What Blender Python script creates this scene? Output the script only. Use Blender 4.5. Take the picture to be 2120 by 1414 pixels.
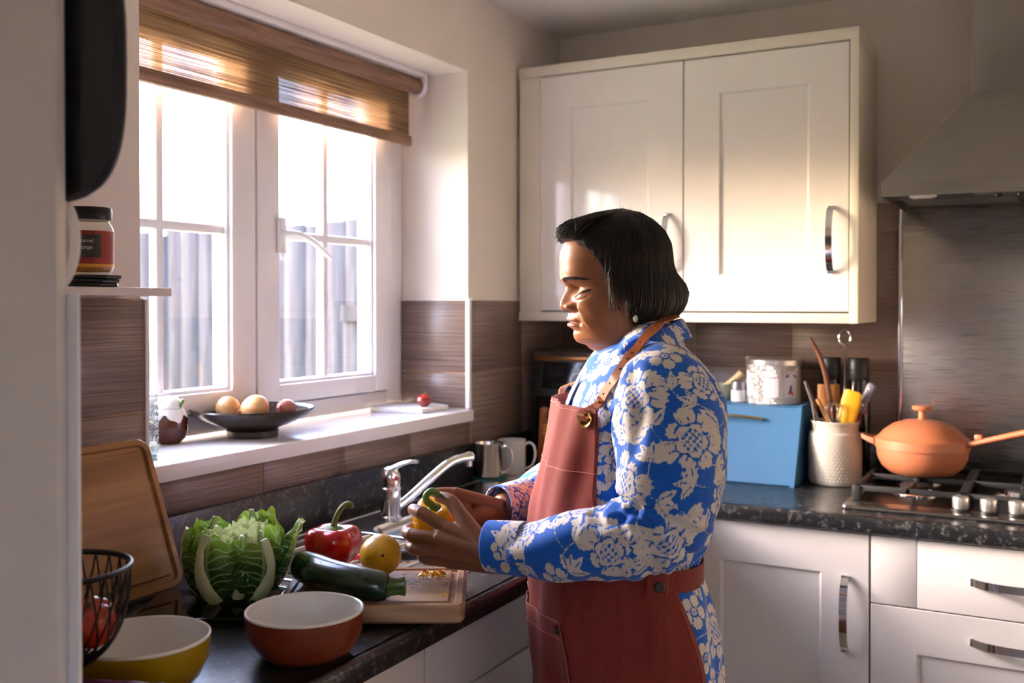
import bpy, bmesh, math, random
import numpy as np
from mathutils import Vector, Matrix, Euler

for _o in list(bpy.data.objects):
    bpy.data.objects.remove(_o, do_unlink=True)
SC = bpy.context.scene
COL = SC.collection
random.seed(7)
RNG = np.random.default_rng(7)

# ------------------------------------------------------------------ camera
cam_data = bpy.data.cameras.new('camera')
cam = bpy.data.objects.new('camera', cam_data)
COL.objects.link(cam)
YAW, PITCH = 0.496508, -0.0126045
cam.location = (1.4175, -2.9398, 1.3858)
cam.rotation_euler = (math.pi / 2 + PITCH, 0.0, YAW)
cam_data.sensor_width = 36.0
cam_data.lens = 2081.4 / 2120 * 36.0
cam_data.shift_y = -(707 - 655.4) / 2120
cam_data.clip_start = 0.05
cam_data.dof.use_dof = True
cam_data.dof.focus_distance = 1.62
cam_data.dof.aperture_fstop = 4.5
SC.camera = cam

# ------------------------------------------------------------------ exposure, sky, sun
SC.view_settings.view_transform = 'Standard'
SC.view_settings.look = 'None'
SC.view_settings.gamma = 1.0
SC.view_settings.use_curve_mapping = False
SC.view_settings.exposure = 1.18
world = bpy.data.worlds.new('hazy_sky')
SC.world = world
world.use_nodes = True
_bg = world.node_tree.nodes['Background']
_sky = world.node_tree.nodes.new('ShaderNodeTexSky')
_sky.sky_type = 'NISHITA'
_sky.sun_disc = False
_sky.sun_elevation = math.radians(14.0)
_sky.sun_rotation = math.radians(253.0)          # low hazy sun, to the left outside the window
_sky.dust_density = 5.0
_wb = world.node_tree.nodes.new('ShaderNodeMix')      # cool white balance of the camera
_wb.data_type, _wb.blend_type = 'RGBA', 'MULTIPLY'
_wb.inputs['Factor'].default_value = 1.0
_wb.inputs[7].default_value = (0.90, 0.97, 1.31, 1)
world.node_tree.links.new(_sky.outputs[0], _wb.inputs[6])
world.node_tree.links.new(_wb.outputs[2], _bg.inputs[0])
_bg.inputs[1].default_value = 2.0
sun_data = bpy.data.lights.new('sun', 'SUN')
sun = bpy.data.objects.new('sun', sun_data)
COL.objects.link(sun)
SUN_AZ, SUN_EL = math.radians(17.0), math.radians(12.0)
sun.rotation_euler = Vector((-math.cos(SUN_EL) * math.cos(SUN_AZ), -math.cos(SUN_EL) * math.sin(SUN_AZ),
                             math.sin(SUN_EL))).to_track_quat('Z', 'Y').to_euler()
sun_data.energy = 0.9
sun_data.color = (1.0, 0.93, 0.88)
sun_data.angle = math.radians(5.0)


def portal(name, loc, rot, sx, sy):
    l = bpy.data.lights.new(name, 'AREA')
    l.shape = 'RECTANGLE'
    l.size, l.size_y = sx, sy
    l.cycles.is_portal = True
    o = bpy.data.objects.new(name, l)
    o.location, o.rotation_euler = loc, rot
    COL.objects.link(o)


portal('window_portal', (-0.30, -1.19, 1.56), (0, -math.pi / 2, 0), 0.95, 1.25)
portal('rear_portal', (1.95, -4.62, 1.15), (math.pi / 2, 0, math.pi), 0.32, 1.7)


# ------------------------------------------------------------------ mesh helpers
def link(name, me, mat=None, parent=None, smooth=True):
    o = bpy.data.objects.new(name, me)
    COL.objects.link(o)
    if mat is not None and not me.materials:
        for m in (mat if isinstance(mat, (list, tuple)) else [mat]):
            me.materials.append(m)
    if parent is not None:
        o.parent = parent
    if smooth:
        me.polygons.foreach_set('use_smooth', [True] * len(me.polygons))
    return o


def auto_smooth(me, ang=35):
    """smooth shading with sharp edges where the faces meet at more than ang degrees"""
    bm = bmesh.new(); bm.from_mesh(me)
    c = math.radians(ang)
    for e in bm.edges:
        if len(e.link_faces) == 2 and e.calc_face_angle(0) > c:
            e.smooth = False
    bm.to_mesh(me); bm.free()
    return me


class MB:
    """collects shapes; build() links them as one mesh object"""
    def __init__(self):
        self.bm = bmesh.new()

    def _xf(self, geo, M):
        vs = [v for v in geo if isinstance(v, bmesh.types.BMVert)]
        if M is not None:
            bmesh.ops.transform(self.bm, matrix=M, verts=vs)
        return vs

    def box(self, lo, hi, bev=0.0, seg=2, M=None, mi=0):
        lo, hi = Vector(lo), Vector(hi)
        b = bmesh.new()
        bmesh.ops.create_cube(b, size=1.0)
        for v in b.verts:
            v.co = Vector([(lo[i] + hi[i]) / 2 + v.co[i] * (hi[i] - lo[i]) for i in range(3)])
        if bev > 0:
            bmesh.ops.bevel(b, geom=list(b.edges), offset=bev, segments=seg, profile=0.5, affect='EDGES')
        self._add(b, M, mi)
        return self

    def _add(self, b, M, mi=0):
        if M is not None:
            bmesh.ops.transform(b, matrix=M, verts=b.verts)
        off = len(self.bm.verts)
        mp = [self.bm.verts.new(v.co) for v in b.verts]
        b.verts.index_update()
        for f in b.faces:
            try:
                nf = self.bm.faces.new([mp[v.index] for v in f.verts])
                nf.material_index = mi
            except ValueError:
                pass
        b.free()

    def raw(self, vs, fs, M=None, mi=0):
        mp = [self.bm.verts.new((M @ Vector(v)) if M is not None else v) for v in vs]
        for f in fs:
            try:
                nf = self.bm.faces.new([mp[i] for i in f])
                nf.material_index = mi
            except ValueError:
                pass
        return self

    def rings(self, rings, closed=True, caps=(True, True), M=None, mi=0):
        """rings: list of equally long point lists, joined by quads"""
        n = len(rings[0])
        vs = [p for r in rings for p in r]
        fs = []
        for i in range(len(rings) - 1):
            for j in range(n if closed else n - 1):
                k = (j + 1) % n
                fs.append((i * n + j, i * n + k, (i + 1) * n + k, (i + 1) * n + j))
        if closed and caps[0]:
            fs.append(tuple(range(n - 1, -1, -1)))
        if closed and caps[1]:
            fs.append(tuple((len(rings) - 1) * n + j for j in range(n)))
        return self.raw(vs, fs, M, mi)

    def lathe(self, prof, seg=32, M=None, mi=0, caps=(True, True)):
        """prof: (r, z) list"""
        rs = []
        for r, z in prof:
            r = max(r, 1e-5)
            rs.append([(r * math.cos(2 * math.pi * j / seg), r * math.sin(2 * math.pi * j / seg), z) for j in range(seg)])
        return self.rings(rs, True, caps, M, mi)

    def tube(self, pts, rad, seg=10, M=None, mi=0, flat=1.0, up=None, caps=(True, True)):
        pts = [Vector(p) for p in pts]
        n = len(pts)
        if not hasattr(rad, '__len__'):
            rad = [rad] * n
        rad = [float(q) for q in rad]
        rs = []
        prev = None
        for i in range(n):
            t = (pts[min(i + 1, n - 1)] - pts[max(i - 1, 0)]).normalized()
            if prev is None:
                a = Vector(up) if up is not None else (Vector((0, 0, 1)) if abs(t.z) < 0.9 else Vector((1, 0, 0)))
                a = (a - t * a.dot(t)).normalized()
            else:
                a = (prev - t * prev.dot(t)).normalized()
            prev = a
            b = t.cross(a)
            rs.append([tuple(pts[i] + rad[i] * (flat * math.cos(2 * math.pi * j / seg) * a + math.sin(2 * math.pi * j / seg) * b)) for j in range(seg)])
        return self.rings(rs, True, caps, M, mi)

    def ball(self, c, r, seg=16, M=None, mi=0):
        if not hasattr(r, '__len__'):
            r = (r, r, r)
        rs = []
        h = seg // 2
        for i in range(h + 1):
            t = math.pi * i / h
            rs.append([(c[0] + r[0] * max(math.sin(t), 1e-4) * math.cos(2 * math.pi * j / seg),
                        c[1] + r[1] * max(math.sin(t), 1e-4) * math.sin(2 * math.pi * j / seg),
                        c[2] - r[2] * math.cos(t)) for j in range(seg)])
        return self.rings(rs, True, (True, True), M, mi)

    def prism(self, poly, z0, z1, bev=0.0, M=None, mi=0, seg=2):
        b = bmesh.new()
        vs = [b.verts.new((p[0], p[1], z0)) for p in poly]
        f = b.faces.new(vs)
        r = bmesh.ops.extrude_face_region(b, geom=[f])
        bmesh.ops.translate(b, vec=(0, 0, z1 - z0), verts=[v for v in r['geom'] if isinstance(v, bmesh.types.BMVert)])
        bmesh.ops.recalc_face_normals(b, faces=b.faces)
        if bev > 0:
            es = [e for e in b.edges if len({round(v.co.z, 6) for v in e.verts}) == 1]
            bmesh.ops.bevel(b, geom=es, offset=bev, segments=seg, profile=0.5, affect='EDGES')
        self._add(b, M, mi)
        return self

    def mesh(self, name, fix=True):
        if fix:
            bmesh.ops.recalc_face_normals(self.bm, faces=self.bm.faces)
        me = bpy.data.meshes.new(name)
        self.bm.to_mesh(me)
        self.bm.free()
        return me

    def build(self, name, mat, parent=None, smooth=35, fix=True):
        me = self.mesh(name, fix)
        if smooth:
            auto_smooth(me, smooth)
        return link(name, me, mat, parent, bool(smooth))


def T(x=0, y=0, z=0, rx=0, ry=0, rz=0, s=1.0):
    return Matrix.Translation((x, y, z)) @ Euler((rx, ry, rz)).to_matrix().to_4x4() @ (Matrix.Diagonal((*(s if hasattr(s, '__len__') else (s, s, s)), 1)))


def thing(name, label, cat, loc=(0, 0, 0), rz=0.0, group=None, rot=None):
    o = bpy.data.objects.new(name, None)
    o.empty_display_size = 0.05
    COL.objects.link(o)
    o.location = loc
    o.rotation_euler = rot if rot is not None else (0, 0, rz)
    o['label'], o['category'] = label, cat
    if group:
        o['group'] = group
    return o


def tag(o, label, cat, group=None):
    o['label'], o['category'] = label, cat
    if group:
        o['group'] = group
    return o


def struct(o):
    o['kind'] = 'structure'
    return o


def copy_tree(o, parent=None):
    c = o.copy()
    COL.objects.link(c)
    if parent is not None:
        c.parent = parent
    for ch in list(o.children):
        copy_tree(ch, c)
    return c


def smoothstep(a, b, x):
    t = np.clip((x - a) / (b - a), 0, 1)
    return t * t * (3 - 2 * t)


def spline(pts, n):
    """Catmull-Rom through the points (numpy), n samples"""
    P = np.array(pts, float)
    m = len(P)
    out = []
    for t in np.linspace(0, m - 1, n):
        i = min(int(t), m - 2)
        u = t - i
        p0, p1, p2, p3 = P[max(i - 1, 0)], P[i], P[i + 1], P[min(i + 2, m - 1)]
        out.append(0.5 * ((2 * p1) + (-p0 + p2) * u + (2 * p0 - 5 * p1 + 4 * p2 - p3) * u * u + (-p0 + 3 * p1 - 3 * p2 + p3) * u ** 3))
    return np.array(out)


def rrect(w, h, r, n=6, cx=0.0, cy=0.0):
    """rounded rectangle outline, counter clockwise"""
    pts = []
    for sx, sy, a0 in ((1, 1, 0), (-1, 1, 90), (-1, -1, 180), (1, -1, 270)):
        for i in range(n + 1):
            a = math.radians(a0 + 90 * i / n)
            pts.append((cx + sx * (w / 2 - r) + r * math.cos(a), cy + sy * (h / 2 - r) + r * math.sin(a)))
    return pts


# ------------------------------------------------------------------ material helpers
MATS = {}


class NT:
    def __init__(self, name):
        self.m = bpy.data.materials.new(name)
        self.m.use_nodes = True
        self.t = self.m.node_tree
        self.n = self.t.nodes
        self.b = self.n['Principled BSDF']
        self.out = self.n['Material Output']

    def node(self, kind, **kw):
        nd = self.n.new(kind)
        for k, v in kw.items():
            setattr(nd, k, v)
        return nd

    def L(self, a, b):
        self.t.links.new(a, b)

    def coord(self, scale=(1, 1, 1), rot=(0, 0, 0), space='Object'):
        tc = self.node('ShaderNodeTexCoord')
        mp = self.node('ShaderNodeMapping')
        mp.inputs['Scale'].default_value = scale
        mp.inputs['Rotation'].default_value = rot
        self.L(tc.outputs[space], mp.inputs[0])
        return mp.outputs[0]

    def noise(self, vec, scale, detail=3, rough=0.55, dist=0.0):
        nd = self.node('ShaderNodeTexNoise')
        nd.inputs['Scale'].default_value = scale
        nd.inputs['Detail'].default_value = detail
        nd.inputs['Roughness'].default_value = rough
        nd.inputs['Distortion'].default_value = dist
        if vec is not None:
            self.L(vec, nd.inputs['Vector'])
        return nd.outputs['Fac']

    def ramp(self, fac, stops, interp='LINEAR'):
        nd = self.node('ShaderNodeValToRGB')
        cr = nd.color_ramp
        cr.interpolation = interp
        while len(cr.elements) > len(stops):
            cr.elements.remove(cr.elements[-1])
        while len(cr.elements) < len(stops):
            cr.elements.new(0.5)
        for e, (p, c) in zip(cr.elements, stops):
            e.position = p
            e.color = (*c, 1) if len(c) == 3 else c
        self.L(fac, nd.inputs[0])
        return nd.outputs[0]

    def mix(self, fac, a, b, mode='MIX'):
        nd = self.node('ShaderNodeMix', data_type='RGBA', blend_type=mode)
        for sock, v in ((nd.inputs['Factor'], fac), (nd.inputs[6], a), (nd.inputs[7], b)):
            if isinstance(v, (int, float)):
                sock.default_value = v
            elif isinstance(v, tuple):
                sock.default_value = (*v, 1) if len(v) == 3 else v
            else:
                self.L(v, sock)
        return nd.outputs[2]

    def math(self, op, a, b=0.0, clamp=False):
        nd = self.node('ShaderNodeMath', operation=op, use_clamp=clamp)
        for sock, v in ((nd.inputs[0], a), (nd.inputs[1], b)):
            if isinstance(v, (int, float)):
                sock.default_value = v
            else:
                self.L(v, sock)
        return nd.outputs[0]

    def attr(self, name, out='Fac'):
        nd = self.node('ShaderNodeAttribute', attribute_name=name)
        return nd.outputs[out]

    def bump(self, h, strength=0.3, dist=0.002):
        nd = self.node('ShaderNodeBump')
        nd.inputs['Strength'].default_value = strength
        nd.inputs['Distance'].default_value = dist
        self.L(h, nd.inputs['Height'])
        self.L(nd.outputs[0], self.b.inputs['Normal'])
        return nd

    def set(self, **kw):
        for k, v in kw.items():
            s = self.b.inputs[k.replace('_', ' ')]
            if isinstance(v, (int, float)):
                s.default_value = v
            elif isinstance(v, tuple):
                s.default_value = (*v, 1) if len(v) == 3 and s.type == 'RGBA' else v
            else:
                self.L(v, s)
        return self


def hexc(h, k=1.0):
    """sRGB hex to linear"""
    c = [int(h[i:i + 2], 16) / 255 for i in (0, 2, 4)]
    return tuple(k * (x / 12.92 if x <= 0.04045 else ((x + 0.055) / 1.055) ** 2.4) for x in c)


def plain(name, col, rough=0.5, metal=0.0, var=0.06, scale=12.0, bump=0.0, bscale=200.0, **kw):
    """one colour with slight procedural unevenness"""
    if name in MATS:
        return MATS[name]
    m = NT(name)
    v = m.coord()
    f = m.noise(v, scale)
    a = tuple(max(0, c * (1 - var)) for c in col)
    b = tuple(min(1, c * (1 + var)) for c in col)
    m.set(Base_Color=m.ramp(f, [(0.3, a), (0.7, b)]), Roughness=rough, Metallic=metal)
    if kw:
        m.set(**kw)
    if bump:
        m.bump(m.noise(v, bscale, 2), bump, 0.001)
    MATS[name] = m.m
    return m.m


def thin_glass(name, tint=(1, 1, 1), refl=1.0):
    m = NT(name)
    tr = m.node('ShaderNodeBsdfTransparent')
    tr.inputs[0].default_value = (*tint, 1)
    gl = m.node('ShaderNodeBsdfGlossy')
    gl.inputs['Roughness'].default_value = 0.02
    lw = m.node('ShaderNodeLayerWeight')
    f5 = m.math('POWER', lw.outputs['Facing'], 5.0)
    ms = m.node('ShaderNodeMixShader')
    m.L(m.math('MULTIPLY', m.math('ADD', m.math('MULTIPLY', f5, 0.96), 0.04), refl), ms.inputs[0])
    m.L(tr.outputs[0], ms.inputs[1]); m.L(gl.outputs[0], ms.inputs[2])
    m.L(ms.outputs[0], m.out.inputs[0])
    MATS[name] = m.m
    return m.m
# ------------------------------------------------------------------ shared materials
WALL = plain('cream_wall_paint', hexc('ebe2d8'), 0.85, var=0.03, scale=3, bump=0.12, bscale=400)
CEIL = plain('ceiling_paint', hexc('f6f1eb'), 0.9, var=0.03, scale=3)
UPVC = plain('white_upvc', hexc('efedf0'), 0.3, var=0.02)
SILLM = plain('gloss_white_sill', hexc('efecec'), 0.22, var=0.02)
GLOSS = plain('gloss_white_door', hexc('efe9e2'), 0.12, var=0.015, Coat_Weight=0.6, Coat_Roughness=0.05)
SATIN = plain('satin_white_door', hexc('d2cdca'), 0.34, var=0.015)
CARC = plain('cream_carcass', hexc('ebe3d2'), 0.45, var=0.02)
CHROME = plain('chrome', (0.86, 0.87, 0.9), 0.09, 1.0, var=0.02)
GROUT = plain('tan_grout', hexc('b08f6c'), 0.9, var=0.12, scale=60)
BLACKP = plain('black_plastic', hexc('17171a'), 0.42, var=0.1)
WHITEC = plain('white_ceramic', hexc('ece9e4'), 0.2, var=0.02)
PANE = thin_glass('window_glass')


def mat_tile():
    m = NT('taupe_streaked_tile')
    v = m.coord((1, 1, 1))
    # fine streaks that run along each tile, whatever way it faces
    st = m.noise(m.coord((3, 3, 330)), 1.0, 3, 0.7)
    st2 = m.noise(m.coord((9, 9, 900)), 1.0, 2, 0.6)
    f = m.math('ADD', m.math('MULTIPLY', st, 0.7), m.math('MULTIPLY', st2, 0.3))
    c = m.ramp(f, [(0.32, hexc('574640')), (0.5, hexc('7d695f')), (0.68, hexc('a18c80'))])
    m.set(Base_Color=c, Roughness=m.ramp(f, [(0.3, (0.42,) * 3), (0.7, (0.3,) * 3)]))
    m.bump(f, 0.25, 0.001)
    return m.m


TILE = mat_tile()


def mat_worktop():
    m = NT('black_speckled_laminate')
    v = m.coord()
    n1 = m.noise(v, 55, 3, 0.6, 0.4)
    n2 = m.noise(v, 150, 2, 0.6)
    n3 = m.noise(v, 18, 2)
    sp = m.ramp(m.math('ADD', m.math('MULTIPLY', n1, 0.65), m.math('MULTIPLY', n2, 0.35)),
                [(0.0, (0.008, 0.008, 0.010)), (0.53, (0.011, 0.011, 0.013)), (0.60, (0.075, 0.073, 0.073)), (0.70, (0.16, 0.155, 0.15))])
    m.set(Base_Color=sp, Roughness=m.ramp(n3, [(0.3, (0.28,) * 3), (0.75, (0.36,) * 3)]))
    m.set(Specular_IOR_Level=0.5, Coat_Weight=0.18, Coat_Roughness=0.32)
    m.bump(m.noise(v, 420, 2), 0.12, 0.0008)
    return m.m


WORKTOP = mat_worktop()


def mat_steel(name, col=(0.55, 0.54, 0.53), rough=0.3, axis=(1, 60, 60)):
    m = NT(name)
    f = m.noise(m.coord(axis), 12, 3, 0.6)
    m.set(Base_Color=m.ramp(f, [(0.3, tuple(c * 0.85 for c in col)), (0.7, col)]), Metallic=1.0,
          Roughness=m.ramp(f, [(0.3, (rough * 0.8,) * 3), (0.7, (rough * 1.2,) * 3)]))
    m.bump(f, 0.05, 0.0004)
    return m.m


STEEL = mat_steel('brushed_steel')
STEEL_SINK = mat_steel('sink_steel', (0.62, 0.61, 0.61), 0.2, (30, 1.5, 30))
STEEL_HOOD = mat_steel('hood_steel', (0.33, 0.32, 0.305), 0.34, (1, 60, 60))
DARKSTEEL = plain('dark_steel', hexc('3a3836'), 0.35, 0.9)


def mat_wood(name, c1, c2, c3, scale=1.0, axis=0, rough=0.45):
    m = NT(name)
    s = [26.0 * scale] * 3
    s[axis] = 2.2 * scale
    v = m.coord(tuple(s))
    f = m.noise(v, 1.0, 4, 0.6, 0.8)
    s2 = [150.0 * scale] * 3
    s2[axis] = 5 * scale
    g = m.noise(m.coord(tuple(s2)), 1.0, 2)
    h = m.math('ADD', m.math('MULTIPLY', f, 0.75), m.math('MULTIPLY', g, 0.25))
    m.set(Base_Color=m.ramp(h, [(0.3, c1), (0.5, c2), (0.7, c3)]), Roughness=rough)
    m.bump(h, 0.15, 0.0006)
    return m.m


# ------------------------------------------------------------------ room shell
ZC = 2.243
RX1, RY0 = 2.55, -4.6
RV_T, SILL_Z = 2.021, 1.099           # reveal head and sill top
RVR, RVL, RVLI = -0.577, -1.696, -1.80  # right reveal, left reveal at the room side and at the window
XF = -0.217


def box_obj(name, lo, hi, mat, parent=None, bev=0.0, seg=2):
    return MB().box(lo, hi, bev, seg).build(name, mat, parent, smooth=35 if bev else 0)


FLOORM = plain('grey_vinyl_floor', hexc('a89c92'), 0.5, var=0.12, scale=6)
struct(box_obj('floor', (-0.02, RY0, -0.05), (RX1, 0.02, 0.0), FLOORM))
struct(box_obj('ceiling', (-0.32, RY0 - 0.1, ZC), (RX1 + 0.1, 0.12, ZC + 0.06), CEIL))
wb = struct(box_obj('wall_back', (0.0, 0.0, -0.05), (RX1 + 0.1, 0.1, ZC), WALL))
struct(box_obj('wall_right', (RX1, RY0, -0.05), (RX1 + 0.1, 0.0, ZC), WALL))
mb = MB()
mb.box((-0.3, RY0 - 0.1, -0.05), (1.72, RY0, ZC)).box((2.18, RY0 - 0.1, -0.05), (RX1 + 0.1, RY0, ZC)).box((1.72, RY0 - 0.1, 2.05), (2.18, RY0, ZC))
struct(mb.build('wall_front', WALL, smooth=0))
mb = MB()
mb.box((-0.30, RVR, -0.2), (0.0, 0.1, ZC + 0.02))                 # right of the window
mb.box((-0.30, RVL, -0.2), (0.0, RVR, SILL_Z - 0.031))            # below
mb.box((-0.30, RVL, RV_T), (0.0, RVR, ZC + 0.02))                 # lintel
mb.prism([(0, RVL), (-0.30, RVLI - 0.04), (-0.30, RY0 - 0.1), (0, RY0 - 0.1)], -0.2, ZC + 0.02)   # pier on the left, splayed
wl = struct(mb.build('wall_left', WALL, smooth=0))
# end panel that closes the worktop off on the near side
struct(box_obj('wall_near', (0.0, -2.3005, 0.0), (0.5745, -2.289, ZC), plain('pale_panel_paint', hexc('e6ded6'), 0.7, var=0.02, scale=3), bev=0.002))

struct(box_obj('trim_1', (0.5605, -2.2885, 0.0), (0.5890, -2.2845, 1.396), UPVC, bev=0.0015))
# glazed door added behind the camera, unseen, to let in fill daylight
dr = struct(MB().box((1.72, RY0 - 0.06, 0), (1.79, RY0, 2.05)).box((2.11, RY0 - 0.06, 0), (2.18, RY0, 2.05))
            .box((1.79, RY0 - 0.06, 1.97), (2.11, RY0, 2.05)).box((1.79, RY0 - 0.06, 0), (2.11, RY0, 0.3)).build('fill_door_1', UPVC, smooth=0))
box_obj('pane', (1.79, RY0 - 0.034, 0.3), (2.11, RY0 - 0.03, 1.97), PANE, dr)

# ------------------------------------------------------------------ wall tiles: each one a tile, the grout bed recessed behind
TT = 0.010


def tile_x(y0, y1, z0, z1, x=0.0):
    """tile on the window wall, facing +x"""
    g = 0.0016
    box_obj('tile', (x, y0 + g, z0 + g), (x + TT, y1 - g, z1 - g), TILE, wl, bev=0.0008, seg=1)


def tile_y(x0, x1, z0, z1):
    g = 0.0016
    box_obj('tile', (x0 + g, -TT, z0 + g), (x1 - g, 0, z1 - g), TILE, wb, bev=0.0008, seg=1)


ZR = [0.9985, 1.196, 1.395]
box_obj('grout', (0, RVR, 0.95), (TT - 0.0022, 0, 1.395), GROUT, wl)
box_obj('grout', (0, RVL, 0.95), (TT - 0.0022, RVR, SILL_Z - 0.032), GROUT, wl)
box_obj('grout', (0, -2.289, 0.95), (TT - 0.0022, RVL, 1.395), GROUT, wl)
for (a, b) in ((-0.575, -0.2785), (-0.2785, -0.010)):
    for k in range(2):
        tile_x(a, b, ZR[k], ZR[k + 1])
for a, b in ((-1.694, -1.397), (-1.397, -1.135), (-1.135, -0.872), (-0.872, -0.580)):
    tile_x(a, b, ZR[0], SILL_Z - 0.0315)
for a, b in ((-2.289, -1.990), (-1.990, -1.6935)):
    for k in range(2):
        tile_x(a, b, ZR[k], ZR[k + 1])
# tiles on the right reveal beside the sill, facing the window opening
box_obj('grout', (-0.200, RVR - TT + 0.0022, SILL_Z), (0.0, RVR, 1.395), GROUT, wl)
for z0, z1 in ((SILL_Z + 0.001, 1.196), (1.196, 1.395)):
    box_obj('tile', (-0.213, RVR - TT, z0 + 0.0016), (-0.002, RVR, z1 - 0.0016), TILE, wl, bev=0.0008, seg=1)
# back wall
XG = [0.010, 0.165, 0.457, 0.748, 1.040, 1.332, 1.624, 1.916, 2.208]
ZB = [0.9985, 1.196, 1.392, 1.588, 1.664]
box_obj('grout', (0.008, -TT + 0.0022, 0.95), (2.208, 0, 1.664), GROUT, wb)
for i in range(len(XG) - 1):
    for k in range(4):
        tile_y(XG[i], XG[i + 1], ZB[k], ZB[k + 1])
# white corner and edge trims
TRIM = plain('white_tile_trim', hexc('e9e6e6'), 0.3)
box_obj('tile_trim', (-0.002, RVR - 0.0115, SILL_Z), (0.0115, RVR + 0.0035, 1.400), TRIM, wl, bev=0.003)
box_obj('tile_trim', (-0.003, RVL + 0.0005, SILL_Z), (0.0125, RVL + 0.0095, 1.395), TRIM, wl, bev=0.003)
box_obj('tile_trim', (0.0, RVR + 0.003, 1.3955), (0.0115, -0.010, 1.4005), TRIM, wl)
box_obj('tile_trim', (-0.213, RVR - 0.0115, 1.3955), (0.0, RVR, 1.4005), TRIM, wl)

# ------------------------------------------------------------------ window
win = struct(thing('window_1', '', ''))
del win['label'], win['category']
win['kind'] = 'structure'


def frame_ring(mb, y0, y1, z0, z1, w, x0, x1, bev=0.004, wy=None):
    wy = wy or w
    mb.box((x0, y0, z0), (x1, y0 + wy, z1), bev)
    mb.box((x0, y1 - wy, z0), (x1, y1, z1), bev)
    mb.box((x0, y0 + wy - 0.002, z0), (x1, y1 - wy + 0.002, z0 + w), bev)
    mb.box((x0, y0 + wy - 0.002, z1 - w), (x1, y1 - wy + 0.002, z1), bev)


WY0, WY1 = -1.795, -0.577
mb = MB()
frame_ring(mb, WY0, WY1, SILL_Z + 0.001, RV_T + 0.03, 0.045, XF - 0.065, XF, wy=0.076)
mb.box((XF - 0.065, -1.222, SILL_Z + 0.04), (XF - 0.002, -1.150, RV_T), 0.003)
mb.build('outer_frame', UPVC, win)
for si, (y0, y1) in enumerate(((-1.721, -1.1885), (-1.1835, -0.652))):
    z0, z1 = 1.150, 1.985
    mb = MB()
    frame_ring(mb, y0, y1, z0, z1, 0.044, XF - 0.045, XF + 0.018, 0.005, wy=0.076)
    sash = mb.build('sash', UPVC, win)
    # chamfered glazing bead
    mb = MB()
    frame_ring(mb, y0 + 0.072, y1 - 0.072, z0 + 0.040, z1 - 0.040, 0.012, XF - 0.03, XF + 0.008, 0.004)
    mb.build('glazing_bead', UPVC, sash)
    gy0, gy1, gz0, gz1 = y0 + 0.075, y1 - 0.075, z0 + 0.042, z1 - 0.042
    box_obj('pane', (XF - 0.012, gy0, gz0), (XF - 0.009, gy1, gz1), PANE, sash)
    yb = (gy0 + gy1) / 2
    box_obj('glazing_bar', (XF - 0.022, yb - 0.010, gz0), (XF + 0.001, yb + 0.010, gz1), UPVC, sash, bev=0.004)
    box_obj('glazing_bar', (XF - 0.022, gy0, 1.541), (XF + 0.0005, gy1, 1.561), UPVC, sash, bev=0.004)
    # black strip standing in for the shadow in the gap round the sash
    mb = MB()
    frame_ring(mb, y0 - 0.0022, y1 + 0.0022, z0 - 0.002, z1 + 0.002, 0.006, XF - 0.045, XF + 0.003, 0)
    mb.build('gap_shadow_strip', BLACKP, sash, smooth=0)
    if si == 1:
        hb = box_obj('handle', (XF + 0.018, y0 + 0.062, 1.505), (XF + 0.030, y0 + 0.086, 1.590), UPVC, sash, bev=0.004)
        P = spline([(XF + 0.022, y0 + 0.074, 1.552), (XF + 0.05, y0 + 0.078, 1.553), (XF + 0.062, y0 + 0.10, 1.549),
                    (XF + 0.066, y0 + 0.145, 1.532), (XF + 0.068, y0 + 0.205, 1.497)], 14)
        MB().tube(P, [0.010] * 4 + [0.0095] * 6 + [0.009, 0.0085, 0.008, 0.006], 10, flat=0.7).build('handle', UPVC, sash)
box_obj('sill', (XF - 0.0, RVL - 0.0, SILL_Z - 0.031), (0.026, -0.588, SILL_Z), SILLM, win, bev=0.003)
MB().prism([(XF, RVLI), (0.0, RVL), (XF, RVL)], SILL_Z - 0.031, SILL_Z).build('sill', SILLM, win, smooth=0)

# ------------------------------------------------------------------ garden outside
GRASS = plain('lawn_grass', hexc('7d8a52'), 0.9, var=0.35, scale=8, bump=0.5, bscale=60)
struct(box_obj('ground', (-14, -12, -0.35), (-0.31, 9, -0.2), GRASS))


def mat_fence():
    m = NT('weathered_grey_fence')
    f = m.noise(m.coord((30, 30, 1.6)), 1.0, 4, 0.6, 1.2)
    g = m.noise(m.coord((5, 5, 1)), 1.0, 2)
    c = m.ramp(f, [(0.25, hexc('29282a')), (0.5, hexc('39393d')), (0.75, hexc('4c4c51'))])
    rnd = m.node('ShaderNodeObjectInfo').outputs['Random']
    c = m.mix(m.math('MULTIPLY', rnd, 0.45), c, hexc('46474d'))
    m.set(Base_Color=m.mix(m.ramp(g, [(0.62, (0, 0, 0)), (0.72, (0.6, 0.6, 0.6))]), c, hexc('4d482e')), Roughness=1.0, Specular_IOR_Level=0.0)
    m.bump(f, 0.4, 0.004)
    return m.m


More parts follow.
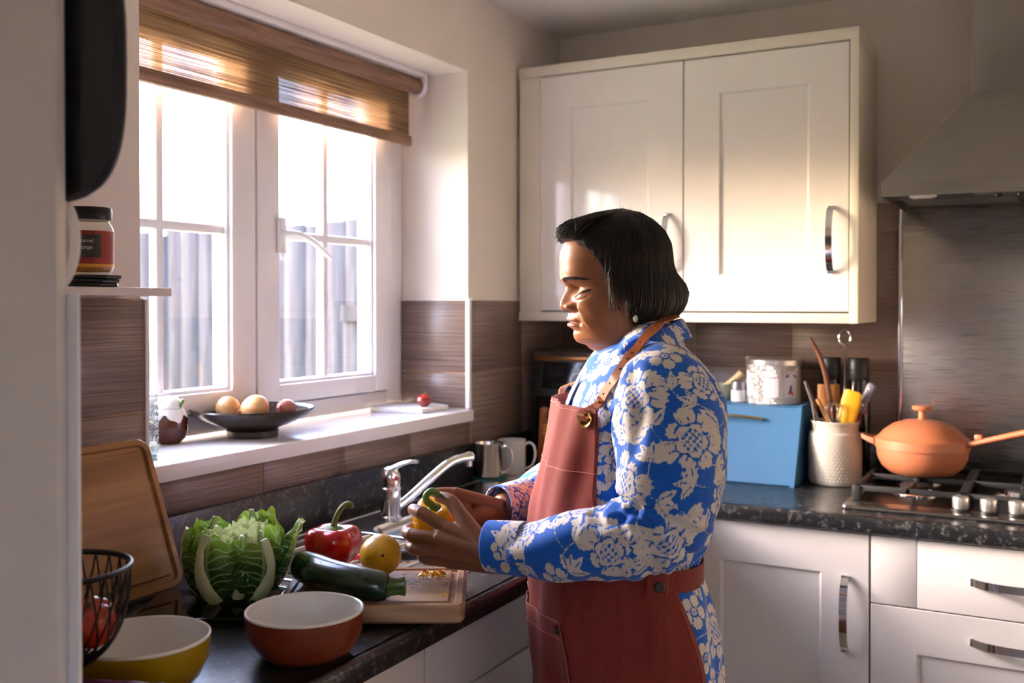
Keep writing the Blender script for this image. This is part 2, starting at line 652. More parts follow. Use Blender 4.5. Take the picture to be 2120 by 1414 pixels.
FENCE = mat_fence()
fence = thing('garden_fence', 'weathered grey upright board fence in the garden beyond the window', 'fence', (-2.6, 1.5, -0.2))
x = -5.2
k = 0
while x < 1.2:
    w = random.uniform(0.13, 0.175)
    h = 2.03 + random.uniform(-0.015, 0.015) + (0.012 if k % 3 else -0.01)
    dy = 0.004 if k % 2 else 0.0
    box_obj('board', (x + 2.6, dy, 0.0), (x + 2.6 + w, dy + 0.016, h), FENCE, fence, bev=0.002, seg=1)
    x += w - 0.012
    k += 1
for z in (0.35, 1.05, 1.75):
    box_obj('rail', (-2.6, 0.03, z), (3.8, 0.07, z + 0.08), FENCE, fence)
fence_panel = thing('low_fence_panel', 'low grey board panel standing before the garden fence', 'panel', (-1.35, 1.05, -0.2))  # second, nearer section of fence, lower than the first
for k in range(9):
    box_obj('board', (-0.35 + k * 0.10, 0.0, 0.0), (-0.35 + k * 0.10 + 0.097, 0.016, 1.58), FENCE, fence_panel, bev=0.002, seg=1)
box_obj('rail', (-0.35, -0.02, 1.50), (0.55, 0.0, 1.58), FENCE, fence_panel)

# ------------------------------------------------------------------ roller blind
def mat_blind():
    m = NT('woven_brown_blind')
    v = m.coord((2.5, 2.5, 420))
    f = m.noise(v, 1.0, 3, 0.7)
    c = m.ramp(f, [(0.3, hexc('5f4c3c')), (0.5, hexc('96795d')), (0.7, hexc('c4a888'))])
    m.set(Base_Color=c, Roughness=0.8, Specular_IOR_Level=0.1)
    tl = m.node('ShaderNodeBsdfTranslucent')
    m.L(c, tl.inputs[0])
    tr = m.node('ShaderNodeBsdfTransparent')
    a = m.node('ShaderNodeMixShader'); b = m.node('ShaderNodeMixShader')
    a.inputs[0].default_value = 0.24
    m.L(m.b.outputs[0], a.inputs[1]); m.L(tl.outputs[0], a.inputs[2])
    m.L(m.ramp(f, [(0.35, (0.05,) * 3), (0.7, (0.34,) * 3)]), b.inputs[0])
    m.L(a.outputs[0], b.inputs[1]); m.L(tr.outputs[0], b.inputs[2])
    m.L(b.outputs[0], m.out.inputs[0])
    return m.m


BLIND = mat_blind()
BARM = mat_wood('blind_bar_cloth', hexc('6b5142'), hexc('8a6a57'), hexc('a98a74'), 2.0, 1, 0.7)
bl = thing('roller_blind', 'brown woven roller blind half lowered over the kitchen window', 'blind', (-0.14, -1.16, 1.985))
YB0, YB1 = -0.60, 0.557
MB().tube([(0, YB0 + 1e-3, 0), (0, 0, 0), (0, YB1 - 0.015, 0)], 0.0215, 24).build('roller_tube', BARM, bl)
MB().box((-0.0235, YB0, -0.14), (-0.0225, YB1 - 0.02, 0.0)).build('fabric', BLIND, bl, smooth=0)
MB().box((-0.031, YB0 - 0.002, -0.163), (-0.015, YB1 - 0.014, -0.134), 0.004).build('bottom_bar', BARM, bl)
for y in (YB0 - 0.012, YB1 - 0.014):
    MB().lathe([(0.027, -0.006), (0.029, -0.004), (0.029, 0.004), (0.026, 0.007)], 24, T(0, y + 0.006, 0.0, math.pi / 2)).box((-0.03, y, 0.004), (0.03, y + 0.010, 0.035), 0.003).build('bracket', UPVC, bl)
MB().box((-0.045, YB0, 0.022), (0.03, YB1 - 0.02, 0.036), 0.003).build('head_rail', UPVC, bl)
# ------------------------------------------------------------------ worktop
WZ = 0.910
wt = thing('worktop', 'L-shaped black speckled laminate worktop running under the window to the hob', 'worktop', (0, 0, WZ - 0.038))


def worktop_profile(run):
    """postformed front edge: (distance from the wall, height)"""
    pts = [(0.0, 0.0), (0.592, 0.0), (0.598, 0.003), (0.600, 0.009)]
    for i in range(6):
        a = math.radians(0 + 90 * i / 5)
        pts.append((0.591 + 0.009 * math.cos(a), 0.029 + 0.009 * math.sin(a)))
    pts += [(0.0, 0.038)]
    return pts


P = worktop_profile(0)
# sink cut-out left open in the window run
mb = MB()
SK = (0.055, 0.505, -1.648, -0.500)     # sink x0 x1 y0 y1
mb.prism([(0, -2.289), (0.59, -2.289), (0.59, SK[2] + 0.012), (0, SK[2] + 0.012)], 0, 0.038)
mb.prism([(0, SK[3] - 0.012), (0.59, SK[3] - 0.012), (0.59, 0), (0, 0)], 0, 0.038)
mb.box((0, SK[2] + 0.012, 0), (SK[0] + 0.012, SK[3] - 0.012, 0.038))
mb.box((SK[1] - 0.012, SK[2] + 0.012, 0), (0.590, SK[3] - 0.012, 0.038))
# rounded front strip along the window run
fr = [(x, z) for x, z in P if x > 0.58]
mb.rings([[(x, y, z) for x, z in [(0.585, 0.0)] + fr + [(0.585, 0.038)]] for y in (-2.289, -0.589)])
mb.rings([[(x, -yy, z) for yy, z in [(0.585, 0.0)] + fr + [(0.585, 0.038)]] for x in (0.589, RX1)])
mb.prism([(0.58, -0.59), (RX1, -0.59), (RX1, 0), (0.58, 0)], 0, 0.038)
mb.build('top', WORKTOP, wt, smooth=40)
mb = MB().box((TT, -2.289, 0.036), (TT + 0.014, -0.012, 0.132), 0.003).box((0.012, -TT - 0.014, 0.036), (1.035, -TT, 0.132), 0.003)
mb.build('upstand', WORKTOP, wt)


# ------------------------------------------------------------------ doors, drawers and handles
def shaker(w, h, st=0.098, rail=0.095, t=0.02, rec=0.007):
    """shaker front in x-z, front at y=0 facing -y, lower left corner at the origin"""
    b = bmesh.new()
    V = lambda x, y, z: b.verts.new((x, y, z))
    c = 0.006
    outer = [(0.0015, 0.0015), (w - 0.0015, 0.0015), (w - 0.0015, h - 0.0015), (0.0015, h - 0.0015)]
    edge = [(0, 0), (w, 0), (w, h), (0, h)]
    inner = [(st, rail), (w - st, rail), (w - st, h - rail), (st, h - rail)]
    inn2 = [(st + c, rail + c), (w - st - c, rail + c), (w - st - c, h - rail - c), (st + c, h - rail - c)]
    L = [[V(x, t, z) for x, z in edge], [V(x, 0.0015, z) for x, z in edge], [V(x, 0, z) for x, z in outer],
         [V(x, 0, z) for x, z in inner], [V(x, rec, z) for x, z in inn2]]
    for i in range(4):
        for j in range(4):
            k = (j + 1) % 4
            b.faces.new((L[i][j], L[i][k], L[i + 1][k], L[i + 1][j]))
    b.faces.new(L[4]); b.faces.new(list(reversed(L[0])))
    mb = MB()
    mb._add(b, None)
    return mb


def slab(w, h, t=0.02):
    return MB().box((0, 0, 0), (w, t, h), 0.002, 2)


def bow_handle(L, horizontal=False):
    """flat chrome bow handle in x-z, rising towards -y; centred"""
    mb = MB()
    n = 24
    rings = []
    for i in range(n + 1):
        s = -1 + 2 * i / n
        z = s * L / 2
        y = -0.004 - 0.027 * (1 - abs(s) ** 2.6) ** 0.8
        # thin flat section: wide across, slim in depth
        rings.append([(-0.0085, y, z), (0.0085, y, z), (0.0085, y - 0.0045, z), (-0.0085, y - 0.0045, z)])
    mb.rings(rings)
    for s in (-1, 1):
        mb.box((-0.0085, -0.009, s * L / 2 - 0.0045), (0.0085, 0.0, s * L / 2 + 0.0045), 0.001)
    return mb


def put_handle(parent, M, L, horizontal=False):
    mb = bow_handle(L)
    me = mb.mesh('handle')
    R = Matrix.Rotation(math.pi / 2, 4, 'Y') if horizontal else Matrix.Identity(4)
    me.transform(M @ R)
    auto_smooth(me, 40)
    return link('handle', me, CHROME, parent)


# wall cabinet
wc = thing('wall_cabinet', 'gloss white two-door wall cabinet with chrome bow handles above the corner', 'cabinet', (0, 0, 1.336))
H = 2.082 - 1.336
mb = MB()
mb.box((0.012, -0.283, 0.030), (0.955, -0.012, H - 0.032))
mb.build('carcass', CARC, wc, smooth=0)
MB().box((0.012, -0.305, H - 0.030), (0.979, -0.012, H), 0.002).build('top_panel', CARC, wc)
MB().box((0.012, -0.305, 0.0), (0.957, -0.012, 0.026), 0.002).build('bottom_panel', CARC, wc)
MB().box((0.957, -0.305, 0.0), (0.979, -0.012, H - 0.030), 0.002).build('end_panel', CARC, wc)
MB().box((0.012, -0.2985, 0.026), (0.082, -0.284, H - 0.030), 0.001).build('filler_strip', CARC, wc)
for i, (x0, x1) in enumerate(((0.0835, 0.5185), (0.5215, 0.9545))):
    d = shaker(x1 - x0, H - 0.034 - 0.030, 0.098, 0.096).build('door', GLOSS, wc, smooth=30)
    d.location = (x0, -0.302, 0.030)
    hx = (x1 - x0) - 0.043
    put_handle(d, T(hx, 0, 0.183), 0.163)


# base cabinets on the hob wall
def base_unit(name, label, x0, x1):
    t = thing(name, label, 'cabinet', (x0, -0.58, 0.0))
    MB().box((0.0005, 0.0215, 0.10), (x1 - x0 - 0.0005, 0.56, 0.868)).build('carcass', CARC, t, smooth=0)
    MB().box((0.0005, 0.06, 0.0), (x1 - x0 - 0.0005, 0.075, 0.10)).build('plinth', SATIN, t, smooth=0)
    return t


u = base_unit('base_cabinet', 'white shaker base cabinet with a vertical chrome handle left of the drawers', 0.604, 1.0515)
d = shaker(0.4455, 0.757, 0.104, 0.096).build('door', SATIN, u, smooth=30)
d.location = (0.001, 0, 0.111)
put_handle(d, T(0.395, 0, 0.573), 0.166)
u = base_unit('drawer_cabinet', 'white drawer cabinet with horizontal chrome handles below the hob', 1.0535, 1.652)
for z0, z1, rec in ((0.7165, 0.868, False), (0.415, 0.7135, True), (0.111, 0.412, True)):
    if rec:
        d = shaker(0.597, z1 - z0, 0.0965, 0.0985).build('drawer', SATIN, u, smooth=30)
    else:
        mb = MB().box((0, 0, 0), (0.0957, 0.02, z1 - z0), 0.0015).box((0.0972, 0, 0), (0.597, 0.02, z1 - z0), 0.0015).box((0.004, 0.0012, 0.004), (0.593, 0.018, z1 - z0 - 0.004))
        d = mb.build('drawer', SATIN, u, smooth=30)
    d.location = (0.001, 0, z0)
    put_handle(d, T(0.2985, 0, (0.0735 if not rec else 0.246)), 0.18, True)
u = base_unit('base_cabinet', 'white base cabinet to the right of the hob drawers', 1.654, 2.25)
d = shaker(0.594, 0.757).build('door', SATIN, u, smooth=30)
d.location = (0.001, 0, 0.111)

# base cabinets under the window: fronts face +x
MX = Matrix.Rotation(math.pi / 2, 4, 'Z')


def base_unit_x(name, label, y0, y1):
    t = thing(name, label, 'cabinet', (0.578, y0, 0.0), math.pi / 2)
    MB().box((0.0005, 0.0215, 0.10), (y1 - y0 - 0.0005, 0.56, 0.70)).build('carcass', CARC, t, smooth=0)
    MB().box((0.0005, 0.06, 0.0), (y1 - y0 - 0.0005, 0.075, 0.10)).build('plinth', SATIN, t, smooth=0)
    return t


spans = [(-2.285, -1.668, 'white base cabinet under the worktop, nearest the camera'),
         (-1.6665, -1.298, 'white drawer front cabinet under the chopping board'),
         (-1.2965, -0.606, 'white sink cabinet behind the woman')]
for i, (y0, y1, lab) in enumerate(spans):
    u = base_unit_x('sink_cabinet' if i == 2 else 'base_cabinet', lab, y0, y1)
    w = y1 - y0 - 0.002
    if i == 1:
        for z0, z1 in ((0.7655, 0.868), (0.44, 0.7625), (0.111, 0.437)):
            d = slab(w, z1 - z0).build('drawer', SATIN, u, smooth=30)
            d.location = (0.001, 0, z0)
    else:
        d = shaker(w, 0.757).build('door', SATIN, u, smooth=30)
        d.location = (0.001, 0, 0.111)
MB().box((0.55, -0.60, 0.1), (0.598, -0.582, 0.868)).build('corner_post', SATIN, u, smooth=0).matrix_parent_inverse = u.matrix_basis.inverted()

# ------------------------------------------------------------------ extractor hood and splashback
hood = thing('extractor_hood', 'brushed steel chimney extractor hood above the hob', 'hood', (1.35, 0, 1.636))
HW, HD = 0.296, 0.452
b1 = [(-HW, -HD, 0), (HW, -HD, 0), (HW, -0.012, 0), (-HW, -0.012, 0)]
mb = MB()
up = 0.0335
mb.rings([[(x, y, 0) for x, y, _ in b1], [(x, y, up) for x, y, _ in b1]], True, (False, False))
mb.rings([[(x, y, up) for x, y, _ in b1], [(-0.1135, -0.30, 0.252), (0.1135, -0.30, 0.252), (0.1135, -0.012, 0.252), (-0.1135, -0.012, 0.252)]], True, (False, False))
mb.build('canopy', STEEL_HOOD, hood, smooth=20)
MB().box((-0.1135, -0.30, 0.2515), (0.1135, -0.012, ZC - 1.636 - 0.001), 0.002).build('flue', STEEL_HOOD, hood)
mb = MB()
mb.box((-HW + 0.004, -HD + 0.004, 0.004), (HW - 0.004, -0.30, 0.010)).box((-HW + 0.004, -0.30, 0.020), (HW - 0.004, -0.02, 0.025))
mb.build('underside', DARKSTEEL, hood, smooth=0)
for x in (-0.15, 0.15):
    f = MB().box((x - 0.13, -0.29, 0.012), (x + 0.13, -0.03, 0.019), 0.002).build('filter', STEEL_HOOD, hood)
mb = MB().box((-0.10, -0.435, -0.001), (0.16, -0.395, 0.006), 0.002)
mb.build('control_strip', STEEL_HOOD, hood)
for k in range(4):
    MB().lathe([(0.009, 0.0), (0.009, -0.006), (0.007, -0.008)], 16, T(-0.05 + k * 0.045, -0.415, 0)).build('button', BLACKP, hood)
for x in (-0.21, 0.22):
    MB().lathe([(0.03, 0.003), (0.03, -0.004), (0.024, -0.007)], 24, T(x, -0.40, 0.005)).build('lamp_lens', WHITEC, hood)
sp = thing('splashback', 'brushed stainless steel splashback panel behind the hob', 'splashback', (1.35, 0, WZ))
MB().box((-0.308, -0.0155, 0.002), (0.308, -0.0105, 0.735), 0.001).build('panel', STEEL, sp)
for s in (-1, 1):
    MB().box((s * 0.308 - 0.005, -0.0185, 0.001), (s * 0.308 + 0.005, -0.0102, 0.735), 0.0015).build('edge_strip', CHROME, sp)

# ------------------------------------------------------------------ gas hob
IRON = plain('cast_iron_black', hexc('131314'), 0.55, var=0.15, bump=0.2, bscale=300)
HOBST = mat_steel('hob_steel', (0.36, 0.34, 0.32), 0.26, (1, 60, 60))
hob = thing('gas_hob', 'stainless steel five-burner gas hob with silver knobs and cast iron grids', 'hob', (1.352, -0.285, WZ))
mb = MB()
mb.prism(rrect(0.744, 0.49, 0.012), 0.0, 0.010, 0.004)
mb.build('plate', HOBST, hob, smooth=35)
MB().prism(rrect(0.70, 0.40, 0.02, cy=0.025), 0.0085, 0.0108).build('recess', plain('hob_recess', hexc('2a2827'), 0.25, 0.9), hob, smooth=0)
burners = [(-0.235, -0.02, 0.042), (-0.235, 0.155, 0.034), (0.0, 0.06, 0.055), (0.235, -0.02, 0.042), (0.235, 0.155, 0.034)]
for x, y, r in burners:
    bu = MB().lathe([(r + 0.012, 0.010), (r + 0.012, 0.013), (r, 0.018), (r - 0.004, 0.026)], 32, T(x, y, 0)).build('burner', CHROME, hob)
    MB().lathe([(r - 0.006, 0.026), (r - 0.004, 0.031), (r - 0.012, 0.036), (0.0, 0.037)], 32, T(x, y, 0)).build('burner_cap', IRON, bu)
for gx0, gx1 in ((-0.35, -0.122), (-0.114, 0.114), (0.122, 0.35)):
    mb = MB()
    y0, y1 = -0.165, 0.215
    bars = []
    zt, th = 0.046, 0.006
    for (xa, ya, xb, yb) in ((gx0, y0, gx0, y1), (gx1, y0, gx1, y1), (gx0, y0, gx1, y0), (gx0, y1, gx1, y1), (gx0, (y0 + y1) / 2, gx1, (y0 + y1) / 2),
                             ((gx0 + gx1) / 2, y0, (gx0 + gx1) / 2, y0 + 0.10), ((gx0 + gx1) / 2, y1, (gx0 + gx1) / 2, y1 - 0.11),
                             ((gx0 + gx1) / 2, -0.0, (gx0 + gx1) / 2, 0.06)):
        mb.box((min(xa, xb) - th, min(ya, yb) - th, zt - 0.013), (max(xa, xb) + th, max(ya, yb) + th, zt), 0.002)
    for xa in (gx0, gx1):
        for ya in (y0, y1):
            mb.box((xa - 0.010, ya - 0.010, 0.010), (xa + 0.010, ya + 0.010, zt), 0.003)
    mb.build('pan_support', IRON, hob)
KN = plain('satin_silver_knob', hexc('c6c2bd'), 0.3, 0.85)
for k in range(5):
    x = -0.121 + k * 0.0565
    kb = MB().lathe([(0.020, 0.0105), (0.020, 0.016)], 24, T(x, -0.195, 0)).build('knob_base', BLACKP, hob)
    MB().lathe([(0.0155, 0.016), (0.0175, 0.020), (0.0178, 0.040), (0.0165, 0.043), (0.0, 0.0435)], 28, T(x, -0.195, 0)).build('knob', KN, hob)

# ------------------------------------------------------------------ sink and tap
sink = thing('kitchen_sink', 'stainless steel sink with ribbed drainer below the window', 'sink', (0.28, -1.07, WZ))
sx0, sx1, sy0, sy1 = SK[0] - 0.28, SK[1] - 0.28, SK[2] + 1.07, SK[3] + 1.07


def bowl_loops(cx, cy, w, h, r, depth):
    L = []
    for (ins, z, rr) in ((0, 0.002, r), (0.006, -0.004, r), (0.014, -0.03, r), (0.022, -depth + 0.03, r), (0.05, -depth, r * 0.8), (0.12, -depth - 0.002, r * 0.5)):
        L.append([(x, y, z) for x, y in rrect(w - 2 * ins, h - 2 * ins, max(rr - ins * 0.3, 0.01), 6, cx, cy)])
    return L


bowls = [(0.03, 0.02, 0.33, 0.40, 0.06, 0.16), (0.03, 0.375, 0.30, 0.17, 0.05, 0.10)]
# deck: grid of boxes round the bowls, raised rim
mb = MB()
y_b0, y_b1 = 0.02 - 0.20, 0.02 + 0.20
c0, c1 = 0.375 - 0.085, 0.375 + 0.085
mb.box((sx0, sy0, 0.0), (sx1, y_b0, 0.002))
mb.box((sx0, y_b1, 0.0), (sx1, c0, 0.002))
mb.box((sx0, c1, 0.0), (sx1, sy1, 0.002))
mb.box((sx0, y_b0, 0.0), (0.03 - 0.165, y_b1, 0.002)).box((0.03 + 0.165, y_b0, 0.0), (sx1, y_b1, 0.002))
mb.box((sx0, c0, 0.0), (0.03 - 0.15, c1, 0.002)).box((0.03 + 0.15, c0, 0.0), (sx1, c1, 0.002))
# corner fillets between the square openings and the rounded bowls
for (cx, cy, w, h, r, dp) in bowls:
    for sx in (-1, 1):
        for sy in (-1, 1):
            X, Y = cx + sx * w / 2, cy + sy * h / 2
            arc = [(cx + sx * (w / 2 - r) + sx * r * math.cos(a), cy + sy * (h / 2 - r) + sy * r * math.sin(a)) for a in [math.pi / 2 * i / 6 for i in range(7)]]
            mb.raw([(X, Y, 0.002)] + [(p[0], p[1], 0.002) for p in arc], [(0, i, i + 1) for i in range(1, 7)])
# rolled rim
ro, ri = rrect(sx1 - sx0, sy1 - sy0, 0.03, 6, (sx0 + sx1) / 2, (sy0 + sy1) / 2), rrect(sx1 - sx0 - 0.02, sy1 - sy0 - 0.02, 0.022, 6, (sx0 + sx1) / 2, (sy0 + sy1) / 2)
rm = rrect(sx1 - sx0 - 0.010, sy1 - sy0 - 0.010, 0.026, 6, (sx0 + sx1) / 2, (sy0 + sy1) / 2)
mb.rings([[(x, y, 0.0) for x, y in ro], [(x, y, 0.0045) for x, y in rm], [(x, y, 0.0018) for x, y in ri]], True, (False, False))
mb.build('deck', STEEL_SINK, sink, smooth=35, fix=False)
for (cx, cy, w, h, r, dp) in bowls:
    L = bowl_loops(cx, cy, w, h, r, dp)
    m2 = MB().rings(L, True, (False, True))
    bo = m2.build('bowl', STEEL_SINK, sink, smooth=60, fix=False)
    MB().lathe([(0.035, -dp + 0.001), (0.033, -dp + 0.003), (0.012, -dp + 0.0005)], 24, T(cx, cy, 0)).build('waste', CHROME, bo)
# drainer: sunk tray outline and ribs
for k in range(7):
    x = -0.15 + k * 0.052
    ya = sy0 + 0.06 + abs(k - 3) * 0.012
    P = [(x, ya, 0.002), (x, ya + 0.04, 0.0035), (x, y_b0 - 0.06, 0.0035), (x, y_b0 - 0.025, 0.002)]
    MB().tube(spline(P, 12), 0.0055, 8, flat=0.6, up=(0, 0, 1)).build('rib', STEEL_SINK, sink)
tray = rrect(sx1 - sx0 - 0.07, y_b0 - sy0 - 0.05, 0.04, 6, (sx0 + sx1) / 2 + 0.005, (sy0 + y_b0) / 2 + 0.01)
MB().tube([(x, y, 0.0025) for x, y in tray] + [(tray[0][0], tray[0][1], 0.0025)], 0.004, 6, flat=0.7, up=(0, 0, 1)).build('rim', STEEL_SINK, sink)

tap = thing('mixer_tap', 'chrome single-lever kitchen mixer tap with a long angled spout', 'tap', (0.128, -1.122, WZ + 0.002), math.radians(62))
MB().lathe([(0.026, 0), (0.026, 0.006), (0.0225, 0.009), (0.022, 0.033), (0.0222, 0.0345), (0.0222, 0.064), (0.024, 0.066), (0.024, 0.069), (0.0222, 0.071)], 36).build('body', CHROME, tap)
P = spline([(0.012, 0.0, 0.022), (0.05, 0.003, 0.043), (0.115, 0.008, 0.085), (0.16, 0.011, 0.110), (0.205, 0.014, 0.117), (0.218, 0.015, 0.116)], 26)
MB().tube(P, [0.0105] * 20 + [0.0115, 0.0125, 0.0125, 0.0125, 0.012, 0.0115], 16).lathe([(0.009, 0), (0.0095, -0.012), (0.008, -0.013)], 16, T(0.210, 0.0145, 0.108)).build('spout', CHROME, tap)
lev = MB().lathe([(0.0222, 0.071), (0.0226, 0.092), (0.021, 0.103), (0.016, 0.112), (0.006, 0.116), (0, 0.1165)], 32)
P = spline([(-0.008, 0, 0.106), (0.014, 0, 0.116), (0.032, 0, 0.124), (0.052, 0, 0.129), (0.066, 0, 0.1275)], 14)
lev.tube(P, [0.016, 0.017, 0.0165, 0.016, 0.0155, 0.015, 0.014, 0.0135, 0.013, 0.0125, 0.012, 0.0115, 0.010, 0.007], 12, flat=0.42, up=(0, 0, 1))
lv = lev.build('lever', CHROME, tap)
lv.rotation_euler = (0, 0, math.radians(-52))
MB().ball((0.0, -0.0222, 0.092), (0.0045, 0.0022, 0.0055), 12).build('hot_marker', plain('red_enamel', hexc('b3121c'), 0.3), tap).rotation_euler = (0, 0, math.radians(8))
# ------------------------------------------------------------------ near-left: shelf, jar, coasters, trays
sh = thing('wall_shelf', 'narrow white board shelf on top of the tiles left of the window', 'shelf', (0, -2.0, 1.3985))
MB().box((0.001, -0.286, 0.0), (0.13, 0.255, 0.0135), 0.0015).build('board', plain('shelf_board', hexc('d8cfc8'), 0.4), sh)
COASTER = plain('black_coaster', hexc('141416'), 0.3)
octa = [(0.044 * math.cos(math.radians(22.5 + 45 * k)), 0.044 * math.sin(math.radians(22.5 + 45 * k))) for k in range(8)]
lab = ['black octagonal coaster under two others on the white shelf', 'black octagonal coaster, middle one of the shelf stack', 'black octagonal coaster directly under the sauce jar']
for k in range(3):
    o = MB().prism(octa, 0, 0.0058, 0.0018).build('coaster', COASTER)
    o.location = (0.075, -1.858 + 0.002 * (k - 1), 1.4125 + k * 0.0064)
    o.rotation_euler = (0, 0, 0.1 * k)
    tag(o, lab[k], 'coaster', 'coasters on the wall shelf')
jar = thing('sauce_jar', 'glass jar of pickle with dark lid and red and black label on coasters', 'jar', (0.075, -1.862, 1.4125 + 0.0190), 0.5)
GLASSJ = thin_glass('jar_glass', (0.95, 0.96, 0.92), 1.2)
MB().lathe([(0.030, 0.001), (0.034, 0.004), (0.0365, 0.011), (0.0368, 0.070), (0.034, 0.078), (0.0305, 0.082), (0.0300, 0.090)], 40, caps=(True, False)).build('body', GLASSJ, jar)


def mat_pickle():
    m = NT('amber_pickle')
    n = m.noise(m.coord(), 70, 3, 0.6)
    m.set(Base_Color=m.ramp(n, [(0.3, hexc('4a2205')), (0.5, hexc('a9610f')), (0.7, hexc('d79a23'))]), Roughness=0.25, Transmission_Weight=0.25)
    return m.m


MB().lathe([(0.0, 0.004), (0.032, 0.005), (0.0355, 0.012), (0.0358, 0.066), (0.0, 0.068)], 32).build('contents', mat_pickle(), jar)
MB().lathe([(0.0335, 0.086), (0.0345, 0.088), (0.0345, 0.103), (0.033, 0.1055), (0.0, 0.1055)], 40).build('lid', plain('black_lid', hexc('1b1b20'), 0.3, 0.4), jar)


def curved_label(r, a0, a1, z0, z1, n=16):
    mb = MB()
    mb.rings([[(r * math.cos(a0 + (a1 - a0) * i / n), r * math.sin(a0 + (a1 - a0) * i / n), z) for i in range(n + 1)] for z in (z0, z1)], False)
    return mb


lb = curved_label(0.0371, math.radians(-150), math.radians(20), 0.012, 0.068).build('label', plain('red_jar_label', hexc('8e2416'), 0.4), jar)
curved_label(0.03725, math.radians(-118), math.radians(-40), 0.026, 0.062).build('label_panel', plain('charcoal_label', hexc('33302e'), 0.45), lb)
curved_label(0.03725, math.radians(-150), math.radians(20), 0.0115, 0.0165).build('label_band', plain('yellow_label_band', hexc('d89a1c'), 0.4), lb)
# small lettering lines on the dark panel: real text, bent round the jar
def text_mesh(s, size, extr=0.0002):
    cu = bpy.data.curves.new('text', 'FONT')
    cu.body, cu.size, cu.align_x, cu.align_y = s, size, 'CENTER', 'CENTER'
    cu.extrude = extr
    o = bpy.data.objects.new('t', cu)
    COL.objects.link(o)
    dg = bpy.context.evaluated_depsgraph_get()
    me = bpy.data.meshes.new_from_object(o.evaluated_get(dg))
    bpy.data.objects.remove(o)
    return me


def bent_text(s, size, r, ang, z, mat, parent, name='lettering'):
    me = text_mesh(s, size)
    for v in me.vertices:
        a = ang + v.co.x / r
        rr = r + v.co.z
        v.co = (rr * math.cos(a), rr * math.sin(a), z + v.co.y)
    return link(name, me, mat, parent, False)


CREAM_INK = plain('cream_ink', hexc('e6d9c0'), 0.5)
bent_text('caramel', 0.0085, 0.0374, math.radians(-78), 0.052, CREAM_INK, lb)
bent_text('orange', 0.0085, 0.0374, math.radians(-78), 0.042, CREAM_INK, lb)


def tray(name, label, col, loc, w, h, n, M):
    t = thing(name, label, 'tray', loc)
    def se(k, z):
        r = []
        for i in range(64):
            a = 2 * math.pi * i / 64
            c, s = math.cos(a), math.sin(a)
            r.append((k * w / 2 * abs(c) ** (2 / n) * (1 if c >= 0 else -1), z, k * h / 2 * abs(s) ** (2 / n) * (1 if s >= 0 else -1)))
        return r
    MB().rings([se(0.9, 0.0), se(0.97, 0.001), se(1.0, 0.008), se(0.99, 0.012), se(0.95, 0.007), se(0.88, 0.004)], True, (True, True)).build('dish', M, t)
    MB().tube(spline([(0, 0.001, h * 0.30), (0, -0.006, h * 0.33), (0, -0.007, h * 0.36), (0, 0.001, h * 0.37)], 8), 0.0025, 8).build('hook', CHROME, t)
    return t


tray('dark_tray', 'large navy black tray hung on the far side of the near panel', None, (0.530, -2.281, 1.617), 0.215, 0.262, 3.2, plain('navy_black_enamel', hexc('14161d'), 0.35))
tray('white_tray', 'white rounded tray hung below the navy black one', None, (0.476, -2.281, 1.4480), 0.190, 0.135, 2.2, plain('white_enamel_tray', hexc('e4e0de'), 0.3))

# ------------------------------------------------------------------ on the window sill
bt = thing('glass_bottle', 'clear embossed glass bottle at the left end of the window sill', 'bottle', (-0.060, -1.640, SILL_Z))
GB = thin_glass('bottle_glass', (0.90, 0.95, 0.95), 1.6)
MB().lathe([(0.0, 0.003), (0.022, 0.001), (0.0265, 0.004), (0.0268, 0.012), (0.0268, 0.150), (0.0255, 0.168), (0.020, 0.186), (0.0125, 0.198), (0.0105, 0.215), (0.0105, 0.250), (0.0125, 0.252), (0.0125, 0.262), (0.010, 0.264)], 40, caps=(False, False)).build('body', GB, bt)
for zi in range(7):
    for k in range(14):
        a = 2 * math.pi * k / 14
        MB().box((-0.0042, -0.0012, -0.0058), (0.0042, 0.0012, 0.0058), 0.001, 1, T(0.0272 * math.cos(a), 0.0272 * math.sin(a), 0.016 + zi * 0.0135, 0, 0, a + math.pi / 2)).build('embossed_square', GB, bt) if math.cos(a - 0.2) > -0.25 or math.sin(a) < 0.3 else None
MB().lathe([(0.0, 0.0005), (0.0262, 0.0008), (0.0266, 0.006), (0.0, 0.007)], 32).build('base', plain('aqua_glass_base', hexc('a8cfc8'), 0.1, Transmission_Weight=0.7), bt)

BROWNG = plain('brown_gloss_glaze', hexc('4a1c10'), 0.12, var=0.2)
cj = thing('lidded_pot', 'round brown glazed pot with white drip lid on the window sill', 'pot', (-0.185, -1.462, SILL_Z))
MB().lathe([(0.016, 0.0), (0.022, 0.001), (0.033, 0.012), (0.0385, 0.032), (0.0375, 0.052), (0.032, 0.066), (0.027, 0.071)], 40).build('body', BROWNG, cj)
mb = MB()
nn = 48
dr_ = [0.052 + 0.007 * math.sin(5 * 2 * math.pi * j / nn) + 0.003 * math.sin(11 * 2 * math.pi * j / nn) for j in range(nn)]
def pot_r(z):
    return np.interp(z, [0.0, 0.012, 0.032, 0.052, 0.066, 0.072], [0.022, 0.033, 0.0385, 0.0375, 0.032, 0.0275]) + 0.0008
mb.rings([[(pot_r(z) * math.cos(2 * math.pi * j / nn), pot_r(z) * math.sin(2 * math.pi * j / nn), z) for j in range(nn) for z in [dr_[j] + (0.0722 - dr_[j]) * q]] for q in (0, 0.25, 0.5, 0.75, 1)], True, (False, False))
mb.build('drip_glaze', WHITEC, cj)
ld = MB().lathe([(0.0285, 0.0725), (0.0295, 0.075), (0.0265, 0.086), (0.017, 0.095), (0.0, 0.0985)], 40).build('lid', WHITEC, cj)
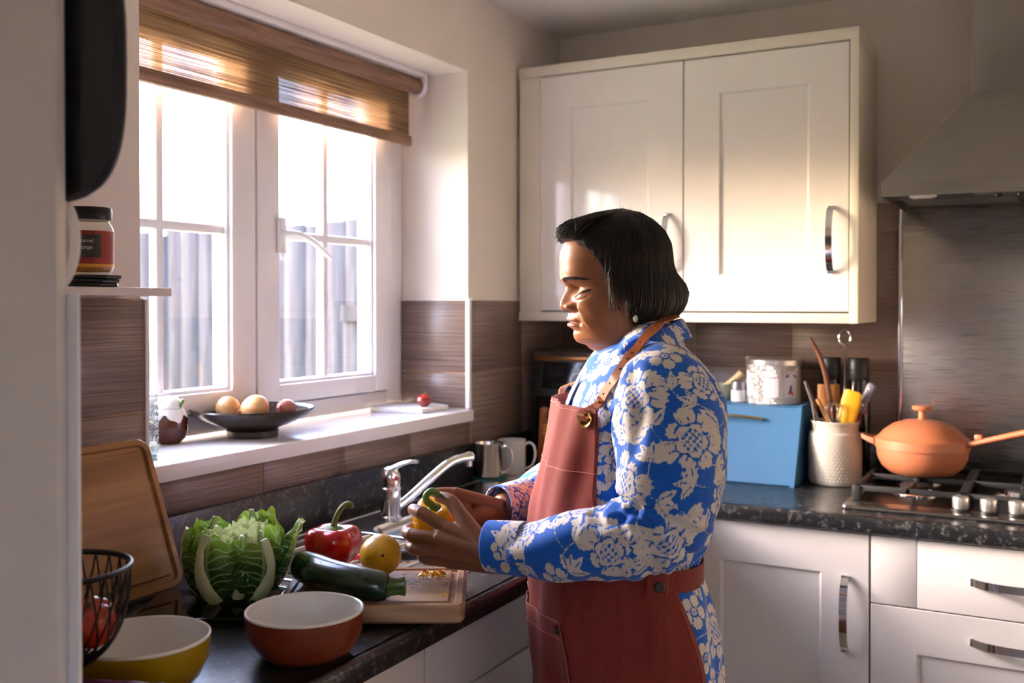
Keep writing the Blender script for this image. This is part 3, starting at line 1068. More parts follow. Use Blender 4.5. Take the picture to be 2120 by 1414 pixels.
MB().tube([(0.027, 0.004, 0.076), (0.031, 0.006, 0.086), (0.033, 0.008, 0.092)], [0.0035, 0.004, 0.003], 8).build('spoon_end', plain('green_red_enamel', hexc('5c7a3a'), 0.4), ld)

DARKCLAY = plain('dark_glazed_clay', hexc('2c2421'), 0.28, var=0.35, scale=30)
fb = thing('fruit_bowl', 'wide dark footed clay bowl holding onions on the window sill', 'bowl', (-0.115, -1.292, SILL_Z))
MB().lathe([(0.052, 0.0), (0.055, 0.002), (0.056, 0.014), (0.052, 0.018), (0.080, 0.028), (0.112, 0.042), (0.127, 0.052), (0.1315, 0.059), (0.130, 0.0625), (0.124, 0.060), (0.100, 0.047), (0.060, 0.032), (0.0, 0.027)], 64).build('body', DARKCLAY, fb)
mb = MB()
for k in range(72):
    a = 2 * math.pi * k / 72
    c, s = math.cos(a), math.sin(a)
    mb.tube([(0.104 * c, 0.104 * s, 0.0502), (0.119 * c, 0.119 * s, 0.0583)], 0.0009, 5)
mb.build('comb_pattern', plain('pale_clay', hexc('8c7a6a'), 0.5), fb)


def mat_onion(name, c1, c2):
    m = NT(name)
    v = m.coord((1, 1, 0.1))
    n = m.noise(m.coord((45, 45, 5)), 1, 3)
    m.set(Base_Color=m.ramp(n, [(0.3, c1), (0.7, c2)]), Roughness=0.28, Coat_Weight=0.2)
    return m.m


ON1 = mat_onion('brown_onion_skin', hexc('c0824a'), hexc('e6bd86'))
ON2 = mat_onion('shallot_skin', hexc('9c4f45'), hexc('d08f80'))
DRY = plain('dry_roots', hexc('8a6238'), 0.9)


def onion(label, loc, rot, r, el, mat, root=True):
    t = thing('onion', label, 'onion', loc, rot=rot, group='onions in the clay bowl')
    pr = []
    for i in range(15):
        a = math.pi * i / 14
        z = -math.cos(a)
        rr = math.sin(a) ** 0.9
        pr.append((r * rr, r * el * z + (0.25 * r * max(0, z) ** 5)))
    MB().lathe(pr, 32).build('bulb', mat, t)
    MB().tube([(0, 0, r * el * 1.1), (0.002, 0, r * el * 1.38), (0.005, 0.002, r * el * 1.6)], [0.006, 0.0035, 0.005], 8).build('dry_neck', mat, t)
    mb = MB()
    for k in range(26):
        a = random.uniform(0, 2 * math.pi)
        q = random.uniform(0.001, 0.007)
        mb.tube([(q * math.cos(a), q * math.sin(a), -r * el * 0.97), (q * 1.5 * math.cos(a + .5), q * 1.5 * math.sin(a + .5), -r * el * 1.04), (q * 2.0 * math.cos(a + .9), q * 2.0 * math.sin(a + .9), -r * el * 1.01 - 0.001)], 0.0005, 4)
    ro = mb.build('roots', DRY, t)
    ro['kind'] = 'stuff'
    return t


onion('pale brown onion at the left of the clay bowl', (-0.162, -1.318, SILL_Z + 0.0605), (0.5, 2.3, 0.3), 0.0265, 0.95, ON1)
onion('golden onion with a hairy root end in the middle of the clay bowl', (-0.107, -1.290, SILL_Z + 0.0615), (1.1, 1.9, -1.2), 0.0285, 0.98, ON1)
onion('pink shallot at the right of the clay bowl', (-0.060, -1.246, SILL_Z + 0.0605), (1.2, 1.3, -0.2), 0.0185, 1.35, ON2)

WMARB = plain('white_marble', hexc('eceae8'), 0.3, var=0.03, scale=30)
mbd = thing('marble_board', 'white marble hexagonal board at the right end of the window sill', 'board', (-0.122, -0.672, SILL_Z))
MB().prism([(-0.085, -0.075), (-0.02, -0.105), (0.085, -0.075), (0.090, 0.045), (0.02, 0.082), (-0.080, 0.05)], 0, 0.013, 0.003).build('slab', WMARB, mbd)
tm = thing('red_onion', 'small dark red onion on the white marble board', 'onion', (-0.062, -0.700, SILL_Z + 0.0130 + 0.0165))
DRED = mat_onion('dark_red_skin', hexc('5a120e'), hexc('9c2a1c'))
MB().lathe([(0.0, -0.0165), (0.010, -0.0145), (0.019, -0.006), (0.0215, 0.001), (0.0185, 0.009), (0.010, 0.0145), (0.003, 0.0165), (0, 0.0166)], 32).build('bulb', DRED, tm)
MB().tube([(0.002, 0, 0.0155), (0.003, 0.001, 0.020), (0.006, 0.001, 0.0225)], [0.0022, 0.0016, 0.002], 8).build('stem', DRY, tm)

# ------------------------------------------------------------------ worktop, near end
BOARDW = mat_wood('acacia_board', hexc('5a3a1f'), hexc('9a6c3c'), hexc('c9a066'), 0.28, 1, 0.42)
lean = thing('wooden_board', 'large acacia chopping board leaning on the tiles beside the window', 'chopping board', (0.1235, -1.925, WZ + 0.0003), rot=(0, -0.362, 0))
w, h = 0.40, 0.258


def grooved_board(name, parent, w, h, t, mat, r=0.02, g0=0.018, g1=0.028, gd=0.005, axis='x'):
    """board in the y-z plane, face towards +x, with a juice groove"""
    mb = MB()
    def ring(ins, d, rr):
        return [(d, x, y + h / 2) for x, y in rrect(w - 2 * ins, h - 2 * ins, max(rr - ins, 0.004), 6)]
    L = [ring(0.002, 0, r), ring(0.0, 0.002, r), ring(0.0, t - 0.003, r), ring(0.003, t, r), ring(g0, t, r), ring(g0 + 0.002, t - gd, r), ring(g1 - 0.002, t - gd, r), ring(g1, t, r)]
    mb.rings(L)
    return mb.build(name, mat, parent, smooth=30)


grooved_board('board', lean, w, h, 0.019, BOARDW, 0.026, 0.012, 0.024, 0.006)

# bowls
def bowl(label, loc, outer, r, h, name='serving_bowl'):
    t = thing(name, label, 'bowl', loc)
    k = r / 0.078
    MB().lathe([(0.0, 0.002), (0.044 * k, 0.0), (0.048 * k, 0.002), (0.066 * k, 0.014), (0.0765 * k, 0.036), (0.0785 * k, h - 0.003)], 72, caps=(True, False)).build('shell', outer, t)
    MB().lathe([(0.0785 * k, h - 0.0035), (0.0785 * k, h - 0.001), (0.0768 * k, h), (0.0750 * k, h - 0.0015), (0.0735 * k, 0.040), (0.062 * k, 0.018), (0.044 * k, 0.0075), (0.0, 0.0068)], 72, caps=(False, True)).build('lining', plain('cream_bowl_lining', hexc('ded9cf'), 0.25, var=0.02), t)
    return t


bowl('brown enamel bowl with cream lining nearest the worktop edge', (0.528, -1.885, WZ), plain('brown_enamel', hexc('6e2d16'), 0.3, var=0.05), 0.0785, 0.066)
bowl('mustard yellow bowl with cream lining below the wire basket', (0.425, -2.068, WZ), plain('mustard_enamel', hexc('9a7a0c'), 0.25, var=0.05), 0.081, 0.066)

# black glass slab under the cauliflower
gs = thing('glass_scale', 'thin black glass kitchen scale under the green leafy cauliflower', 'scale', (0.268, -1.795, WZ), math.radians(30))
MB().prism(rrect(0.20, 0.155, 0.012), 0.003, 0.012, 0.002).build('glass_top', plain('black_gloss_glass', hexc('08080a'), 0.06), gs)
MB().prism(rrect(0.185, 0.14, 0.01), 0.0, 0.0032).build('base', plain('bronze_edge', hexc('6a4c34'), 0.35, 0.5), gs)

# wire basket with its fruit
WIRE = plain('black_wire', hexc('101010'), 0.35, 0.3)
bk = thing('wire_basket', 'black wire fruit basket on a stem at the near end of the worktop', 'basket', (0.425, -2.185, WZ))
RB, ZB0, ZB1 = 0.076, 0.062, 0.176
def bprof(q):
    a = q * math.pi / 2
    return RB * math.sin(a) ** 0.8, ZB1 - (ZB1 - ZB0) * math.cos(a) ** 0.85
ring = [(RB * math.cos(2 * math.pi * i / 48), RB * math.sin(2 * math.pi * i / 48), ZB1) for i in range(49)]
MB().tube(ring, 0.0036, 8).build('rim', WIRE, bk)
for k in range(26):
    for sgn in (1, -1):
        P = []
        for i in range(13):
            q = 0.14 + 0.86 * i / 12
            r, z = bprof(q)
            a = 2 * math.pi * k / 26 + sgn * 0.55 * (1 - q)
            P.append((r * math.cos(a), r * math.sin(a), z))
        MB().tube(P, 0.0012, 5).build('wire', WIRE, bk)
MB().lathe([(0.040, 0.0), (0.040, 0.004), (0.008, 0.008), (0.006, 0.05), (0.016, 0.062), (0.016, 0.066)], 24).build('stem', WIRE, bk)


def mat_skin(name, c1, c2, rough=0.18, scale=20, coat=0.4):
    m = NT(name)
    m.set(Base_Color=m.ramp(m.noise(m.coord(), scale, 2), [(0.35, c1), (0.65, c2)]), Roughness=rough, Coat_Weight=coat, Coat_Roughness=0.06)
    m.b.inputs['Subsurface Weight'].default_value = 0.08
    m.b.inputs['Subsurface Radius'].default_value = (0.01, 0.004, 0.002)
    return m.m


def lobed(mb, r, h, lobes, depth, seg=48, nz=22, dip=0.18, taper=0.12, M=None, ph=0.0, top=0.9):
    rs = []
    for i in range(nz + 1):
        a = math.pi * i / nz
        z = -math.cos(a)
        rad = max(0.0, math.sin(a)) ** 0.62
        ring = []
        for j in range(seg):
            t = 2 * math.pi * j / seg
            lob = 1 - depth * (0.5 + 0.5 * math.cos(lobes * t + ph)) ** 2 * (0.35 + 0.65 * abs(z) ** 1.5 if True else 1)
            rr = r * max(rad, 1e-3) * lob * (1 + taper * z)
            zz = h * z
            if z > 0.3:
                c = max(0.0, 1 - min(1, rad))
                zz -= h * dip * c ** 1.2 * 2
                zz += h * 0.06 * (0.5 - 0.5 * math.cos(lobes * t + ph)) * rad
            ring.append((rr * math.cos(t), rr * math.sin(t), zz))
        rs.append(ring)
    return mb.rings(rs, M=M)


TOM = mat_skin('orange_red_tomato', hexc('8c1a08'), hexc('c03a12'))
tmt = thing('tomato', 'orange red ribbed tomato in the black wire basket', 'tomato', (0.452, -2.165, WZ + 0.113), rot=(0.3, 0.2, 0))
lobed(MB(), 0.0285, 0.0265, 7, 0.10, dip=0.1, taper=0).build('flesh', TOM, tmt)
MB().tube([(0, 0, 0.017), (0.001, 0, 0.026), (0.003, 0, 0.031)], [0.003, 0.002, 0.0025], 8).build('stalk', plain('tomato_stalk', hexc('48602a'), 0.6), tmt)
av = thing('green_lime', 'dark green lime beside the tomato in the wire basket', 'lime', (0.425, -2.210, WZ + 0.104), rot=(1.2, 0.3, 0.4))
MB().lathe([(0, -0.026), (0.006, -0.024), (0.017, -0.014), (0.021, 0), (0.017, 0.014), (0.006, 0.024), (0.003, 0.027), (0, 0.0275)], 28).build('fruit', mat_skin('dark_green_peel', hexc('26401a'), hexc('3b5a22'), 0.35), av)
lm2 = thing('small_lemon', 'small yellow lemon low in the wire basket', 'lemon', (0.406, -2.155, WZ + 0.1075), rot=(0.4, 1.3, 0.4))
MB().lathe([(0, -0.030), (0.004, -0.028), (0.016, -0.016), (0.021, 0), (0.016, 0.016), (0.005, 0.026), (0.003, 0.030), (0, 0.031)], 28).build('fruit', mat_skin('lemon_peel_small', hexc('c99a0c'), hexc('e2b520'), 0.35), lm2)
pk = thing('purple_packet', 'shiny purple foil packet standing against the yellow bowl', 'packet', (0.500, -2.163, WZ), rot=(0, 0, 0.35))
mb = MB()
g = 14
rs = []
for i in range(g + 1):
    u = -1 + 2 * i / g
    top = [(u * 0.050, 0.009 * (1 - u ** 4) * (1 - v ** 4) + 0.0012 * math.sin(9 * u + 5 * v), 0.027 + v * 0.027) for v in [-1 + 2 * j / 10 for j in range(11)]]
    bot = [(u * 0.050, -0.009 * (1 - u ** 4) * (1 - v ** 4) + 0.0012 * math.sin(7 * u - 5 * v) - 0.001, 0.027 + v * 0.027) for v in [1 - 2 * j / 10 for j in range(11)]]
    rs.append(top + bot)
mb.rings(rs).build('foil', plain('purple_foil', hexc('6a2347'), 0.28, 0.25, var=0.3, scale=40), pk)
# ------------------------------------------------------------------ cauliflower trimmed in its leaves
def mat_leaf(name, deep, light):
    """leaf green, paler towards the cut top, with pale veins from the vein attribute"""
    m = NT(name)
    n = m.noise(m.coord(), 35, 3)
    base = m.mix(m.attr('height'), m.mix(n, deep, tuple(c * 1.5 for c in deep)), light)
    vein = m.ramp(m.attr('vein'), [(0.35, (1, 1, 1)), (0.62, (0, 0, 0))])
    c = m.mix(m.math('MULTIPLY', vein, 0.62), base, hexc('c5d29a'))
    m.set(Base_Color=c, Roughness=0.42, Specular_IOR_Level=0.35)
    tl = m.node('ShaderNodeBsdfTranslucent')
    m.L(c, tl.inputs[0])
    ms = m.node('ShaderNodeMixShader')
    ms.inputs[0].default_value = 0.42
    m.L(m.b.outputs[0], ms.inputs[1]); m.L(tl.outputs[0], ms.inputs[2])
    m.L(ms.outputs[0], m.out.inputs[0])
    return m.m


LEAFM = mat_leaf('cauliflower_leaf', hexc('2f5420'), hexc('9dbf3a'))
LEAFIN = mat_leaf('inner_leaf', hexc('8fae4a'), hexc('e6e9a8'))
RIBM = plain('pale_rib', hexc('ccd4a4'), 0.4, var=0.12, scale=30)


def set_attr(me, name, vals):
    a = me.attributes.new(name, 'FLOAT', 'POINT')
    a.data.foreach_set('value', np.asarray(vals, dtype=np.float32))


def cauli_r(z, H):
    """body radius at height z"""
    q = np.clip(z / H, 0, 1)
    return np.interp(q, [0, 0.08, 0.25, 0.5, 0.75, 1.0], [0.050, 0.062, 0.076, 0.083, 0.080, 0.070])


def leaf_sheet(az, hw, H, lift, z0, z1, flare=0.0, ruff=0.004, ns=64, nt=64, seed=0, curl=0.0, tipz=0.0):
    """curved leaf wrapped round the head: s up the rib, t across"""
    rg = np.random.default_rng(seed)
    s = np.linspace(0, 1, ns)[:, None]
    t = np.linspace(-1, 1, nt)[None, :]
    shape = np.interp(s, [0, 0.15, 0.4, 0.75, 1.0], [0.35, 0.7, 1.0, 1.0, 0.86])
    a = az + t * hw * shape
    p1, p2, p3 = rg.uniform(0, 6.28, 3)
    edge = np.abs(t) ** 2.5
    z = z0 + (z1 - z0) * s - 0.020 * edge * s + ruff * np.sin(7 * t + p1) * s ** 2 + tipz * s ** 3 * np.abs(t)
    r = cauli_r(z, H) + lift + flare * s ** 3 - 0.004 * edge
    r = r + ruff * (0.35 + edge) * np.sin(9 * s + 5 * t + p2) + 0.5 * ruff * np.sin(17 * s - 11 * t + p3) * (0.3 + edge) + curl * edge * s
    P = np.stack([r * np.cos(a), r * np.sin(a), z + 0 * t], -1).reshape(-1, 3)
    fs = [(i * nt + j, i * nt + j + 1, (i + 1) * nt + j + 1, (i + 1) * nt + j) for i in range(ns - 1) for j in range(nt - 1)]
    # side veins leave the rib at intervals, climb towards the edge and fork
    at = np.abs(t)
    vein = np.full(P.shape[0], 9.0).reshape(ns, nt)
    for k in range(7):
        for sgn in (-1, 1):
            s0 = 0.04 + 0.13 * k + 0.05 * (sgn > 0) + rg.uniform(-0.02, 0.02)
            rise, bend = rg.uniform(0.16, 0.34), rg.uniform(-0.10, 0.06)
            w0 = rg.uniform(0.0, 6.28)
            cur = s0 + rise * at ** 0.85 + bend * at ** 2 + 0.018 * np.sin(9 * at + w0)
            on = np.where(t * sgn > 0, 0.0, 9.0)
            wd = 0.0150 * (1 - 0.65 * at) + 0.004
            vein = np.minimum(vein, np.abs(s - cur) / wd + on)
            f0 = rg.uniform(0.25, 0.5)
            fk = cur - (at - f0) * rg.uniform(0.25, 0.55)
            vein = np.minimum(vein, np.abs(s - fk) / (0.010 * (1.15 - at)) + on + np.where(at > f0, 0, 9.0))
            fk2 = cur + (at - f0 * 1.3) * rg.uniform(0.25, 0.5)
            vein = np.minimum(vein, np.abs(s - fk2) / (0.008 * (1.15 - at)) + on + np.where(at > f0 * 1.3, 0, 9.0))
    vein = vein * 0.62
    mid = np.abs(t) * 9
    vein = np.minimum(vein, mid)
    hgt = np.clip((z - 0.066) / 0.075, 0, 1) ** 1.3 + 0 * t
    return P, fs, vein.reshape(-1), hgt.reshape(-1)


cf = thing('cauliflower', 'green leafy cauliflower with trimmed white ribs standing on the black scale', 'cauliflower', (0.266, -1.743, WZ + 0.0125))
CH = 0.140
cf.scale = (0.93, 0.93, 0.84)
MB().lathe([(0, 0.0), (0.022, 0.001), (0.026, 0.008), (0.024, 0.03), (0.0, 0.031)], 20).build('stump', RIBM, cf)
leaves = [  # azimuth (deg), half width, lift, z0, z1, flare, ruffle, curl
    (-78, 0.66, 0.003, 0.004, 0.128, -0.002, 0.0040, 0.0),
    (-14, 0.60, 0.0035, 0.004, 0.116, 0.002, 0.0040, 0.004),
    (-140, 0.55, 0.004, 0.004, 0.128, 0.000, 0.0045, 0.004),
    (165, 0.60, 0.003, 0.004, 0.132, 0.002, 0.0040, 0.004),
    (105, 0.60, 0.003, 0.004, 0.142, 0.004, 0.0040, 0.004),
    (40, 0.62, 0.006, 0.006, 0.134, 0.036, 0.0060, 0.012),
    (-36, 0.42, -0.004, 0.010, 0.122, 0.0, 0.0040, 0.0),
    (-95, 0.45, -0.004, 0.010, 0.135, 0.0, 0.0040, 0.0),
    (-152, 0.48, -0.005, 0.010, 0.142, 0.0, 0.0040, 0.0),
    (78, 0.48, -0.004, 0.010, 0.150, 0.010, 0.0050, 0.0),
    (15, 0.48, -0.006, 0.010, 0.140, 0.010, 0.0050, 0.0)]
for i, (az, hw, lift, z0, z1, fl, ru, cu) in enumerate(leaves):
    P, fs, ve, hg = leaf_sheet(math.radians(az), hw, CH, lift, z0, z1, fl, ru, seed=i + 3, curl=cu)
    mb = MB().raw([tuple(p) for p in P], fs)
    me = mb.mesh('leaf', fix=False)
    set_attr(me, 'vein', ve); set_attr(me, 'height', hg)
    lf = link('leaf', me, LEAFM, cf)
    if i < 6 or i in (6,):
        # thick pale rib, cut square at the top
        pts, rad = [], []
        for k in range(15):
            s = k / 14
            z = z0 + (z1 - z0 + 0.002) * s
            r = float(cauli_r(min(z, CH), CH)) + lift + fl * s ** 3 + 0.0015
            a = math.radians(az) + 0.16 * math.sin(2.6 * s + 0.4 * i) * (1 if i % 2 else -1)
            pts.append((r * math.cos(a), r * math.sin(a), z))
            rad.append((0.0150 - 0.0085 * s + 0.0012 * math.sin(7 * s + i)) * (0.95 if i < 6 else 0.7))
        MB().tube(pts, rad, 12, flat=0.45, up=(math.cos(math.radians(az)), math.sin(math.radians(az)), 0.0)).build('rib', RIBM, lf)
# crown: torn inner leaves, pale and crumpled, cut off level
for i in range(46):
    q = math.sqrt((i + 0.5) / 46)
    a = i * 2.39996
    rr = 0.062 * q
    cx, cy = rr * math.cos(a), rr * math.sin(a)
    zt = 0.120 + 0.009 * math.sin(i * 1.7) - 0.010 * q + (0.012 if math.cos(a - 1.0) > 0.3 and q > 0.5 else 0)
    w = random.uniform(0.012, 0.024)
    nt, ns = 12, 8
    P, ve, hg = [], [], []
    tw = random.uniform(-0.7, 0.7)
    p1, p2 = random.uniform(0, 6), random.uniform(0, 6)
    for si in range(ns):
        s = si / (ns - 1)
        for ti in range(nt):
            t = -1 + 2 * ti / (nt - 1)
            aa = a + math.pi / 2 + tw
            x = cx + w * t * math.cos(aa) + (0.004 * math.sin(4 * t + p1) - 0.006 * t * t - 0.007 * (s - 0.5)) * math.cos(a)
            y = cy + w * t * math.sin(aa) + (0.004 * math.sin(4 * t + p1) - 0.006 * t * t - 0.007 * (s - 0.5)) * math.sin(a)
            z = zt - 0.05 * (1 - s) + s * 0.004 * math.sin(6 * t + p2) + s * 0.002 * math.sin(15 * t + p1)
            P.append((x, y, z)); ve.append(abs(t) * 5 + 0.2); hg.append(min(1, 0.35 + 0.75 * s * (1.1 - 0.5 * q)))
    fs = [(i2 * nt + j, i2 * nt + j + 1, (i2 + 1) * nt + j + 1, (i2 + 1) * nt + j) for i2 in range(ns - 1) for j in range(nt - 1)]
    me = MB().raw(P, fs).mesh('inner_leaf', fix=False)
    set_attr(me, 'vein', ve); set_attr(me, 'height', hg)
    link('inner_leaf', me, LEAFIN, cf)
for k in range(7):
    a = k * 0.9 + 0.3
    MB().box((-0.006, -0.0035, -0.045), (0.006, 0.0035, 0.006), 0.0015, 1, T(0.05 * math.cos(a), 0.05 * math.sin(a), 0.117, 0.25 * math.sin(a), 0.25 * math.cos(a), a)).build('cut_rib', plain('cream_rib_cut', hexc('e6e8c8'), 0.5), cf)

# ------------------------------------------------------------------ chopping board with the vegetables
BOARDL = mat_wood('light_chopping_board', hexc('6d4c34'), hexc('9c7a5b'), hexc('c0a184'), 0.6, 0, 0.38)
BA = math.radians(30)
cb = thing('chopping_board', 'thick grooved wooden chopping board lying over the worktop edge', 'chopping board', (0.478, -1.655, WZ + 0.006), BA)
bw, bd, bh = 0.282, 0.222, 0.027
mb = MB()
def bring(ins, z, rr):
    return [(x, y, z) for x, y in rrect(bw - 2 * ins, bd - 2 * ins, max(rr - ins, 0.003), 6)]
L = [bring(0.004, 0, 0.014), bring(0.0, 0.004, 0.014), bring(0.0, bh - 0.004, 0.014), bring(0.004, bh, 0.014), bring(0.013, bh, 0.014), bring(0.015, bh - 0.005, 0.014), bring(0.024, bh - 0.005, 0.014), bring(0.0255, bh, 0.014)]
mb.rings(L)
mb.build('board', BOARDL, cb, smooth=30)
for sx in (-1, 1):
    MB().lathe([(0.010, -0.0035), (0.011, 0.001)], 16, T(sx * 0.11, 0.06 * 1, 0.0)).build('foot', BLACKP, cb)
BZ = WZ + 0.006 + bh


def bpt(u, v):
    return (cb.location.x + u * math.cos(BA) - v * math.sin(BA), cb.location.y + u * math.sin(BA) + v * math.cos(BA))


# courgette
def mat_courgette():
    m = NT('courgette_skin')
    n = m.noise(m.coord((60, 60, 60)), 1, 4, 0.65)
    st = m.noise(m.coord((10, 160, 160)), 1, 2)
    f = m.math('ADD', m.math('MULTIPLY', n, 0.6), m.math('MULTIPLY', st, 0.4))
    m.set(Base_Color=m.ramp(f, [(0.3, hexc('0b1a0d')), (0.6, hexc('173019')), (0.75, hexc('3d5a34'))]), Roughness=0.26, Coat_Weight=0.3)
    m.bump(n, 0.15, 0.0008)
    return m.m


cg = thing('courgette', 'dark green courgette lying across the front of the chopping board', 'courgette', (0.463, -1.715, BZ), 0)
P = spline([(-0.106, 0.021, 0.0258), (-0.088, 0.016, 0.0258), (-0.05, 0.001, 0.0258), (0.0, -0.012, 0.0250), (0.045, -0.012, 0.0235), (0.070, -0.004, 0.0215), (0.081, 0.001, 0.0205)], 40)
R_ = np.interp(np.linspace(0, 1, 40), [0, 0.03, 0.09, 0.3, 0.6, 0.85, 0.95, 1.0], [0.006, 0.017, 0.0235, 0.0262, 0.0258, 0.0225, 0.0185, 0.0135])
MB().tube(P, list(R_), 32).build('body', mat_courgette(), cg)
st = []
Ps = [(0.076, -0.001, 0.0205), (0.085, 0.003, 0.0205), (0.094, 0.008, 0.021), (0.103, 0.013, 0.0215)]
mb = MB()
def star_tube(mb, pts, rad, n=5, depth=0.18, seg=30):
    rs = []
    for i, p in enumerate(pts):
        d = (Vector(pts[min(i + 1, len(pts) - 1)]) - Vector(pts[max(i - 1, 0)])).normalized()
        a = Vector((0, 0, 1)); a = (a - d * a.dot(d)).normalized(); b = d.cross(a)
        rs.append([tuple(Vector(p) + rad[i] * (1 + depth * math.cos(n * 2 * math.pi * j / seg)) * (math.cos(2 * math.pi * j / seg) * a + math.sin(2 * math.pi * j / seg) * b)) for j in range(seg)])
    return mb.rings(rs)
star_tube(mb, Ps, [0.0165, 0.0115, 0.0105, 0.0125])
mb.build('stem', plain('courgette_stem', hexc('3d5a22'), 0.45, var=0.25, scale=90), cg)

# lemon
def mat_citrus():
    m = NT('lemon_peel')
    n = m.noise(m.coord(), 260, 2)
    m.set(Base_Color=m.ramp(m.noise(m.coord(), 14, 2), [(0.35, hexc('c08a08')), (0.65, hexc('dba91a'))]), Roughness=0.32, Coat_Weight=0.2)
    m.bump(n, 0.5, 0.0012)
    return m.m


le = thing('lemon', 'yellow lemon between the red pepper and the courgette', 'lemon', (0.452, -1.607, BZ + 0.0345), rot=(0.35, 1.35, -0.5))
MB().lathe([(0, -0.041), (0.005, -0.040), (0.014, -0.034), (0.026, -0.022), (0.0335, -0.005), (0.0335, 0.008), (0.026, 0.024), (0.014, 0.034), (0.006, 0.039), (0.003, 0.0405), (0, 0.0395)], 40).build('fruit', mat_citrus(), le)
MB().lathe([(0.0035, 0.039), (0.0025, 0.0408), (0.0, 0.041)], 10).build('stalk_scar', plain('scar_green', hexc('4d4a1a'), 0.8), le)

# red pepper
STALK = plain('pepper_stalk', hexc('5b6b22'), 0.5, var=0.3, scale=60)
rp = thing('red_pepper', 'glossy red bell pepper with curved green stalk on the chopping board', 'pepper', (0.342, -1.590, BZ + 0.0358), 0.3)
lobed(MB(), 0.048, 0.037, 4, 0.25, seg=64, nz=26, dip=0.22, taper=0.10, ph=0.6).build('flesh', mat_skin('red_pepper_skin', hexc('9a0206'), hexc('bd060a'), 0.2, 15, 0.25), rp)
MB().lathe([(0.001, 0.023), (0.017, 0.0265), (0.014, 0.0285), (0.006, 0.031)], 10).build('calyx', STALK, rp)
P = spline([(0, 0, 0.024), (0.002, 0.001, 0.038), (0.009, 0.003, 0.055), (0.018, 0.006, 0.066), (0.026, 0.008, 0.067), (0.028, 0.009, 0.060)], 20)
MB().tube(P, [0.007, 0.0065, 0.006, 0.0055, 0.0052, 0.005, 0.005, 0.005, 0.005, 0.005, 0.005, 0.005, 0.005, 0.0052, 0.0055, 0.006, 0.0062, 0.0063, 0.006, 0.0055], 10).build('stalk', STALK, rp)

# knife with pink handle, black scoop-ended tool
kn = thing('paring_knife', 'paring knife with bright pink handle behind the red pepper', 'knife', (0.300, -1.420, WZ + 0.008), math.radians(60))
P = [(-0.105, 0, 0.0), (-0.03, 0, 0.0), (0.01, 0, 0.0), (0.04, 0, 0.0), (0.052, 0, 0.0), (0.057, 0, 0)]
MB().tube(spline([(-0.045, 0, 0), (-0.02, 0.001, 0), (0.01, 0, 0), (0.038, 0, 0), (0.050, 0, 0), (0.055, 0, 0)], 14), [0.007, 0.0085, 0.009, 0.0092, 0.0092, 0.0095, 0.010, 0.0102, 0.0102, 0.010, 0.0095, 0.0085, 0.006, 0.003], 14, flat=0.6, up=(0, 0, 1)).build('handle', plain('pink_plastic', hexc('e81e4c'), 0.25), kn)
MB().prism([(-0.044, -0.007), (-0.044, 0.007), (-0.11, 0.006), (-0.135, -0.006), (-0.11, -0.007)], -0.0007, 0.0007).build('blade', STEEL, kn, smooth=0)
pe = thing('vegetable_corer', 'dark grey handled tool with white scooped end behind the lemon', 'corer', (0.446, -1.515, BZ + 0.0125), math.radians(35))
P = spline([(-0.022, 0, 0), (0.0, 0, 0.001), (0.03, 0, 0.002), (0.07, 0, 0.001), (0.10, 0, 0.0), (0.112, 0, 0.0)], 18)
MB().tube(P, [0.0105, 0.0112, 0.0118, 0.0118, 0.0115, 0.011, 0.011, 0.011, 0.0112, 0.0115, 0.0118, 0.012, 0.012, 0.012, 0.0115, 0.011, 0.009, 0.005], 18, flat=0.85, up=(0, 0, 1)).build('handle', plain('dark_grey_grip', hexc('34333a'), 0.4), pe)
mb = MB()
rs = []
for i, (x, r) in enumerate([(-0.046, 0.0035), (-0.042, 0.008), (-0.034, 0.0105), (-0.026, 0.0110), (-0.020, 0.0108)]):
    rs.append([(x, r * math.sin(a), -r * 0.85 * math.cos(a) + 0.001) for a in [math.radians(-100 + 200 * j / 14) for j in range(15)]] + [(x, (r - 0.0018) * math.sin(a), -(r - 0.0018) * 0.85 * math.cos(a) + 0.001) for a in [math.radians(100 - 200 * j / 14) for j in range(15)]])
mb.rings(rs).build('scoop', plain('white_plastic', hexc('e9e4dc'), 0.3), pe)

# cut pepper scraps and seeds
SCRAP = mat_skin('yellow_pepper_flesh', hexc('d99a10'), hexc('f2c53a'), 0.3, 60, 0.2)
def scrap(label, x, y, z, s, rz, grp):
    n = 7
    rs = []
    ph = random.uniform(0, 6)
    for i in range(n + 1):
        u = -1 + 2 * i / n
        wdt = 0.35 + 0.35 * math.sin(3 * u + ph)
        rs.append([(s * u, s * v * wdt + s * 0.25 * math.sin(3 * u + ph), s * (0.35 + 0.25 * math.sin(4 * u + 3 * v + ph)) * k + s * 0.02) for v, k in ((-1, 0.55), (0, 1), (1, 0.55), (1, 0.05), (0, 0.0), (-1, 0.05))])
    o = MB().rings(rs).build('pepper_scrap', SCRAP, smooth=50)
    o.location = (x, y, z); o.rotation_euler = (0, 0, rz)
    return tag(o, label, 'pepper scrap', grp)


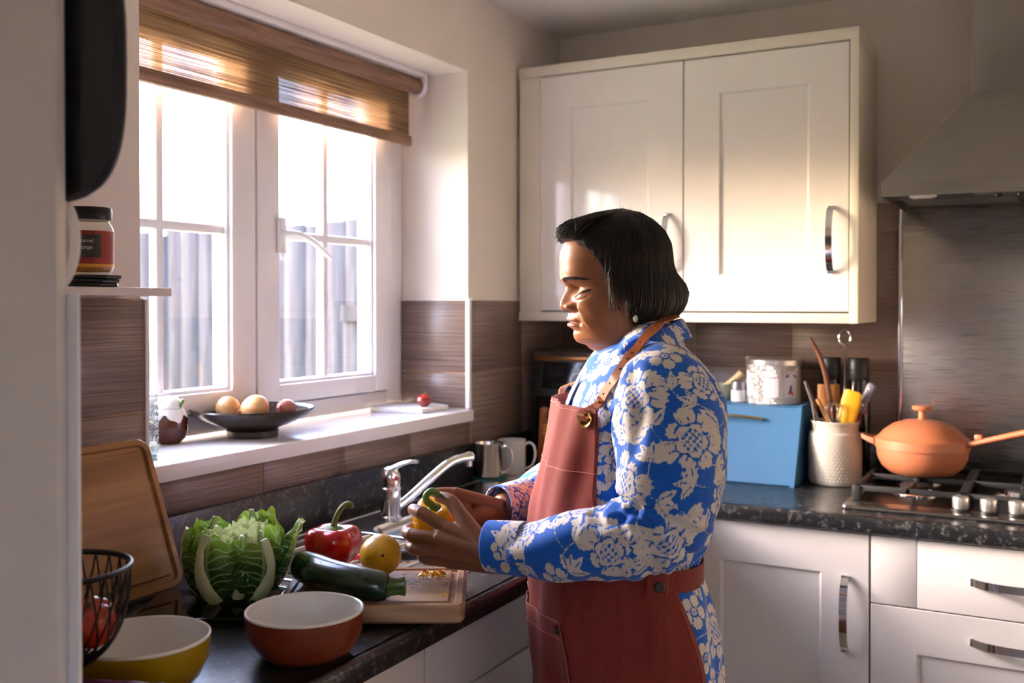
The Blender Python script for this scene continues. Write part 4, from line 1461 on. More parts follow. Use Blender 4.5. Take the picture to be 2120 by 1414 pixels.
for k in range(9):
    u, v = 0.083 + random.gauss(0, 0.014), 0.064 + random.gauss(0, 0.007)
    scrap('torn yellow pepper scrap among the seeds on the chopping board', *bpt(u, v), BZ, random.uniform(0.006, 0.011), random.uniform(0, 6), 'yellow pepper scraps on the board')
for k in range(6):
    x, y = 0.352 + random.gauss(0, 0.010), -1.402 + random.gauss(0, 0.012)
    scrap('torn yellow pepper scrap on the steel drainer behind the board', x, y, WZ + 0.003, random.uniform(0.007, 0.012), random.uniform(0, 6), 'yellow pepper scraps on the drainer')
scrap('lone yellow pepper scrap at the stalk end of the courgette', *bpt(0.112, -0.058), BZ, 0.006, 1.0, 'yellow pepper scraps on the board')
seed_me = MB().ball((0, 0, 0), (0.0024, 0.0019, 0.0008), 10).mesh('seed')
SEED = plain('pepper_seed_cream', hexc('ead9ac'), 0.6, var=0.12, scale=200)
for k in range(64):
    if k < 48:
        u, v = 0.086 + random.gauss(0, 0.020), 0.050 + random.gauss(0, 0.014)
    else:
        u, v = random.uniform(0.04, 0.112), random.uniform(-0.02, 0.07)
    zb = BZ
    if u > 0.1145 and u < 0.128:
        zb -= 0.005
    u = min(u, 0.126)
    o = link('pepper_seed', seed_me, SEED)
    o.location = (*bpt(u, min(v, 0.083)), zb + 0.0007)
    o.rotation_euler = (random.uniform(-0.1, 0.1), random.uniform(-0.1, 0.1), random.uniform(0, 3))
    tag(o, 'tiny cream pepper seed scattered on the chopping board', 'seed', 'pepper seeds on the chopping board')

# ------------------------------------------------------------------ far corner of the worktop
def mug(name, label, loc, rz, r, h, mat, hd):
    t = thing(name, label, 'mug', loc, rz)
    MB().lathe([(0.0, 0.001), (r * 0.94, 0.0), (r, 0.004), (r, h - 0.002), (r + 0.0012, h), (r - 0.0015, h), (r - 0.0025, h - 0.003), (r - 0.0028, 0.006), (0, 0.0045)], 48).build('body', mat, t)
    P = spline([(r - 0.002, 0, h * 0.86), (r + 0.012, 0, h * 0.93), (r + 0.026, 0, h * 0.82), (r + 0.029, 0, h * 0.55), (r + 0.021, 0, h * 0.28), (r + 0.006, 0, h * 0.17), (r - 0.002, 0, h * 0.17)], 26)
    MB().tube(P, 0.0048, 12, flat=0.75).build('handle', mat, t)
    return t


cst = thing('teal_coaster', 'round teal coaster under the steel mug', 'coaster', (0.062, -0.572, WZ))
MB().lathe([(0.0, 0.0), (0.047, 0.0), (0.0485, 0.003), (0.047, 0.005), (0.0, 0.005)], 40).build('disc', plain('teal_felt', hexc('0f5a58'), 0.6), cst)
mug('steel_mug', 'polished steel mug with wire handle on the teal coaster', (0.062, -0.572, WZ + 0.005), math.radians(8), 0.040, 0.094, plain('polished_steel', (0.66, 0.62, 0.58), 0.16, 1.0), 0)
mug('white_mug', 'plain white mug behind the steel mug by the corner', (0.070, -0.455, WZ), math.radians(12), 0.040, 0.094, plain('mug_white', hexc('d9d6d2'), 0.25), 0)

fr = thing('air_fryer', 'black air fryer oven with angled control panel in the corner', 'air fryer', (0.205, -0.175, WZ))
BLK = plain('matt_black_housing', hexc('101013'), 0.35)
mb = MB()
sec = [(-0.125, 0.006), (-0.128, 0.05), (-0.128, 0.220), (-0.108, 0.318), (-0.098, 0.322), (0.135, 0.322), (0.140, 0.312), (0.140, 0.006)]
mb.rings([[(x, y, z) for y, z in sec] for x in (-0.150, 0.150)])
mb.build('housing', BLK, fr, smooth=30)
MB().box((-0.152, -0.112, 0.309), (0.152, 0.14, 0.3225), 0.002).build('copper_band', plain('copper_band', hexc('a06a3c'), 0.3, 0.6), fr)
for x in (-0.12, 0.12):
    for y in (-0.10, 0.11):
        MB().lathe([(0.010, 0.0), (0.010, 0.007)], 12, T(x, y, 0)).build('foot', BLK, fr)
# control panel lies on the sloping front
sl = math.atan2(0.020, 0.098)
PM = T(0, -0.1185, 0.268, -sl, 0, 0)
pn = MB().box((-0.122, -0.004, -0.045), (0.122, 0.002, 0.041), 0.004, 2, PM).build('control_panel', plain('gloss_panel', hexc('15161b'), 0.12), fr)
fl = plain('panel_line', hexc('4c4e56'), 0.4)
for z in (-0.043, 0.039):
    MB().box((-0.119, -0.0048, z - 0.0008), (0.119, -0.0038, z + 0.0008), 0, 1, PM).build('outline', fl, pn, smooth=0)
MB().box((-0.1195, -0.0048, -0.043), (-0.1180, -0.0038, 0.039), 0, 1, PM).build('outline', fl, pn, smooth=0)
PW = plain('panel_white', hexc('b9bcc4'), 0.35)
MB().box((-0.022, -0.0055, 0.010), (0.05, -0.0035, 0.018), 0.0015, 1, PM).build('display_bar', PW, pn)
dial = MB().lathe([(0.024, 0), (0.024, 0.012), (0.022, 0.014), (0.0, 0.014)], 32, PM @ T(0.005, -0.004, -0.018, math.pi / 2)).build('dial', plain('dial_black', hexc('0b0b0d'), 0.2), pn)
MB().lathe([(0.0245, 0.012), (0.0245, 0.0148), (0.0205, 0.0150), (0.0205, 0.012)], 32, PM @ T(0.005, -0.004, -0.018, math.pi / 2), caps=(False, False)).build('dial_ring', PW, pn)
for i, (bx, bz) in enumerate(((-0.085, 0.018), (-0.06, 0.018), (-0.085, 0.002), (-0.06, 0.002), (-0.075, -0.030), (-0.052, -0.030))):
    MB().tube([(bx + 0.008 * math.cos(a) * 1.15, -0.0042, bz + 0.0045 * math.sin(a)) for a in [2 * math.pi * k / 16 for k in range(17)]], 0.0006, 5, PM).build('button_ring', fl, pn)
MB().box((-0.135, -0.134, 0.015), (0.135, -0.126, 0.205), 0.006).build('door', plain('fryer_door_glass', hexc('0a0a0c'), 0.1), fr)
tb = thing('baking_tray', 'thin silver baking tray lying on top of the black air fryer', 'tray', (0.197, -0.185, WZ + 0.3225))
MB().rings([[(x * k, y * k, z) for x, y in rrect(0.30, 0.235, 0.02)] for k, z in ((0.94, 0.0), (1.0, 0.012), (0.985, 0.0125), (0.93, 0.002))]).build('dish', plain('tray_alloy', (0.5, 0.48, 0.46), 0.35, 1.0), tb)

pj = thing('pasta_jar', 'clip-lid glass jar full of orange pasta in front of the air fryer', 'jar', (0.176, -0.372, WZ))
MB().lathe([(0.040, 0.001), (0.0425, 0.004), (0.043, 0.012), (0.043, 0.135), (0.036, 0.150), (0.033, 0.155)], 40, caps=(True, False)).build('body', GLASSJ, pj)
mb = MB()
for k in range(230):
    a, r, z = random.uniform(0, 6.28), 0.039 * math.sqrt(random.uniform(0.35, 1)), random.uniform(0.008, 0.132)
    c = Vector((r * math.cos(a), r * math.sin(a), z)); d = Vector((random.gauss(0, 1), random.gauss(0, 1), random.gauss(0, 1))).normalized() * 0.008
    e = Vector((random.gauss(0, 1), random.gauss(0, 1), random.gauss(0, 1))).normalized() * 0.003
    mb.tube([c - d + e, c - d * 0.3 - e * .4, c + d * 0.3 - e * .4, c + d + e], 0.0024, 6)
o = mb.build('pasta', plain('orange_pasta', hexc('e0952a'), 0.5, var=0.2, scale=60), pj)
o['kind'] = 'stuff'
MB().lathe([(0.0, 0.006), (0.034, 0.006), (0.034, 0.128), (0.0, 0.132)], 20).build('pasta_core', plain('orange_pasta', hexc('e0952a'), 0.5), pj)['kind'] = 'stuff'
MB().lathe([(0.034, 0.155), (0.041, 0.158), (0.041, 0.163), (0.030, 0.170), (0.014, 0.176), (0.009, 0.182), (0.014, 0.190), (0.015, 0.198), (0.010, 0.205), (0.0, 0.207)], 32).build('lid', GLASSJ, pj)
MB().tube([(0.0405 * math.cos(a), 0.0405 * math.sin(a), 0.1545) for a in [2 * math.pi * k / 32 for k in range(33)]], 0.0014, 6).build('clip_wire', CHROME, pj)
wp = thing('wooden_paddle_board', 'slim orange wooden board standing between the air fryer and pasta jar', 'board', (0.1135, -0.352, WZ), rot=(-0.10, 0.0, 0.0))
MB().prism(rrect(0.026, 0.178, 0.010, cy=0.089), -0.007, 0.007, 0.003, T(0, 0, 0, math.pi / 2)).build('board', mat_wood('orange_wood', hexc('7a3f16'), hexc('a8602a'), hexc('c98846'), 1.0, 2), wp)

# ------------------------------------------------------------------ bread bin and what stands on it
BLUEP = plain('powder_blue_paint', hexc('41729a'), 0.42, var=0.05, scale=8)
bb = thing('bread_bin', 'powder blue bread bin with slanted front and brass handle beside the woman', 'bread bin', (0.63, -0.04, WZ))
sec = [(-0.268, 0.004), (-0.265, 0.0), (0.0, 0.0), (0.0, 0.2005), (-0.172, 0.2005), (-0.180, 0.197)]
mb = MB().rings([[(x, y, z) for y, z in sec] for x in (-0.182, 0.182)])
mb.build('body', BLUEP, bb, smooth=25)
for s in (-1, 1):
    P = [(-0.274, 0.0), (0.004, 0.0), (0.004, 0.204), (-0.160, 0.204), (-0.175, 0.2055), (-0.186, 0.199)]
    MB().rings([[(x, y, z) for y, z in P] for x in sorted((s * 0.1825, s * 0.1935))]).build('end_panel', BLUEP, bb, smooth=25)
P = spline([(-0.07, -0.197, 0.166), (-0.066, -0.210, 0.168), (-0.03, -0.215, 0.171), (0.0, -0.216, 0.172), (0.03, -0.215, 0.171), (0.066, -0.210, 0.168), (0.07, -0.197, 0.166)], 24)
MB().tube([(x + 0.02, y, z) for x, y, z in P], 0.0055, 10, flat=0.7).build('handle', plain('aged_brass', hexc('9c7f4c'), 0.3, 0.9), bb)
BT = WZ + 0.2008


def mat_embossed():
    m = NT('embossed_silver_tin')
    v = m.node('ShaderNodeTexVoronoi')
    v.feature = 'DISTANCE_TO_EDGE'
    v.inputs['Scale'].default_value = 150
    m.L(m.coord(), v.inputs['Vector'])
    m.set(Base_Color=(0.72, 0.69, 0.66), Metallic=0.85, Roughness=0.32)
    m.bump(v.outputs['Distance'], 1.0, 0.004)
    return m.m


tin = thing('embossed_tin', 'round embossed silver tin with arched white picture panels on the bread bin', 'tin', (0.7255, -0.130, BT))
MB().lathe([(0.072, 0.0), (0.0745, 0.002), (0.0745, 0.008), (0.0725, 0.011), (0.0725, 0.106), (0.0735, 0.108)], 64).build('body', mat_embossed(), tin)
MB().lathe([(0.0755, 0.107), (0.0755, 0.120), (0.073, 0.1235), (0.060, 0.126), (0.0, 0.127)], 64).build('lid', plain('tin_lid', (0.62, 0.60, 0.57), 0.3, 0.9), tin)
PIC = plain('white_picture_panel', hexc('e8e4ea'), 0.4)


def arch_panel(ang, w=0.040, z0=0.020, z1=0.092):
    mb = MB()
    n = 12
    rs = []
    for i in range(n + 1):
        u = -1 + 2 * i / n
        top = z1 - w / 2 + w / 2 * math.sqrt(max(0, 1 - u * u))
        a = ang + u * (w / 2) / 0.0731
        rs.append([(0.0731 * math.cos(a), 0.0731 * math.sin(a), z0 + (top - z0) * k / 6) for k in range(7)])
    mb.rings(rs, False)
    return mb.build('picture_panel', PIC, tin)


def spot(parent, ang, u, z, pts, mat, r=0.0734):
    """small flat printed shape on the tin"""
    vs = [(r * math.cos(ang + (u + x) / r), r * math.sin(ang + (u + x) / r), z + y) for x, y in pts]
    return MB().raw(vs, [tuple(range(len(vs)))]).build('printed_shape', mat, parent, smooth=0)


A1, A2 = math.radians(-82), math.radians(-37)
p1 = arch_panel(A1)
INKR, INKB = plain('red_ink', hexc('cc3a30'), 0.5), plain('blue_ink', hexc('2a3f8a'), 0.5)
for k in range(7):
    u = -0.018 + 0.006 * k
    z = 0.078 - 0.0035 * math.cos((k - 3) * 0.45)
    spot(p1, A1, u, z, [(-0.0022, 0.0), (0.0022, 0.0), (0.0, -0.0048)], (INKR, INKB)[k % 2])
p2 = arch_panel(A2)
spot(p2, A2, 0, 0.079, [(-0.018, -0.007), (-0.006, 0.0), (0.006, -0.006), (0.018, -0.008), (0.017, 0.0), (0.006, 0.003), (-0.006, 0.008), (-0.015, 0.004)], INKB)
spot(p2, A2, -0.002, 0.040, [(-0.004, 0), (0.003, -0.002), (0.004, 0.014), (-0.002, 0.013)], INKB)
spot(p2, A2, -0.002, 0.026, [(-0.010, 0.0), (-0.002, 0.005), (0.006, -0.002), (0.008, 0.006), (0.002, 0.014), (-0.005, 0.014)], INKR)
for k in range(4):
    arch_panel(math.radians(8 + 45 + 52 * k))

ss = thing('salt_shaker', 'small salt shaker with dark domed top on the bread bin', 'salt shaker', (0.632, -0.152, BT))
MB().lathe([(0.018, 0.0), (0.021, 0.002), (0.0215, 0.034), (0.019, 0.036)], 32).build('glass', plain('salt_white', hexc('e2dedd'), 0.25), ss)
MB().lathe([(0.0222, 0.034), (0.0222, 0.046), (0.0195, 0.056), (0.011, 0.062), (0.0, 0.0635)], 32).build('cap', plain('pewter_cap', hexc('8d8a90'), 0.3, 0.7), ss)
pb = thing('slim_bottle', 'slim pale pink bottle with cork top behind the salt shaker', 'bottle', (0.640, -0.055, BT))
MB().lathe([(0.020, 0.0), (0.022, 0.002), (0.0215, 0.045), (0.012, 0.060), (0.0115, 0.098)], 28).build('glass', plain('pale_pink_glass', hexc('dcc6c2'), 0.15, Transmission_Weight=0.3), pb)
MB().lathe([(0.012, 0.096), (0.0125, 0.110), (0.0140, 0.113), (0.0140, 0.123), (0.0, 0.124)], 24).build('cork', plain('cork_pink', hexc('dcb9a4'), 0.7), pb)
mt = thing('stone_mortar', 'small pale mortar bowl left of the salt shaker on the bread bin', 'mortar', (0.566, -0.120, BT))
MB().lathe([(0.026, 0.0), (0.028, 0.003), (0.036, 0.03), (0.038, 0.046), (0.034, 0.046), (0.030, 0.02), (0.0, 0.01)], 32).build('bowl', plain('celadon_stone', hexc('b9c3a4'), 0.5), mt)
ps = thing('wooden_pestle', 'pale wooden pestle leaning out of the mortar on the bread bin', 'pestle', (0.558, -0.120, BT + 0.0165), rot=(0, math.radians(50), 0))
MB().lathe([(0.0, 0.0), (0.010, 0.002), (0.0125, 0.012), (0.0095, 0.03), (0.009, 0.075), (0.011, 0.092), (0.009, 0.098), (0.0, 0.1)], 24).build('rod', plain('pale_beech', hexc('d9bd8c'), 0.5), ps)

# ------------------------------------------------------------------ crock and utensils
CROCK = plain('cream_stoneware', hexc('c9bfae'), 0.28, var=0.03)
ck = thing('utensil_crock', 'cream stoneware utensil jar with dimpled sides beside the bread bin', 'crock', (0.902, -0.188, WZ))
prof = [(0.058, 0.0), (0.064, 0.002), (0.0675, 0.008), (0.0675, 0.122), (0.066, 0.134), (0.0595, 0.140), (0.0590, 0.150), (0.0605, 0.160), (0.0625, 0.163), (0.0615, 0.167), (0.0565, 0.166), (0.0555, 0.15), (0.0600, 0.12), (0.0600, 0.012), (0.0, 0.008)]
MB().lathe(prof, 64).build('body', CROCK, ck)
mb = MB()
for zi in range(13):
    for k in range(44):
        a = 2 * math.pi * (k + 0.5 * (zi % 2)) / 44
        mb.raw([(0.0676 * math.cos(a + da), 0.0676 * math.sin(a + da), 0.014 + zi * 0.0082 + dz) for da, dz in ((-0.062, 0), (0, -0.0040), (0.062, 0), (0, 0.0040))] + [(0.0692 * math.cos(a), 0.0692 * math.sin(a), 0.014 + zi * 0.0082)],
               [(0, 1, 4), (1, 2, 4), (2, 3, 4), (3, 0, 4)])
o = mb.build('dimples', CROCK, ck, smooth=60)
o['kind'] = 'stuff'
SPW = mat_wood('spoon_wood', hexc('6d3d18'), hexc('99622c'), hexc('bd8848'), 1.5, 2, 0.5)
SPW2 = mat_wood('dark_spoon_wood', hexc('40200d'), hexc('6a3a1a'), hexc('8a5428'), 1.5, 2, 0.5)
CKX, CKY, CKZ = 0.902, -0.188, WZ


def stick(name, label, cat, pts, rad, mat, part='shaft', flat=1.0, seg=12, up=None):
    t = thing(name, label, cat, (CKX, CKY, CKZ + 0.012))
    MB().tube(spline(pts, 24), list(np.interp(np.linspace(0, 1, 24), np.linspace(0, 1, len(rad)), rad)), seg, flat=flat, up=up).build(part, mat, t)
    return t


G = 'utensils standing in the cream crock'
# long curved wooden spoon handle with its bowl down in the crock
stick('wooden_spoon', 'tall curved dark wooden spoon, the highest utensil in the crock', 'spoon', [(0.03, 0.0, 0.004), (0.010, 0, 0.10), (-0.012, 0, 0.20), (-0.022, 0, 0.26), (-0.037, 0, 0.315), (-0.060, 0.0, 0.362), (-0.068, 0.0, 0.374)], [0.007, 0.006, 0.007, 0.0075, 0.0065, 0.005, 0.003], SPW2)
stick('wooden_spatula', 'broad flat wooden spatula behind the tall spoon in the crock', 'spatula', [(0.01, 0.022, 0.004), (0.0, 0.022, 0.10), (-0.010, 0.022, 0.16), (-0.016, 0.022, 0.19), (-0.020, 0.022, 0.215), (-0.022, 0.022, 0.248)], [0.006, 0.006, 0.012, 0.026, 0.030, 0.028], SPW, flat=0.16, seg=16, up=(0, 1, 0))
stick('wooden_spoon', 'pale wooden spoon with rounded handle leaning left in the crock', 'spoon', [(0.032, -0.020, 0.004), (0.006, -0.022, 0.10), (-0.012, -0.024, 0.15), (-0.030, -0.026, 0.19), (-0.042, -0.026, 0.212)], [0.007, 0.007, 0.006, 0.006, 0.005], SPW)
t = stick('kitchen_tongs', 'grey handled steel tongs leaning left out of the crock', 'tongs', [(0.01, -0.005, 0.004), (-0.030, -0.01, 0.12), (-0.052, -0.012, 0.19)], [0.007, 0.007, 0.007], STEEL, 'arm', 0.5)
MB().tube(spline([(-0.047, -0.012, 0.178), (-0.060, -0.013, 0.215), (-0.076, -0.014, 0.258)], 10), [0.006, 0.0085, 0.009, 0.009, 0.009, 0.0085, 0.008, 0.008, 0.007, 0.005], 12, flat=0.6).build('grip', plain('grey_rubber', hexc('6a625c'), 0.5), t)
t = stick('steel_ladle', 'steel ladle with flat handle at the left rim of the crock', 'ladle', [(-0.02, -0.030, 0.004), (-0.035, -0.034, 0.10), (-0.046, -0.038, 0.165), (-0.052, -0.038, 0.20)], [0.009, 0.008, 0.008, 0.009], STEEL, 'handle', 0.3)
# whisk, wires up
wk = thing('wire_whisk', 'steel balloon whisk with its wires up in the middle of the crock', 'whisk', (CKX, CKY, CKZ + 0.012))
MB().tube([(0.012, -0.022, 0.004), (0.006, -0.026, 0.10), (0.004, -0.028, 0.135)], 0.006, 12).build('handle', STEEL, wk)
for k in range(5):
    a = math.pi * k / 5 + 0.2
    P = []
    for i in range(25):
        q = i / 24
        s = math.sin(math.pi * q)
        w_ = 0.026 * (s ** 0.7) * (1 if q < 0.5 else 1)
        ang = math.pi * q
        P.append((0.003 + 0.026 * math.sin(2 * math.pi * q) * 0.9 * math.cos(a), -0.028 + 0.026 * math.sin(2 * math.pi * q) * 0.9 * math.sin(a), 0.128 + 0.075 * math.sin(math.pi * q) ** 0.8))
    MB().tube(P, 0.0011, 6).build('wire', CHROME, wk)
t = stick('yellow_spatula', 'mustard yellow silicone spatula leaning right in the crock', 'spatula', [(-0.01, 0.0, 0.004), (0.010, -0.01, 0.10), (0.022, -0.012, 0.145)], [0.006, 0.006, 0.006], SPW)
MB().tube(spline([(0.020, -0.012, 0.138), (0.030, -0.012, 0.160), (0.040, -0.012, 0.195), (0.047, -0.012, 0.225), (0.050, -0.012, 0.236)], 16), [0.008, 0.014, 0.019, 0.022, 0.0235, 0.024, 0.0245, 0.0248, 0.025, 0.025, 0.0245, 0.024, 0.023, 0.022, 0.020, 0.016], 16, flat=0.22, up=(0, 1, 0)).build('blade', plain('mustard_silicone', hexc('d19a0c'), 0.45), t)
t = stick('kitchen_knife', 'knife with grey riveted handle sticking out right of the crock', 'knife', [(0.035, 0.012, 0.03), (0.050, 0.014, 0.13), (0.064, 0.016, 0.19)], [0.009, 0.009, 0.009], STEEL, 'blade', 0.15)
MB().tube(spline([(0.060, 0.016, 0.178), (0.070, 0.017, 0.205), (0.085, 0.018, 0.238), (0.092, 0.018, 0.254)], 12), [0.009, 0.011, 0.0115, 0.011, 0.0108, 0.0108, 0.011, 0.0118, 0.0122, 0.012, 0.011, 0.007], 16, flat=0.5, up=(0, 1, 0)).build('grip', plain('slate_grip', hexc('6e6f7c'), 0.45), t)
for x, z in ((0.0672, 0.197), (0.086, 0.240)):
    MB().ball((x, 0.0115, z), (0.0036, 0.0015, 0.0036), 12).build('rivet', CHROME, t)
t = stick('red_peeler', 'peeler with a red handle end low on the right of the crock', 'peeler', [(0.030, 0.0, 0.02), (0.046, 0.0, 0.12), (0.055, 0.002, 0.17)], [0.006, 0.006, 0.006], plain('red_plastic', hexc('a3122c'), 0.3), 'handle')
MB().tube([(0.050 + 0.016 * math.cos(a), 0.004, 0.196 + 0.020 * math.sin(a)) for a in [math.radians(-70 + 320 * k / 20) for k in range(21)]], 0.0022, 8).build('loop', STEEL, t)

# cruet behind the crock
cr = thing('cruet_stand', 'wire cruet stand with a ringed steel rod behind the crock', 'cruet stand', (0.905, -0.070, WZ))
MB().prism(rrect(0.15, 0.075, 0.03), 0.0, 0.006, 0.002).build('base', BLACKP, cr)
MB().tube([(0, 0, 0.004), (0, 0, 0.365)], 0.0032, 10).build('rod', CHROME, cr)
MB().tube([(0.0155 * math.sin(a), 0, 0.383 - 0.020 * math.cos(a)) for a in [2 * math.pi * k / 28 for k in range(29)]], 0.0024, 8).build('ring', CHROME, cr)
for i, (x, lab) in enumerate(((-0.038, 'black capped sauce bottle left of the cruet rod behind the crock'), (0.036, 'black capped sauce bottle right of the cruet rod behind the crock'))):
    b_ = thing('sauce_bottle', lab, 'bottle', (0.905 + x, -0.070, WZ + 0.006), group='sauce bottles in the cruet stand')
    MB().lathe([(0.028, 0.0), (0.031, 0.003), (0.031, 0.20), (0.029, 0.225), (0.026, 0.245), (0.026, 0.275)], 32).build('body', plain('near_black_glass', hexc('140d0c'), 0.12), b_)
    MB().lathe([(0.0275, 0.262), (0.0285, 0.264), (0.0285, 0.290), (0.0275, 0.291), (0.0285, 0.292), (0.0285, 0.318), (0.026, 0.322), (0, 0.322)], 32).build('cap', BLACKP, b_)
    curved_label(0.0314, math.radians(-150), math.radians(-30), 0.17, 0.235 - 0.03).build('label', plain('dark_red_label', hexc('7a1a22'), 0.4), b_)

# ------------------------------------------------------------------ terracotta pan on the hob
TERRA = plain('terracotta_enamel', hexc('b06a48'), 0.42, var=0.03)
pan = thing('terracotta_pan', 'terracotta coloured lidded pan with long handle on the gas hob', 'pan', (1.119, -0.204, WZ + 0.046), 0.0)
MB().lathe([(0.0, 0.0), (0.070, 0.0), (0.078, 0.003), (0.096, 0.018), (0.107, 0.040), (0.1095, 0.062), (0.1100, 0.066), (0.1135, 0.0665), (0.1135, 0.0885), (0.1115, 0.090), (0.107, 0.088), (0.104, 0.04), (0.08, 0.006), (0.0, 0.004)], 72).build('body', TERRA, pan)
ld = MB().lathe([(0.108, 0.088), (0.109, 0.0905), (0.104, 0.094), (0.092, 0.108), (0.070, 0.124), (0.040, 0.1345), (0.012, 0.137), (0.0, 0.137)], 72).build('lid', TERRA, pan)
MB().lathe([(0.012, 0.136), (0.0095, 0.139), (0.009, 0.158), (0.011, 0.160), (0.0225, 0.161), (0.0245, 0.164), (0.0245, 0.169), (0.022, 0.172), (0.0, 0.1725)], 40).build('knob', TERRA, ld)
MB().rings([[(x, y, z) for x, y, z in r] for r in ([(-0.112, -0.030, 0.070), (-0.112, 0.030, 0.070), (-0.112, 0.030, 0.086), (-0.112, -0.030, 0.086)], [(-0.128, -0.027, 0.076), (-0.128, 0.027, 0.076), (-0.128, 0.027, 0.089), (-0.128, -0.027, 0.089)], [(-0.146, -0.017, 0.084), (-0.146, 0.017, 0.084), (-0.146, 0.017, 0.095), (-0.146, -0.017, 0.095)])]).build('helper_handle', TERRA, pan, smooth=20)
P = spline([(0.108, 0, 0.080), (0.130, 0, 0.088), (0.18, 0, 0.104), (0.26, 0, 0.129), (0.32, 0, 0.147)], 20)
hd = MB().tube(P, list(np.interp(np.linspace(0, 1, 20), [0, 0.15, 0.5, 1], [0.017, 0.0135, 0.0145, 0.016])), 12, flat=0.55, up=(0, 0, 1)).build('handle', TERRA, pan)
hd.rotation_euler = (0, 0, math.radians(-14))
MB().box((0.128, -0.008, 0.096), (0.146, 0.008, 0.110), 0.003, 2, Matrix.Rotation(math.radians(-14), 4, 'Z')).build('spoon_rest', TERRA, pan)
# ------------------------------------------------------------------ the woman
# Person frame: x runs to the right along her back, y away from the camera side, z up; she faces -x.
PA = math.radians(22.4)
person = thing('person', 'woman with dark bob in blue floral dress and rust red apron, holding a yellow pepper', 'person', (0.788, -1.393, 0.0), PA)
HT = math.radians(12.0)                      # head and trunk are turned a little towards -y
FX, FY = -math.cos(HT), -math.sin(HT)        # forward
SX, SY = math.sin(HT), -math.cos(HT)         # her left side


def mesh_np(V, F, name):
    me = bpy.data.meshes.new(name)
    me.from_pydata([tuple(v) for v in V], [], F)
    me.update()
    return me


def eval_mods(me, mods):
    """apply modifiers to a mesh and return the new mesh"""
    o = bpy.data.objects.new('tmp', me)
    COL.objects.link(o)
    for kind, kw in mods:
        m = o.modifiers.new('m', kind)
        for k, v in kw.items():
            setattr(m, k, v)
    dg = bpy.context.evaluated_depsgraph_get()
    out = bpy.data.meshes.new_from_object(o.evaluated_get(dg))
    bpy.data.objects.remove(o)
    return out


def verts_np(me):
    a = np.empty(len(me.vertices) * 3)
    me.vertices.foreach_get('co', a)
    return a.reshape(-1, 3)


def normals_np(me):
    a = np.empty(len(me.vertices) * 3)
    me.vertices.foreach_get('normal', a)
    return a.reshape(-1, 3)


def set_verts(me, V):
    me.vertices.foreach_set('co', np.asarray(V, dtype=np.float64).reshape(-1))
    me.update()


def set_color(me, name, C):
    a = me.color_attributes.new(name, 'FLOAT_COLOR', 'POINT')
    C4 = np.concatenate([C, np.ones((len(C), 1))], 1).astype(np.float32)
    a.data.foreach_set('color', C4.reshape(-1))


# ------------------------------------------------------------------ head
PZ = np.array([1.2400, 1.3036, 1.3069, 1.3119, 1.3191, 1.3205, 1.3234, 1.3282, 1.3341, 1.3392, 1.3442, 1.3464, 1.3490, 1.3528, 1.3563, 1.3596, 1.3630, 1.3672, 1.3715,
               1.3735, 1.3774, 1.3826, 1.3868, 1.3928, 1.4004, 1.4073, 1.4140, 1.4204, 1.4260, 1.4345, 1.4447, 1.4583, 1.4719, 1.4854, 1.4990, 1.5120, 1.5230, 1.5310, 1.5340])
PF = np.array([0.0100, 0.0280, 0.0440, 0.0548, 0.0626, 0.0700, 0.0769, 0.0808, 0.0827, 0.0836, 0.0838, 0.0864, 0.0903, 0.0914, 0.0898, 0.0921, 0.0926, 0.0914, 0.0908,
               0.0985, 0.1034, 0.1054, 0.1054, 0.1034, 0.0999, 0.0966, 0.0957, 0.1005, 0.1043, 0.1049, 0.1048, 0.1054, 0.1040, 0.0985, 0.0880, 0.0730, 0.0520, 0.0250, 0.0020])
# the face without nose and lips, half width and back
MZ = np.array([1.240, 1.290, 1.305, 1.312, 1.320, 1.330, 1.345, 1.360, 1.375, 1.390, 1.400, 1.412, 1.424, 1.440, 1.460, 1.480, 1.500, 1.515, 1.526, 1.534])
MF = np.array([0.008, 0.020, 0.036, 0.052, 0.066, 0.077, 0.0815, 0.0840, 0.0850, 0.0865, 0.0875, 0.0905, 0.1005, 0.1045, 0.1050, 0.1010, 0.0880, 0.0690, 0.0420, 0.0020])
MW = np.array([0.058, 0.057, 0.0565, 0.057, 0.0585, 0.0610, 0.0635, 0.0655, 0.0672, 0.0688, 0.0695, 0.0700, 0.0705, 0.0712, 0.0715, 0.0690, 0.0610, 0.0500, 0.0330, 0.0020])
MBK = np.array([0.070, 0.068, 0.068, 0.068, 0.0675, 0.067, 0.067, 0.068, 0.070, 0.073, 0.075, 0.077, 0.078, 0.079, 0.078, 0.074, 0.064, 0.049, 0.029, 0.0020])
MBK = MBK - 0.005
ME = np.array([2.0, 2.0, 1.75, 1.6, 1.6, 1.75, 2.0, 2.2, 2.35, 2.4, 2.4, 2.4, 2.45, 2.45, 2.4, 2.3, 2.2, 2.1, 2.0, 2.0])
NZ, NP = 250, 220
zs = np.concatenate([np.linspace(1.240, 1.300, 14)[:-1], np.linspace(1.300, 1.432, NZ - 60), np.linspace(1.432, 1.534, 48)[1:]])
ph = np.concatenate([np.linspace(-1, 1, 160) * math.radians(100), np.linspace(100, 260, 62)[1:-1] * math.pi / 180])
NP = len(ph)
Z = zs[:, None] + 0 * ph[None, :]
from_tab = lambda a: np.interp(zs, MZ, a)[:, None]
mf, mw, mb_, me_ = from_tab(MF), from_tab(MW), from_tab(MBK), from_tab(ME)
S = np.sin(ph)[None, :] * mw
front = (np.cos(ph) >= 0)[None, :]
sf = np.clip(np.abs(S) / mw, 0, 1)
Fq = np.where(front, mf * np.clip(1 - sf ** me_, 0, 1) ** (1 / 1.9), -mb_ * np.clip(1 - sf ** 2.1, 0, 1) ** 0.5)
